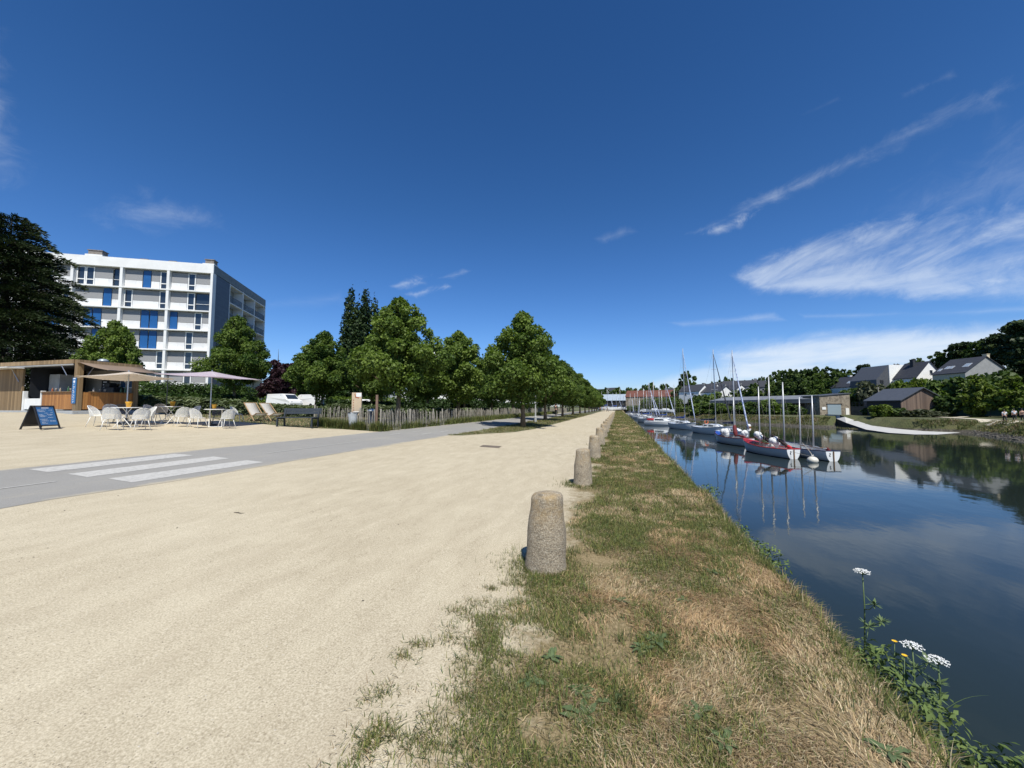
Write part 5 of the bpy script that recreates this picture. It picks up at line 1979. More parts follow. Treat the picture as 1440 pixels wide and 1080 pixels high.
for r_, row in enumerate(rows):
    zt = zr - r_ * FH
    zb = zt - FH + .16
    mb = MB(); mb.box(-LEN, -.06 + .001, zt - FH, -.301, .895, zb); mb.build('floor_slab', m_cwhite, AP)
    cells = row.split()
    for bi, cell in enumerate(cells):
        x0 = -(NB - bi) * BAY + .17
        cw = (BAY - .34 - (.14 if bi == NB - 1 else 0)) / 5
        recess = .45
        ci = 0
        while ci < 5:
            t = cell[ci]
            run = 1
            while t == 'P' and ci + run < 5 and cell[ci + run] == 'P': run += 1
            a, b2 = x0 + ci * cw + .02, x0 + (ci + run) * cw - .02
            ci += run
            if t == 'P':
                m2 = MB(); m2.box(a, recess, zb + .03, b2, recess + .05, zb + 1.05); m2.build('balustrade', m_balu, AP)
                m2 = MB(); m2.box(a, recess + .02, zb + 1.09, b2, recess + .06, zt - .12); m2.build('shutter', m_shut, AP)
            elif t == 'B':
                m2 = MB(); m2.box(a + .05, recess + .03, zb + .03, b2 - .05, recess + .08, zt - .1); m2.build('blue_panel', m_bblue, AP)
            elif t == 'W':
                m2 = MB()
                m2.box(a, recess, zb + .03, a + .13, recess + .1, zt - .1); m2.box(b2 - .13, recess, zb + .03, b2, recess + .1, zt - .1)
                for z in (zb + .03, zb + .78, zt - .21): m2.box(a + .131, recess + .001, z, b2 - .131, recess + .099, z + .12)
                f = m2.build('window', m_cwhite, AP)
                m2 = MB(); m2.box(a + .131, recess + .05, zb + .151, b2 - .131, recess + .07, zt - .211); m2.build('pane', m_glassd, f)
            else:
                m2 = MB(); m2.box(a - .02, recess + .2, zb + .03, b2 + .02, recess + .24, zt - .1); f = m2.build('glazed_opening', m_glassd, AP)
                m2 = MB(); m2.box(a, recess + .1, zb + 1.0, b2, recess + .14, zb + 1.05); m2.build('rail', m_white, f)
# end wall: slate panel, then three columns of loggias
mb = MB(); mb.box(-.1, .0, 0, -.001, .85, zr + .09); mb.build('end_fin', m_cwhite, AP)
mb = MB(); mb.box(-.2, .9, 0, .012, 4.95, zr + .05); mb.build('slate_cladding', m_slate, AP)
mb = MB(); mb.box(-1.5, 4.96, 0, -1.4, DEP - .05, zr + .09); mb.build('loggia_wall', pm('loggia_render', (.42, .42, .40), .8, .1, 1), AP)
for k in range(4):
    y = 4.96 + k * 4.65
    mb = MB(); mb.box(-1.39, y, 0, .02, y + .2, zr + .09); mb.build('end_fin', m_cwhite, AP)
for r_ in range(8):
    z = zr - r_ * FH
    mb = MB(); mb.box(-1.385, 5.165, z - .16, .035, DEP - .06, z); mb.build('loggia_slab', m_cwhite, AP)
m_rail = pm('dark_blue_rail', (.03, .045, .07), .5)
for r_ in range(7):
    z = zr - (r_ + 1) * FH
    mb = MB()
    for k in range(3):
        y0, y1 = 5.2 + k * 4.65, 9.55 + k * 4.65
        mb.box(-.06, y0, z + .98, -.02, y1, z + 1.03); mb.box(-.06, y0, z + .06, -.02, y1, z + .1)
        n = 26
        for i in range(n): mb.box(-.05, y0 + (y1 - y0) * i / n, z + .1, -.03, y0 + (y1 - y0) * i / n + .035, z + .98)
    mb.build('loggia_railing', m_rail, AP)
    for k in range(3):
        y0 = 5.7 + k * 4.65
        m2 = MB(); m2.box(-1.398, y0, z + .03, -1.36, y0 + 2.0, z + 2.25); f = m2.build('loggia_window', m_cwhite, AP)
        m2 = MB(); m2.box(-1.358, y0 + .08, z + .1, -1.345, y0 + .95, z + 2.15); m2.box(-1.358, y0 + 1.05, z + .1, -1.345, y0 + 1.92, z + 2.15); m2.build('pane', m_glassd, f)
m_chim = pm('chimney_block', (.26, .23, .20), .9, .3, 3)
for px, w, h1, h2 in ((110, 1.6, .55, .55), (183, .8, -.1, .35), (225, .8, -.1, .35), (279, 1.1, .45, .55)):
    s = next(s for s in [i * .05 for i in range(600)] if (720 + F * (C0 - Vector((.879, .477, 0)) * s - CAM).dot(RGT) / (C0 - Vector((.879, .477, 0)) * s - CAM).dot(FWD)) < px)
    mb = MB()
    if h1 > 0: mb.box(-s - w / 2 - .3, 1.0, TOPZ - .3, -s + w / 2 + .1, 2.2, TOPZ + h1, 0)
    mb.box(-s - w / 2, 1.1, TOPZ + (h1 if h1 > 0 else -.3), -s + w / 2, 2.1, TOPZ + max(h1, 0) + h2, 1)
    mb.box(-s - w / 2 - .08, 1.02, TOPZ + max(h1, 0) + h2, -s + w / 2 + .08, 2.18, TOPZ + max(h1, 0) + h2 + .1, 1)
    mb.build('chimney', [m_cwhite, m_chim], AP)

# white buildings glimpsed behind the limes
def plain_block(label, px, Z, w, d, h, rz, base=ZF, nwin=5, floors=1, roofm=None):
    p = At(px, Z, base); p.z = base
    root = thing('white_building', label, 'building', p, rz)
    mb = MB(); mb.box(-w / 2, 0, 0, w / 2, d, h); mb.build('wall', m_cwhite, root)
    mb = MB(); mb.box(-w / 2 - .15, -.15, h, w / 2 + .15, d + .15, h + .3); mb.build('roof', roofm or m_roof, root)
    for f in range(floors):
        for i in range(nwin):
            x = -w / 2 + (i + .5) * w / nwin
            z = .9 + f * 2.8
            m2 = MB(); m2.box(x - .6, -.05, z, x + .6, .01, z + 1.4); o = m2.build('window', m_white, root)
            m2 = MB(); m2.box(x - .5, -.06, z + .1, x + .5, -.051, z + 1.3); m2.build('pane', m_glassd, o)
    return root


plain_block('long low white building behind the lawn trees', 645, 92, 32, 9, 4.0, R(15), nwin=9)
plain_block('tall white gabled block half hidden by the second fence tree', 597, 98, 9, 12, 15.5, R(10), nwin=3, floors=4)
plain_block('low white building behind the purple plum tree', 450, 80, 26, 8, 3.9, R(12), nwin=7)

# ------------------------------------------------------------------ walkers on the promenade
mk_ = lambda n, c: pm(n, c, .8, .15, 10)
person('person in dark clothes walking away along the cycle path under the trees', Vector((-8.6, 55.5, gz(-8.6))), R(5), mk_('black_cloth', (.02, .02, .025)), mk_('black_cloth', (.018, .018, .022)), sleeve='long')
for i, (dx, dy, t, b2, lab) in enumerate(((-5.5, 132, (.02, .02, .03), (.02, .02, .02), 'far walker in black at the end of the sand path, left of the pale one'), (-4.5, 136, (.55, .52, .50), (.03, .03, .04), 'far walker in a pale top at the end of the sand path'), (-3.2, 131, (.03, .03, .04), (.05, .05, .06), 'far walker in dark clothes on the right of the distant group'))):
    person(lab, Vector((dx, dy, gz(dx))), R(10 + 30 * i), mk_('walker_top', t), mk_('walker_bottom', b2), group='walkers at the far end of the sand path')
# ------------------------------------------------------------------ boats
m_hullw = pm('white_gelcoat', (.76, .77, .75), .25, .07, 1.2, dirt=.12)
m_hullg = pm('grey_and_shaded_hull', (.60, .62, .62), .3, .1, 1.2, dirt=.12)  # own tone of the grey boat; on white hulls the shade is in the colour
m_anti = pm('dark_antifouling', (.03, .035, .045), .8, .3, 3)
m_alu = pm('mast_aluminium', (.46, .47, .48), .38, .1, 3, metal=.35)
m_red = pm('red_cover', (.52, .03, .03), .5, .2, 4)
m_bluec = pm('blue_cover', (.03, .10, .42), .55, .2, 4)
m_navy = pm('navy_sail_cover', (.012, .022, .07), .7, .2, 6)
m_maroon = pm('maroon_sailcloth', (.16, .02, .022), .8, .3, 6)
m_brown = pm('tan_bark_sail', (.045, .028, .022), .8, .3, 6)
m_rope = pm('rope', (.42, .38, .32), .9, .2, 20)
m_wcov = pm('white_sailcloth', (.72, .72, .70), .8, .15, 5)
m_bwood = pm('varnished_wood', (.28, .15, .06), .35, .3, 5)


def hull_pts(L, B, D, draft, n=15, k=7, tr=.8, inset=0.0, zoff=0.0, vee=.62):
    rows = []
    for i in range(n):
        t = i / (n - 1)
        f = tr + (1 - tr) * sin(min(1, t / .42) * pi / 2) if t < .42 else max(.015, max(0, 1 - ((t - .42) / .58) ** 2.3) ** .85)
        b = max(.012, B / 2 * f - inset)
        sheer = D * (.93 - .12 * sin(pi * min(1, t * 1.15)) + .28 * t * t) + zoff
        keel = -draft * (sin(pi * min(1, max(.0, t * .93 + .06))) ** .5) if t < .97 else D * .1
        keel = min(keel, sheer - .1)
        row = []
        for j in range(k):
            a = j / (k - 1)
            y = b * (max(0, sin(a * pi / 2)) ** vee)
            z = keel + (sheer - keel) * max(0, 1 - cos(a * pi / 2)) ** .95
            x = -L / 2 + L * t + (.10 * L * max(0, t - .8) / .2 * (a - 1) if t > .8 else 0) * .5
            row.append((x, y, z))
        rows.append(row)
    return rows


def add_hull(root, L, B, D, draft, mat, gun, tr=.8, name='hull', vee=.62):
    rows = hull_pts(L, B, D, draft, tr=tr, vee=vee)
    full = [[(x, -y, z) for x, y, z in r[::-1]] + [p for p in r[1:]] for r in rows]
    mb = MB()
    mb.sheet(full)
    o = mb.build(name, mat, root, smooth=True)
    mb = MB()
    e = full[0]
    mb.add([(x - .005, y, z) for x, y, z in e], [list(range(len(e)))])
    mb.build('transom', m_hullw, root)
    mb = MB()
    for s in (0, -1):
        mb.tube([r[s] for r in full], .035, 6)
    mb.tube([full[0][0], full[0][-1]], .03, 6)
    mb.build('gunwale', gun, root, smooth=True)
    mb = MB()
    for s in (1, -1):
        P = [[(x, s * (abs(y) + .006), z) for x, y, z in (r[1:4])] for r in rows[:-1]]
        P = [[(x, y, min(z, .05)) for x, y, z in r] for r in P]
        mb.sheet(P)
    mb.build('boot_stripe', m_anti, root)
    return rows


def rig_line(mb, a, b, r=.006): mb.tube([a, b], r, 4, cap=False)


def dayboat(label, stern, head, L=7.2, B=1.9, D=.75, hull=None, gun=None, front=None, masts=(), sails=(), covers=(), mark=True):
    """open boat, stern towards the viewer; local +x is the bow"""
    d = Vector((cos(head), sin(head), 0))
    root = thing('open_sailing_boat', label, 'boat', stern + d * (L / 2), head)
    rows = add_hull(root, L, B, D, .3, hull, gun, tr=.6, vee=.95)
    inn = hull_pts(L, B, D, .02, inset=.06, zoff=-.02, tr=.6, vee=.8)
    full = [[(x, -y, max(z, .12)) for x, y, z in r[::-1]] + [(x, y, max(z, .12)) for x, y, z in r[1:]] for r in inn]
    mb = MB(); mb.sheet(full); mb.build('inner_hull', m_hullg, root, smooth=True)
    if front:
        P = []
        for r in rows[9:]:
            y = r[-1][1]; z = r[-1][2] + .02
            P.append([(r[-1][0], -y, z), (r[-1][0], -y * .4, z + .12), (r[-1][0], y * .4, z + .12), (r[-1][0], y, z)])
        mb = MB(); mb.sheet(P); mb.build('bow_cover', front, root, smooth=True)
    for t in (.22, .45, .62):
        i = int(t * 14)
        y = rows[i][-1][1] - .05; x = rows[i][-1][0]
        mb = MB(); mb.box(x - .14, -y, D * .62, x + .14, y, D * .62 + .04); mb.build('thwart', m_bwood if gun is not m_red else m_red, root)
    for j, (x, h, lean) in enumerate(masts):
        xx = -L / 2 + x
        mb = MB(); mb.tube([(xx, 0, .1), (xx - lean * .5, 0, .1 + h * .5), (xx - lean, 0, .1 + h)], [.065, .06, .042], 8)
        mb.build('mast', m_alu, root, smooth=True)
        mb = MB()
        for s in (-1, 1): rig_line(mb, (xx - lean * .9, 0, h * .93), (xx - .25, s * B * .42, D * .85))
        rig_line(mb, (xx - lean * .9, 0, h * .93), (L / 2 - .15, 0, D * 1.1))
        mb.build('rigging', m_rope, root)
    for (x0, z0, x1, z1, r, m) in sails:
        mb = MB()
        a, b_ = Vector((-L / 2 + x0, .05, z0)), Vector((-L / 2 + x1, -.05, z1))
        mb.tube([a + (b_ - a) * k / 8 + Vector((0, random.uniform(-.03, .03), random.uniform(-.04, .04))) for k in range(9)], [r * q for q in (.5, .8, 1, 1.05, .9, 1, .85, .7, .35)], 8)
        mb.build('sail_bundle', m, root, smooth=True)
    for (x, y, z, r, m) in covers:
        mb = MB()
        for q in range(7):
            mb.ball((-L / 2 + x + random.uniform(-.5, .5) * r, y + random.uniform(-.5, .5) * r, z + random.uniform(-.6, .6) * r), r * random.uniform(.5, .85), 10)
        mb.build('sail_bag', m, root, smooth=True)
    mb = MB(); mb.box(-L / 2 - .1, -.02, -.2, -L / 2 - .02, .02, .75); mb.build('rudder', m_bwood, root)
    if mark:
        mb = MB(); mb.bar((-L / 2 - .016, .28, D * .72), (-L / 2 - .016, .2, D * .66), .004, .06); mb.bar((-L / 2 - .016, .2, D * .66), (-L / 2 - .016, .3, D * .5), .004, .05); mb.bar((-L / 2 - .016, .3, D * .5), (-L / 2 - .016, .21, D * .42), .004, .05)
        mb.build('transom_mark', m_dark, root)
    return root


dayboat('white open boat with red gunwale and red bow cover, nearest but one to the buoy', Vector((13.5, 35.8, WATER)), R(106), 6.5, 1.8, .85, m_hullg, m_red, m_red,
        [(1.0, 6.1, .1), (2.7, 6.7, .12), (4.1, 5.9, .1)], [(.5, .95, 2.6, 1.75, .15, m_brown), (2.2, .95, 4.4, 1.8, .16, m_brown), (.2, .9, 1.1, .95, .12, m_red)],
        [(2.0, .1, 1.3, .38, m_wcov), (3.9, .2, 1.6, .36, m_wcov), (3.0, -.4, .85, .3, m_wcov), (.7, -.2, .85, .15, m_red)])
dayboat('grey open boat with two bare masts moored beside the white buoy', Vector((15.8, 35.0, WATER)), R(103), 6.2, 1.8, .85, m_hullg, m_navy, None,
        [(2.0, 5.0, .08), (3.5, 4.9, .1)], [(.6, .88, 5.0, .98, .06, m_alu), (.9, .95, 4.2, .9, .05, m_bwood)], [(1.0, -.4, .8, .13, m_maroon)])
dayboat('white open boat with blue bow cover and a maroon sail bundle', Vector((13.2, 45.6, WATER)), R(106), 6.4, 2.0, .95, m_hullg, m_maroon, m_bluec,
        [(2.6, 5.2, .1)], [(2.2, .9, 2.7, 2.3, .22, m_maroon), (.5, .95, 2.0, 1.05, .12, m_maroon)], [(3.6, .4, 1.3, .45, m_wcov), (1.4, -.4, 1.25, .38, m_wcov)], mark=False)


def yacht_parts(root, L, B, D, mast, boomcover, furl, hullm=None, detail=True):
    add_hull(root, L, B, D, .45, hullm or m_hullw, m_alu if detail else m_hullw, tr=.72)
    rows = hull_pts(L, B, D, .3, tr=.72)
    P = []
    for r in rows:
        x, y, z = r[-1]
        P.append([(x, -y, z - .01), (x, 0, z + .06), (x, y, z - .01)])
    mb = MB(); mb.sheet(P); mb.build('deck', m_hullw, root)
    # coach roof
    prof = [(-.18 * L, .0, .55), (-.17 * L, .42, .52), (.02 * L, .46, .46), (.16 * L, .34, .36), (.24 * L, .02, .22)]
    n = len(prof)
    mb = MB()
    zz = D * .95
    P = []
    for x, h, w in prof:
        w *= B * .62
        P.append([(x, -w, zz - .08), (x, -w * .86, zz + h), (x, 0, zz + h * 1.08), (x, w * .86, zz + h), (x, w, zz - .08)])
    mb.sheet(P); mb.add(P[0], [list(range(5))])
    c = mb.build('cabin', m_hullw, root)
    for s in (-1, 1):
        for x0, x1 in ((-.14 * L, -.03 * L), (-.01 * L, .10 * L)):
            mb = MB()
            w0, w1 = .50 * B * .62 * .965, .44 * B * .62 * .965
            if x0 > -.05 * L: w0, w1 = .47 * B * .62 * .965, .41 * B * .62 * .965
            mb.hexa([(x0, s * w0 - .03, zz + .14), (x1, s * w1 - .03, zz + .14), (x1, s * w1 + .03, zz + .14), (x0, s * w0 + .03, zz + .14),
                     (x0 + .05, s * w0 * .97 - .03, zz + .30), (x1 - .04, s * w1 * .97 - .03, zz + .29), (x1 - .04, s * w1 * .97 + .03, zz + .29), (x0 + .05, s * w0 * .97 + .03, zz + .30)])
            mb.build('cabin_window', m_glassd, c)
    mx = .07 * L
    mb = MB(); mb.tube([(mx, 0, zz + .4), (mx - .05, 0, zz + mast * .5), (mx - .12, 0, zz + mast)], [.075, .07, .05], 8); mb.build('mast', m_alu, root, smooth=True)
    for q, w in ((.48, .55), (.74, .42)):
        mb = MB(); mb.tube([(mx - .1, -w, zz + mast * q + .04), (mx - .05, 0, zz + mast * q), (mx - .1, w, zz + mast * q + .04)], .022, 5); mb.build('spreader', m_alu, root)
    mb = MB()
    for s in (-1, 1):
        rig_line(mb, (mx - .12, 0, zz + mast * .98), (mx - .1, s * .55, zz + mast * .48), .009); rig_line(mb, (mx - .1, s * .55, zz + mast * .48), (mx - .2, s * B * .45, zz), .009)
    rig_line(mb, (mx - .12, 0, zz + mast * .99), (-L / 2 + .05, 0, zz), .009)
    if not furl: rig_line(mb, (mx - .12, 0, zz + mast * .97), (L / 2 - .1, 0, zz + .3), .012)
    mb.build('rigging', m_rope, root)
    if furl:
        mb = MB(); a, b_ = Vector((L / 2 - .15, 0, zz + .45)), Vector((mx - .1, 0, zz + mast * .95))
        mb.tube([a + (b_ - a) * k / 10 for k in range(11)], [.05, .085, .10, .095, .09, .08, .07, .06, .05, .035, .02], 8); mb.build('furled_sail', furl, root, smooth=True)
    zb = zz + 1.0
    mb = MB(); mb.tube([(mx - .1, 0, zb), (-.36 * L, 0, zb - .03)], .05, 8); mb.build('boom', m_alu, root)
    mb = MB(); mb.tube([(mx - .06, 0, zb + .55), (mx - .14, 0, zb + .22), (mx - .5, 0, zb + .13), (-.15 * L, 0, zb + .11), (-.35 * L, 0, zb + .06)], [.10, .17, .17, .13, .07], 8); mb.build('sail_cover', boomcover, root, smooth=True)
    mb = MB()
    for s in (-1, 1):
        pr = None
        for r in rows[::2]:
            x, y, z = r[-1]
            q = (x * .985, s * (y - .04 if y > .06 else y), z + .55)
            rig_line(mb, (q[0], q[1], z), q, .014)
            if pr: rig_line(mb, pr, q, .007)
            pr = q
    mb.build('guard_rail', m_steel, root)
    return root


def yacht(label, bow, stern, D, mast, cover, furl, hullm=None, group=None):
    d = bow - stern
    L = d.length
    root = thing('sailing_yacht', label, 'yacht', (bow + stern) / 2, math.atan2(d.y, d.x), group)
    return yacht_parts(root, L, L * .33, D, mast, cover, furl, hullm)


V2 = lambda x, y: Vector((x, y, WATER))
bw = pm('blue_white_sail', (.62, .66, .74), .7, .6, 2.2, col2=(.05, .12, .36), stretch=(1, 1, 1.5))
y1 = yacht('large white yacht with tall mast and navy sail cover, right of the blue covered one', V2(16.0, 62.2), V2(12.6, 69.8), 1.15, 12.0, m_navy, m_anti)
mb = MB(); mb.tube([(-2.9, .9 + .3 * cos(a * pi / 6), 1.75 + .3 * sin(a * pi / 6)) for a in range(13)], .07, 6); mb.build('life_ring', pm('orange_ring', (.70, .16, .06), .6), y1)
y2 = yacht('white yacht with bright blue boom cover and blue striped furled sail', V2(13.6, 76), V2(10.6, 83.4), 1.15, 14.3, m_bluec, bw)
y3 = yacht('white yacht with a tall pale furled sail, behind the blue bow boat', V2(15.6, 53.6), V2(13.6, 59.6), 1.0, 10.7, m_navy, bw)

# the raft of yachts further up the channel
fy = yacht('x', V2(0, 4), V2(0, -4), 1.1, 10.0, m_navy, None)
fy2 = yacht('x', V2(0, 4), V2(0, -4), 1.2, 9.0, m_bluec, bw)
FY = [(947, 90, -48, 0), (936, 97, -60, 1), (929, 104, -35, 0), (921, 110, -120, 0), (915, 119, -50, 1), (909, 126, -70, 0), (904, 136, -40, 0), (900, 145, -100, 1), (896, 154, -60, 0), (892, 163, -50, 0), (889, 172, -80, 1), (886, 183, -60, 0), (884, 196, -40, 0), (912, 105, -60, 1), (926, 118, -50, 0)]
LAB = 'white yacht in the crowded raft of moored boats far up the channel'
for i, (px, Z, hd, kd) in enumerate(FY):
    src = (fy, fy2)[kd]
    p = At(px, Z, WATER)
    o = src if (i == 0 and kd == 0) or (i == 1) else dup(src)
    o.location = p
    o.rotation_euler = (0, 0, R(hd))
    o.scale = ((1, 1, (.86, 1.0, .78, 1.08, .92)[i % 5]))
    tag(o, LAB, 'yacht', 'yachts moored far up the channel')
# motor cruiser with a red tender and yachts ashore
p = At(931, 88, WATER)
mc = thing('motor_cruiser', 'white cruiser with a red inflatable on deck and dark hull band', 'boat', p, R(-28))
add_hull(mc, 7.6, 2.6, 1.0, .4, m_hullw, m_hullw, tr=.8)
mb = MB(); rws = hull_pts(7.6, 2.6, 1.0, .3, tr=.8)
mb.sheet([[(r[-1][0], -r[-1][1], r[-1][2] - .01), (r[-1][0], 0, r[-1][2] + .05), (r[-1][0], r[-1][1], r[-1][2] - .01)] for r in rws]); mb.build('deck', m_hullw, mc)
mb = MB(); mb.hexa([(-1.6, -.95, .9), (1.8, -.75, .95), (1.8, .75, .95), (-1.6, .95, .9), (-1.5, -.85, 1.65), (.7, -.65, 1.6), (.7, .65, 1.6), (-1.5, .85, 1.65)]); cb = mb.build('cabin', m_hullw, mc, bevel=.06)
for s in (-1, 1):
    mb = MB(); mb.hexa([(-1.3, s * .9 - .03, 1.2), (.75, s * .78 - .03, 1.2), (.75, s * .78 + .03, 1.2), (-1.3, s * .9 + .03, 1.2), (-1.3, s * .88 - .03, 1.5), (.5, s * .72 - .03, 1.48), (.5, s * .72 + .03, 1.48), (-1.3, s * .88 + .03, 1.5)]); mb.build('cabin_window', m_glassd, cb)
rt = thing('inflatable_boat', 'bright red inflatable resting on the stern of the white cruiser', 'boat', p + Vector((-1.9, 1.0, 1.15)), R(-20))
mb = MB(); mb.tube([(-1.2, .5, .2), (.6, .5, .22), (1.3, .0, .35), (.6, -.5, .22), (-1.2, -.5, .2)], [.16, .24, .24, .24, .16], 10); mb.build('tube', m_red, rt, smooth=True)
mb = MB(); mb.box(-1.1, -.42, .1, .9, .42, .16); mb.build('floor', m_dark, rt)
for i, (px, Z) in enumerate(((846, 205), (853, 190), (860, 210), (866, 195), (872, 205), (878, 215), (884, 222))):
    p = At(px, Z, .35)
    o = dup((fy, fy2)[i % 2], loc=p, rz=R(-70 + 37 * i), scale=(1, 1, (.9, 1.05, .8)[i % 3]))
    tag(o, 'white yacht laid up ashore among bare masts at the end of the path', 'yacht', 'yachts ashore at the end of the quay')
# buoys
p = Wp(1143, 650)
by_ = thing('mooring_buoy', 'large round white mooring buoy at the stern of the grey boat', 'buoy', p)
mb = MB(); mb.ball((0, 0, .14), .36, 18, s=(1, 1, .8)); mb.build('float', pm('buoy_white', (.70, .66, .56), .5, .15, 5, dirt=.4), by_, smooth=True)
mb = MB(); mb.tube([(0, 0, .40), (.05, .3, .6), (.15, 1.2, .95), (.25, 2.2, 1.25)], .022, 6); mb.tube([(0, 0, .40), (-.8, 1.6, .6), (-1.9, 3.6, 1.2)], .014, 5); mb.build('mooring_rope', m_rope, by_)
mb = MB(); mb.tube([(.1 * cos(a * pi / 6), 0, .43 + .1 * sin(a * pi / 6)) for a in range(13)], .015, 6); mb.build('ring', m_steel, by_)
p = Wp(1134, 598)
b2 = thing('marker_buoy', 'small red and white marker buoy near the far slipway', 'buoy', p)
mb = MB(); mb.lathe([(.1, -.2), (.45, 0), (.5, .35), (.3, .6)], 14); mb.build('float', m_red, b2, smooth=True)
mb = MB(); mb.lathe([(.26, .6), (.32, .85), (.2, 1.15), (.03, 1.2)], 14); mb.build('top', m_white, b2, smooth=True)
p = Wp(1053, 601)
b2 = thing('marker_buoy', 'small white buoy with an orange band, behind the white covers', 'buoy', p)
mb = MB(); mb.ball((0, 0, .3), .42, 14); mb.build('float', m_white, b2, smooth=True)
mb = MB(); mb.lathe([(.36, 0), (.41, .1), (.425, .2)], 14); mb.build('band', pm('orange_band', (.6, .2, .05), .6), b2)
# ------------------------------------------------------------------ far bank: slipway, path
m_slip = pm('pale_slipway_concrete', (.50, .49, .46), .9, .15, .8, bmp=.2, bscale=3, dirt=.2)
m_slipw = pm('shaded_slipway_wall', (.035, .035, .035), .9, .4, 2)  # ramp sides coloured near black for the shadow below the edge
Lp, Rp = RL, RR
mb = MB()
mb.sheet([[l, r] for l, r in zip(Lp, Rp)])
for edge in (Lp, Rp):
    mb.sheet([[Vector((p.x, p.y, -4.6)), p - Vector((0, 0, .002))] for p in edge], 1)
mb.add([Lp[-1], Rp[-1], Rp[-1] - Vector((0, 0, 2)), Lp[-1] - Vector((0, 0, 2))], [(0, 1, 2, 3)], 1)
tag(mb.build('slipway', [m_slip, m_slipw]), kind='structure')


def drape(name, pts, w, mat, up=.06):
    mb = MB()
    rows = []
    for i, p in enumerate(pts):
        d = (pts[min(i + 1, len(pts) - 1)] - pts[max(0, i - 1)]); d.z = 0; d.normalize()
        s = Vector((-d.y, d.x, 0))
        rows.append([Vector((q.x, q.y, HT(q.x, q.y) + up)) for q in (p + s * w * k for k in (-.5, -.25, 0, .25, .5))])
    mb.sheet(rows)
    return tag(mb.build(name, mat), kind='structure')


m_fpath = pm('far_sand_path', (.56, .50, .38), .95, .12, .6)
C = [Wp(x, y, -.4) for x, y in ((1600, 601), (1500, 596), (1460, 594), (1425, 592.3), (1385, 590.2), (1345, 588.2), (1320, 587), (1300, 586))]
C = [a.lerp(b_, k / 6) for a, b_ in zip(C, C[1:]) for k in range(6)] + [C[-1]]
drape('far_path', C, 1.9, m_fpath, .09)
C = [Wp(x, y, -.4) for x, y in ((1300, 586), (1250, 584.4), (1215, 583.4), (1190, 583), (1168, 582))]
C = [a.lerp(b_, k / 8) for a, b_ in zip(C, C[1:]) for k in range(8)] + [C[-1]]
drape('far_path', C, 2.4, m_fpath, .085)
C = [Wp(x, y, -.4) for x, y in ((1345, 587.6), (1395, 584.8), (1440, 583.8))]
C = [a.lerp(b_, k / 8) for a, b_ in zip(C, C[1:]) for k in range(8)] + [C[-1]]
drape('far_path', C, 1.3, m_fpath, .10)

# rough growth on the bank slope and mud stones
gb = Grass()
rg = np.random.default_rng(77)
n = 90000
v = rg.uniform(30, 235, n)
s = .9 + 3.6 * rg.random(n) ** .8
u = np.interp(v, BV, BU) + s
x, y = u * E1.x + v * E2.x, u * E1.y + v * E2.y
k = (lattice(x, y, 2.2, 3) * .6 + lattice(x, y, .8, 4) * .4 + .25 * rg.random(n)) > np.where(s < 1.4, .66, .46)
x, y, s, v = x[k], y[k], s[k], v[k]; n = len(x)
z = np.array([HT(a, b_) for a, b_ in zip(x, y)])
ptree = lattice(x, y, 1.4, 6)
g = rg.random(n) < np.clip(ptree * 1.5, .2, .9)
q = 1 + np.clip((v - 60) / 90, 0, 1.5)
gb.add(np.stack([x, y, z], 1), rg.uniform(.14, .36, n) * (1 + .6 * (lattice(x, y, 3.1, 8) > .6)), rg.uniform(.035, .075, n) * q, rg.uniform(.1, .8, n), rg.uniform(0, 6.3, n),
       np.where(g[:, None], GREEN[rg.integers(0, 5, n)] * .75, STRAW[rg.integers(0, 5, n)] * .6))
tag(gb.build('bank_growth'), kind='stuff')
mb = MB()
rr = random.Random(2)
for i in range(260):
    v = rr.uniform(10, 75); s = rr.uniform(-.2, 1.0)
    p = E1 * (float(np.interp(v, BV, BU)) + s) + E2 * v
    r = rr.uniform(.06, .2)
    mb.lathe([(r * .7, -.05), (r, r * .25), (r * .8, r * .6), (r * .2, r * .75)], 6, (p.x, p.y, HT(p.x, p.y)), 0, rr.uniform(.8, 1.4), rr.uniform(.7, 1.2), .15, rr)
tag(mb.build('shore_stones', pm('mud_stone', (.16, .145, .12), .85, .5, 2)), kind='stuff')


# ------------------------------------------------------------------ houses
m_slr = pm('slate_roof', (.050, .052, .060), .6, .35, 1.2, bmp=.4, bscale=12, stretch=(1, 4, 4))
m_slr2 = pm('grey_slate_roof', (.085, .092, .105), .5, .25, 1.2, bmp=.4, bscale=12, stretch=(1, 4, 4))
m_hw = pm('white_house_render', (.80, .80, .77), .8, .06, .6)
m_hy = pm('cream_house_render', (.62, .53, .36), .8, .1, .6)
m_hg = pm('grey_house_render', (.30, .30, .29), .8, .2, .8)
m_timber = plank_mat('weathered_timber_cladding', (.19, .135, .10), (.085, .058, .045), .28, 1)
m_stone, nt, b = new_mat('rubble_stone')
tcs = N(nt, 'ShaderNodeTexCoord').outputs['Object']
vo = N(nt, 'ShaderNodeTexVoronoi'); vo.inputs['Scale'].default_value = 2.2; nt.links.new(tcs, vo.inputs['Vector'])
sc2 = N(nt, 'ShaderNodeSeparateColor'); nt.links.new(vo.outputs['Color'], sc2.inputs[0])
c = ramp(nt, sc2.outputs[0], [(.1, (.15, .125, .095)), (.5, (.25, .21, .155)), (.9, (.34, .29, .22))])
nt.links.new(mixc(nt, .3, c, ramp(nt, noise(nt, 5, 5, .7), [(.3, (.10, .08, .06)), (.7, (.33, .29, .22))])), b.inputs['Base Color'])
b.inputs['Roughness'].default_value = .95


def brg(beta): return R(105.3 - beta)


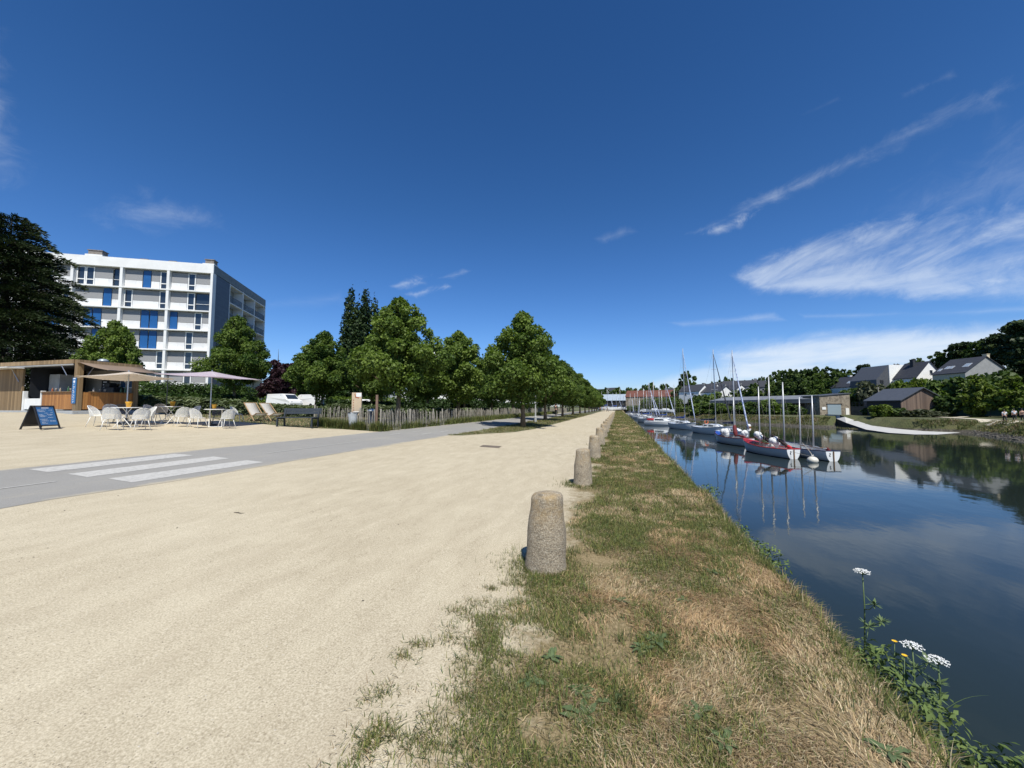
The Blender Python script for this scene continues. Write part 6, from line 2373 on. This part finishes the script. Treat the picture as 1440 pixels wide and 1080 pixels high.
def gable_house(name, label, px, Z, beta, Ln, Wd2, eave, ridge, wallm, roofm, base=None, gable_m=None, wins=(), sky=(), chim=(), cat='house', over=.25, group=None, thick=.16, front=()):
    """x = along the ridge away from the viewer, gable at x=0; heights above base"""
    p = At(px, Z, 0)
    p.z = (HT(p.x, p.y) - .3) if base is None else base
    root = thing(name, label, cat, p, brg(beta), group)
    w = Wd2 / 2
    gp = [(-w, 0), (w, 0), (w, eave), (0, ridge), (-w, eave)]
    mb = MB()
    mb.add([(0, y, z) for y, z in gp] + [(Ln, y, z) for y, z in gp], [(0, 4, 3, 2, 1), (5, 6, 7, 8, 9), (0, 1, 6, 5), (1, 2, 7, 6), (4, 0, 5, 9)])
    wl = mb.build('wall', wallm, root)
    if gable_m:
        mb = MB(); mb.add([(-.012, y, z) for y, z in gp], [(0, 4, 3, 2, 1)]); mb.build('gable_wall', gable_m, root)
    sl = (ridge - eave) / w
    mb = MB()
    for s in (-1, 1):
        e = (w + over)
        ze = ridge - sl * e
        a = [(-over, 0, ridge + .01), (Ln + over, 0, ridge + .01), (Ln + over, s * e, ze), (-over, s * e, ze)]
        if s < 0: a = a[::-1]
        bt = a
        up = thick
        mb.hexa([bt[0], bt[3], bt[2], bt[1]] + [(q[0], q[1], q[2] + up) for q in (bt[0], bt[3], bt[2], bt[1])])
    mb.build('roof', roofm, root)
    for (x, z, ww, hh) in wins:          # gable windows: x is across the gable
        mb = MB(); mb.box(-.06, x - ww / 2, z, .02, x + ww / 2, z + hh); f = mb.build('window', m_hw, root)
        mb = MB(); mb.box(-.07, x - ww / 2 + .08, z + .08, -.061, x + ww / 2 - .08, z + hh - .08); mb.build('pane', m_glassd, f)
    for (x, z, ww, hh) in front:         # windows in the long wall on the viewer's left (+y side)
        mb = MB(); mb.box(x - ww / 2, w - .02, z, x + ww / 2, w + .06, z + hh); f = mb.build('window', m_hw, root)
        mb = MB(); mb.box(x - ww / 2 + .08, w + .061, z + .08, x + ww / 2 - .08, w + .07, z + hh - .08); mb.build('pane', m_glassd, f)
    for (x, t, ww, hh) in sky:           # skylights on the +y slope
        mb = MB()
        n = Vector((0, sl, 1)).normalized()
        c0 = Vector((x, w * t, ridge - sl * w * t + thick)) + n * .03
        d = Vector((0, 1, -sl)).normalized()
        Mx = Matrix((Vector((1, 0, 0)), d, n)).transposed()
        mb.cbox(c0, (ww, hh, .08), Mx); f = mb.build('skylight', pm('skylight_frame', (.45, .47, .5), .4), root)
        mb = MB(); mb.cbox(c0 + n * .045, (ww - .2, hh - .2, .006), Mx); mb.build('pane', pm('skylight_glass', (.30, .36, .42), .08, spec=1), f)
    for (x, y, hh, m) in chim:
        mb = MB(); mb.box(x - .45, y - .35, ridge - sl * abs(y) - .3, x + .45, y + .35, ridge + hh); mb.box(x - .52, y - .42, ridge + hh, x + .52, y + .42, ridge + hh + .12)
        mb.build('chimney', m, root)
    return root


def hz(px, py, Z):
    p = At(px, Z, 0)
    return zp(py, Z) - (HT(p.x, p.y) - .3)


m_bz = m_slr2
gable_house('timber_barn', 'old barn with grey slate roof and weathered timber gable by the far path', 1298, 84, 0, 8, 9.4, hz(1298, 562, 84), hz(1298, 545.5, 84), pm('dark_board', (.03, .03, .034), .8), m_bz, gable_m=m_timber, over=.5, cat='barn')  # side walls near black, gable in brown timber
gable_house('slate_house', 'long slate roofed house with skylights, cream gable and chimney on the hillside', 1392, 92, 0, 7.2, 10.5, hz(1392, 523, 92), hz(1392, 501, 92), m_hy, m_slr, gable_m=m_hg, wins=[(1.2, 3.2, 1.0, 1.2), (-2, 3, 1, 1.2)], sky=[(1.4, .55, 1.3, 1.5), (4.4, .62, .8, 1.2), (5.4, .62, .8, 1.2), (6.5, .75, .7, 1.1)], chim=[(1.2, -1.6, .7, m_hy)], front=[(3, 2.2, 1.2, 1.3)])
gable_house('slate_house', 'house with bright white steep gable and dark roof, middle of the hillside', 1311, 104, 0, 6.2, 7.4, hz(1311, 530, 104), hz(1311, 508, 104), m_hw, m_slr, wins=[(-.4, hz(1311, 526, 104), .9, 1.2)], chim=[(3.5, .8, .9, m_anti)])
gable_house('slate_house', 'dark roofed house with small white gable, left end of the hillside row', 1222, 122, 0, 9.7, 7.5, hz(1222, 543, 122), hz(1222, 528, 122), m_hw, m_slr, sky=[(4, .6, 1.2, 1.2)], chim=[(6.5, -.3, .5, m_hw)], wins=[(0, 3, 1, 1.2)])
# mono-pitch white house
p = At(1266, 112, 0); p.z = HT(p.x, p.y) - .3
h = hz(1266, 512.5, 112)
MH = thing('modern_house', 'stark white flat topped house with a grey lean-to roof on its left', 'house', p, brg(90))
mb = MB(); mb.box(-2.5, 0, 0, 3.2, 9, h); mb.build('wall', m_hw, MH)
mb = MB(); mb.add([(-6.2, .2, 0), (-2.51, .2, 0), (-2.51, .2, h - .1), (-6.2, .2, h - 4.3), (-6.2, 9, 0), (-2.51, 9, 0), (-2.51, 9, h - .1), (-6.2, 9, h - 4.3)], [(0, 1, 2, 3), (7, 6, 5, 4), (0, 3, 7, 4), (3, 2, 6, 7), (1, 5, 6, 2)]); lt = mb.build('lean_to', m_slr2, MH)
mb = MB(); mb.box(-5.2, .1, h - 5.2, -4.2, .19, h - 4.5); f = mb.build('window', m_dark, MH)
mb = MB(); mb.box(-.9, -.05, h - 4.6, -.1, -.001, h - 3.9); mb.build('window', m_glassd, MH)

# stone garage and long shed
p = At(1175, 103, 0); p.z = HT0(p.x, p.y)
top = zp(553.5, 103) - p.z
GB = thing('stone_garage', 'rubble stone shed front with a blue grey roller door above the slipway', 'garage', p, brg(90))
mb = MB()
w0, w1 = -4.1, 4.0
mb.add([(w0, 0, -.3), (w1, 0, -.3), (w1, 0, top), (w0, 0, top - .7), (w0, 6, -.3), (w1, 6, -.3), (w1, 6, top), (w0, 6, top - .7)], [(0, 1, 2, 3), (7, 6, 5, 4), (0, 3, 7, 4), (1, 5, 6, 2)])
mb.build('wall', m_stone, GB)
mb = MB(); mb.add([(w0 - .3, -.2, top - .72), (w1 + .3, -.2, top + .02), (w1 + .3, 6.2, top + .02), (w0 - .3, 6.2, top - .72), (w0 - .3, -.2, top - .5), (w1 + .3, -.2, top + .24), (w1 + .3, 6.2, top + .24), (w0 - .3, 6.2, top - .5)], [(3, 2, 1, 0), (4, 5, 6, 7), (0, 1, 5, 4), (1, 2, 6, 5), (2, 3, 7, 6), (3, 0, 4, 7)]); mb.build('roof', m_slr2, GB)
mb = MB(); mb.box(-2.1, -.08, -.1, 1.5, -.01, 2.75); dr = mb.build('roller_door', pm('blue_grey_door', (.27, .34, .38), .5, .1, 3, stretch=(.2, .2, 30)), GB)
mb = MB(); mb.box(-2.4, -.1, 2.76, 1.8, .0, 3.0); mb.build('lintel', m_dark, GB)
mb = MB(); mb.box(2.7, -.12, -.1, 3.6, -.01, 1.8); mb.build('door', m_hw, GB)
mb = MB(); mb.box(-3.6, -.12, 1.4, -2.6, -.02, 2.1); mb.build('sign', m_hw, GB)
A0, A1 = At(1153, 104, 0), At(1000, 135, 0)
d = A1 - A0; d.z = 0
SHD = thing('long_shed', 'long low open fronted shed with grey metal roof along the far bank', 'shed', Vector((A0.x, A0.y, -.4)), math.atan2(d.y, d.x))
L = d.length
zf, zb = zp(561.5, 104) + .4, zp(555, 104) + .4
mb = MB(); mb.add([(0, .6, zf), (L, .6, zf), (L, -7, zb), (0, -7, zb), (0, .6, zf + .18), (L, .6, zf + .18), (L, -7, zb + .18), (0, -7, zb + .18)], [(0, 1, 2, 3), (7, 6, 5, 4), (0, 4, 5, 1), (1, 5, 6, 2), (2, 6, 7, 3), (3, 7, 4, 0)]); mb.build('roof', pm('pale_metal_roof', (.20, .21, .225), .6, .2, .6), SHD)
mb = MB(); mb.box(0, -6.8, 0, L, -6.6, zb - .05); mb.build('back_wall', pm('shed_back_wall', (.09, .08, .075), .9, .3, 1), SHD)
mb = MB(); mb.box(0, .5, zf - 1.0, L, .58, zf - .01); mb.build('fascia', pm('grey_fascia_board', (.16, .165, .17), .7, .4, .35), SHD)
for i in range(13):
    mb = MB(); x = .3 + (L - .6) * i / 12; mb.box(x - .1, .2, -.3, x + .1, .4, zf - 1.0); mb.build('post', m_timber, SHD)
for (x0, x1, m) in ((2, 9, 'brown_boarding'), (14, 20, 'red_brown_boarding'), (26, 36, 'grey_boarding')):
    mb = MB(); mb.box(x0, -1.2, -.3, x1, -1.1, zf - .6); mb.build('boarding', pm(m, {'brown_boarding': (.10, .07, .05), 'red_brown_boarding': (.19, .05, .045), 'grey_boarding': (.25, .25, .25)}[m], .8, .3, 1), SHD)
# terrace wall with railing between shed and barn
A0, A1 = At(1197, 99, 0), At(1272, 86, 0)
d = A1 - A0; d.z = 0
TW = thing('stone_terrace', 'low dark stone wall with railing between garage and barn', 'wall', Vector((A0.x, A0.y, -.5)), math.atan2(d.y, d.x))
L = d.length
mb = MB(); mb.box(0, 0, -.3, L, 6, 2.4); mb.build('wall', pm('dark_rubble', (.11, .095, .08), .95, .5, 1.5, bmp=.6, bscale=6), TW)
mb = MB()
for z in (2.9, 3.4): mb.box(.2, .1, z, L * .55, .16, z + .07)
for i in range(8): mb.box(.2 + L * .54 * i / 7, .1, 2.4, .27 + L * .54 * i / 7, .16, 3.45)
mb.build('railing', m_dark, TW)
mb = MB(); mb.box(0, 3.5, 2.4, L * .6, 6, 4.3); mb.build('annex', m_slr2, TW)

# small houses in the middle distance
MID = [(992, 168, 10, 8, -30, 561, 550, 541, m_hw, 'white house with dark roof above the channel, left of the yacht masts'),
       (1010, 176, 11, 8, -40, 560, 548, 539.5, m_hw, 'white house with dark roof, second from the left above the channel'),
       (1022, 160, 9, 8, -25, 562, 551, 543, m_hw, 'white gabled house in front of the middle distance group'),
       (1037, 185, 12, 8, -45, 560, 546, 538, m_hw, 'long dark roofed white house behind the tallest furled sail'),
       (1044, 172, 8, 7, -20, 560, 548, 541, m_hw, 'narrow white gabled house right of the tallest furled sail'),
       (1066, 178, 14, 9, -50, 556, 543, 534.5, m_hg, 'broad grey roofed house behind the open boat masts'),
       (1088, 185, 13, 9, -45, 556, 544, 535, m_hg, 'dark roofed house half hidden by the hillside trees'),
       (960, 215, 9, 8, -60, 560, 552, 546, m_hw, 'white house end beside the big round tree'),
       (857, 330, 12, 9, -60, 562, 553, 547, m_hw, 'far white house above the end of the path'),
       (872, 340, 12, 9, -50, 562, 552, 545, m_hw, 'far white house right of the path end')]
for px, Z, Ln, w, be, yb, ye, yr, m, lab in MID:
    p = At(px, Z, 0)
    b0 = zp(yb, Z) - 2
    gable_house('village_house', lab, px, Z, be, Ln, w, zp(ye, Z) - b0, zp(yr, Z) - b0, m, m_slr, base=b0, wins=[(-1.5, zp(ye, Z) - b0 - 1.8, .9, 1.2), (1.5, zp(ye, Z) - b0 - 1.8, .9, 1.2)], front=[(3, zp(ye, Z) - b0 - 1.9, 1, 1.2), (6.5, zp(ye, Z) - b0 - 1.9, 1, 1.2)], chim=[(.6, 0, .7, m_hg)], group='village houses across the channel')
# orange roofed hall and the boat shed at the end of the quay
p = At(955, 215, 0)
b0 = 0
gable_house('tiled_hall', 'long low hall with an orange tiled roof across the channel', 953, 205, -62, 26, 10, zp(557.5, 205), zp(548.5, 205), m_stone, pm('orange_tile_roof', (.15, .055, .038), .85, .3, .6), base=0, cat='hall')
bs = gable_house('boat_shed', 'boat shed with pale blue metal roof and stone gable at the end of the path', 887, 232, -62, 24, 10, zp(562, 232) - .2, zp(554, 232) - .2, pm('painted_front_shade', (.02, .022, .025), .9), pm('pale_blue_metal_roof', (.36, .42, .48), .4, .12, .5), base=0.0, gable_m=m_stone, cat='shed', over=.6)  # solid walls coloured near black for the shade inside an open front

# green screen along the sports ground, poles
pts = [At(1338, 82, 0), At(1460, 70, 0), At(1560, 62, 0)]
d = pts[1] - pts[0]; d.z = 0
GF = thing('green_screen_fence', 'dark green windbreak fence behind the walkers on the far bank', 'fence', Vector((pts[0].x, pts[0].y, -.4)), math.atan2(d.y, d.x))
L = (pts[2] - pts[0]).length
mb = MB(); mb.box(0, -.03, .3, L, .03, 2.0); mb.build('screen', pm('green_mesh', (.012, .055, .045), .8, .3, .6), GF)
for i in range(int(L / 3) + 1):
    mb = MB(); mb.tube([(i * 3, -.07, 0), (i * 3, -.07, 2.15)], .04, 6); mb.build('post', m_dark, GF)
for px, Z, yt, lab in ((1237, 96, 544, 'weathered pole left of the barn'), (1355, 84, 546, 'pole between barn and yellow green tree'), (1214, 104, 547, 'short pole above the terrace')):
    p = At(px, Z, 0); z0 = HT(p.x, p.y) - .3
    mb = MB(); mb.tube([(0, 0, 0), (0, 0, zp(yt, Z) - z0)], [.13, .09], 8)
    mb.tube([(-.4, 0, zp(yt, Z) - z0 - .3), (.4, 0, zp(yt, Z) - z0 - .3)], .04, 6)
    o = mb.build('utility_pole', m_pale); o.location = (p.x, p.y, z0); tag(o, lab, 'pole')

# boats and cars laid up on the far grass
for px, Z, kd, lab in ((908, 150, 0, 'small white car parked on the far grass, leftmost'), (921, 146, 1, 'white boat hull lying on the far grass by the hedge'), (937, 138, 1, 'larger white boat hull lying on the far grass')):
    p = At(px, Z, 0); p.z = max(HT(p.x, p.y), -.4) + (.3 if kd else 0)
    if kd == 0: van(p, R(-40), lab, True)
    else:
        root = thing('laid_up_boat', lab, 'boat', p, R(-30))
        add_hull(root, 6.5, 2.3, .9, .35, m_hullw, m_hullw)
        mb = MB(); mb.hexa([(-1.2, -.7, .8), (1.4, -.5, .85), (1.4, .5, .85), (-1.2, .7, .8), (-1.1, -.6, 1.4), (.6, -.4, 1.35), (.6, .4, 1.35), (-1.1, .6, 1.4)]); mb.build('cabin', m_hullw, root, bevel=.04)

# ------------------------------------------------------------------ trees of the far bank
m_f1 = leaf_mat('hill_oak_leaf', (.018, .042, .012), (.10, .145, .038), .24)
m_f2 = leaf_mat('hill_ash_leaf', (.032, .066, .014), (.145, .20, .048), .28)
m_f3 = leaf_mat('hill_pine_needle', (.011, .027, .010), (.058, .082, .028), .12)
m_f4 = leaf_mat('hill_plum_leaf', (.018, .010, .012), (.060, .032, .034), .15)
m_f5 = leaf_mat('yellow_green_leaf', (.060, .095, .014), (.17, .215, .045), .3)
m_f6 = leaf_mat('grey_green_leaf', (.035, .045, .022), (.11, .12, .07), .15)
m_ftr = pm('hill_trunk', (.085, .066, .05), .95, .4, 2)
prot = {}


def far_tree(kind, px, Z, ytop, label, w=None, group=None, base=None):
    p = At(px, Z, 0)
    p.z = HT(p.x, p.y) - .2 if base is None else base
    H = max(1.2, zp(ytop, Z) - p.z)
    key = (kind, int(px) % 2)
    nm, mt = {'oak': ('oak_tree', m_f1), 'ash': ('ash_tree', m_f2), 'pine': ('pine_tree', m_f3), 'plum': ('plum_tree', m_f4), 'maple': ('maple_tree', m_f5), 'bush': ('bush', m_f6), 'gbush': ('bush', m_f2), 'dbush': ('bush', m_f1), 'ybush': ('bush', m_f5)}[kind]
    if key not in prot:
        sd = len(prot) + 3
        r = random.Random(sd)
        bl = []
        if kind.endswith('bush'):
            for k in range(24):
                a, q = r.uniform(0, 6.3), math.sqrt(r.random())
                bl.append((3.6 * q * cos(a), 3.6 * q * sin(a), r.uniform(1, 8.4) * (1 - .45 * q * q), 1.9, 1.9, 1.6))
            n, sz, wid, tr = 3600, .85, 9.5, False
        elif kind == 'pine':
            for k in range(30):
                t = r.random()
                a, q = r.uniform(0, 6.3), r.uniform(.3, 1)
                rr2 = 3.6 * q * (1 - t * .55)
                bl.append((rr2 * cos(a), rr2 * sin(a), 3.2 + 6.4 * t, 1.35, 1.35, .62))
            n, sz, wid, tr = 5200, .42, 8, True
        else:
            bl = lime_blobs(sd, 10, 8.6, 1.6, 38, taper=.55)
            n, sz, wid, tr = 5600, .52, 8.6, True
        prot[key] = (make_tree(nm, 'x', 'bush' if 'bush' in kind else 'tree', bl, n, sz, sd, 9.2, .24, mt, m_ftr, trunk=tr), wid, [False])
    src, wid, u = prot[key]
    o = src if not u[0] else dup(src)
    u[0] = True
    s = H / 10
    if 'bush' in kind: s *= 1.16
    ws = (w / wid) if w else s * .95
    o.location = p
    o.rotation_euler = (0, 0, px * 1.3)
    o.scale = (ws, ws, s)
    return tag(o, label, 'bush' if 'bush' in kind else 'tree', group)


far_tree('maple', 1378, 78, 527, 'yellow green tree left of the walkers, in front of the green fence', 7)
far_tree('maple', 1427, 74, 530, 'yellow green tree directly above the walkers', 7.5)
HILL = [(1452, 112, 448, 'pine', 14), (1425, 120, 462, 'pine', 12), (1405, 126, 474, 'pine', 11), (1382, 132, 478, 'oak', 12), (1362, 138, 481, 'pine', 12), (1345, 142, 487, 'oak', 12), (1326, 146, 494, 'oak', 10), (1468, 92, 470, 'pine', 12), (1500, 100, 455, 'pine', 14), (1530, 90, 450, 'oak', 13),
        (1436, 96, 505, 'oak', 9), (1415, 92, 520, 'oak', 8), (1296, 150, 503, 'oak', 9), (1262, 146, 512, 'plum', 8), (1247, 140, 515, 'plum', 8), (1236, 150, 519, 'oak', 9), (1218, 152, 512, 'pine', 7), (1200, 156, 521, 'ash', 12),
        (1182, 158, 519, 'oak', 12), (1165, 152, 517, 'oak', 13), (1150, 150, 517, 'ash', 11), (1138, 152, 519, 'oak', 12), (1124, 148, 520, 'oak', 11), (1112, 152, 519, 'oak', 11), (1098, 156, 521, 'oak', 12), (1174, 132, 533, 'oak', 10), (1150, 128, 534, 'ash', 9), (1128, 130, 531, 'oak', 10), (1105, 132, 536, 'oak', 9), (1085, 138, 538, 'ash', 8), (1062, 142, 540, 'ash', 9), (1045, 146, 547, 'oak', 9), (1190, 140, 526, 'ash', 10)]
for i, (px, Z, yt, kd, w) in enumerate(HILL):
    far_tree(kd, px, Z, yt, {'pine': 'dark pine crowding the wooded hillside behind the houses', 'oak': 'dark broadleaf tree crowding the wooded hillside behind the houses', 'ash': 'mid green tree in the hillside wood behind the long shed', 'plum': 'dark purple tree behind the white modern house'}[kd], w, {'pine': 'hillside pines', 'oak': 'dark hillside trees', 'ash': 'mid green hillside trees', 'plum': 'purple hillside trees'}[kd])
BUSH = [(1284, 94, 525, 'ybush', 7), (1273, 95, 533, 'gbush', 5), (1226, 102, 534, 'bush', 7), (1246, 98, 543, 'bush', 6), (1208, 106, 541, 'gbush', 6), (1194, 108, 545, 'dbush', 6), (1318, 90, 533, 'gbush', 7), (1338, 88, 529, 'dbush', 8), (1358, 87, 527, 'dbush', 8), (1405, 86, 516, 'dbush', 8), (1388, 87, 526, 'dbush', 8), (1262, 98, 534, 'dbush', 5), (1300, 97, 531, 'gbush', 6), (1440, 82, 540, 'dbush', 8),
        (1240, 82.5, 566, 'ybush', 4), (1262, 82, 573, 'dbush', 4), (1283, 80.5, 575, 'bush', 5.5), (1305, 80, 575, 'bush', 5.5), (1332, 83, 556, 'dbush', 5.5), (1345, 84, 558, 'gbush', 6), (1225, 93, 572, 'dbush', 4), (1065, 112, 562, 'dbush', 7), (1083, 110, 560, 'gbush', 7), (1102, 108, 566, 'dbush', 5), (1120, 106, 569, 'dbush', 5), (1040, 118, 565, 'gbush', 6), (1018, 124, 566, 'gbush', 7), (1000, 132, 566, 'dbush', 7), (985, 140, 564, 'gbush', 8), (1055, 150, 548, 'ybush', 8), (1030, 152, 547, 'gbush', 9), (1005, 158, 550, 'gbush', 8), (985, 162, 552, 'dbush', 9), (1075, 150, 550, 'gbush', 9), (1014, 150, 560, 'gbush', 8)]
for i, (px, Z, yt, kd, w) in enumerate(BUSH):
    far_tree(kd, px, Z, yt, {'ybush': 'bright yellow green bush among darker growth on the far bank', 'gbush': 'mid green bush growing on the far bank', 'bush': 'grey green bush growing on the far bank', 'dbush': 'dark green bush growing on the far bank'}[kd], w, {'ybush': 'yellow green bushes', 'gbush': 'mid green bushes', 'bush': 'grey green bushes', 'dbush': 'dark green bushes'}[kd] + ' of the far bank')
far_tree('oak', 966, 186, 522, 'big round dark tree standing alone above the channel', 14.5)
for i, (px, Z, yt) in enumerate(((845, 300, 549), (853, 310, 546), (861, 300, 550), (869, 320, 546), (878, 300, 549), (886, 310, 545), (894, 290, 547), (902, 300, 549), (910, 280, 541), (917, 270, 539), (925, 285, 546), (932, 270, 540), (938, 265, 541), (944, 280, 548), (952, 270, 548), (993, 240, 541), (1003, 250, 538), (1013, 240, 536), (1022, 235, 531), (1030, 240, 532), (1040, 240, 537), (1050, 240, 536), (1062, 235, 533), (1074, 230, 530), (1085, 225, 529), (835, 290, 552), (825, 300, 551))):
    far_tree('oak' if i % 3 else 'ash', px, Z, yt, 'distant tree on the skyline beyond the marina', (zp(yt, Z)) * .95 if yt > 540 else 11, 'skyline trees beyond the marina', base=-.5)
hb = [('green hedge under the orange roofed hall', 905, 190, 956, 172, 6.6), ('green hedge in front of the boat shed', 884, 212, 903, 205, 3.0), ('long hedge on the far bank below the village', 955, 158, 1010, 140, 2.2)]
for lab, x0, z0, x1, z1, hh in hb:
    a, c_ = At(x0, z0, 0), At(x1, z1, 0)
    a.z = c_.z = max(-.4, HT(a.x, a.y) - .2)
    hedge('hedge', lab, 'hedge', a, c_, 2.5, hh, 14000, .42, m_f2, int(x0))

# walkers on the far bank
for px, top, bot, lab, kw in ((1413, (.72, .73, .74), (.02, .02, .025), 'person with dark hair, white top and dark trousers, leftmost on the far path', dict(stride=.26)),
                              (1427, (.66, .70, .74), (.015, .017, .02), 'person in a white T-shirt and black trousers, middle of the three', dict(stride=.16, arm=.1, lean=.12)),
                              (1438, (.02, .02, .03), (.025, .022, .03), 'person in a dark sleeveless top and long skirt, rightmost of three', dict(bare=True, stride=.12))):
    p = At(px, 57.2, 0); p.z = HT(p.x, p.y) + .09
    person(lab, p, R(-25), mk_('top_cloth', top), mk_('bottom_cloth', bot), group='three walkers on the far path', **kw)
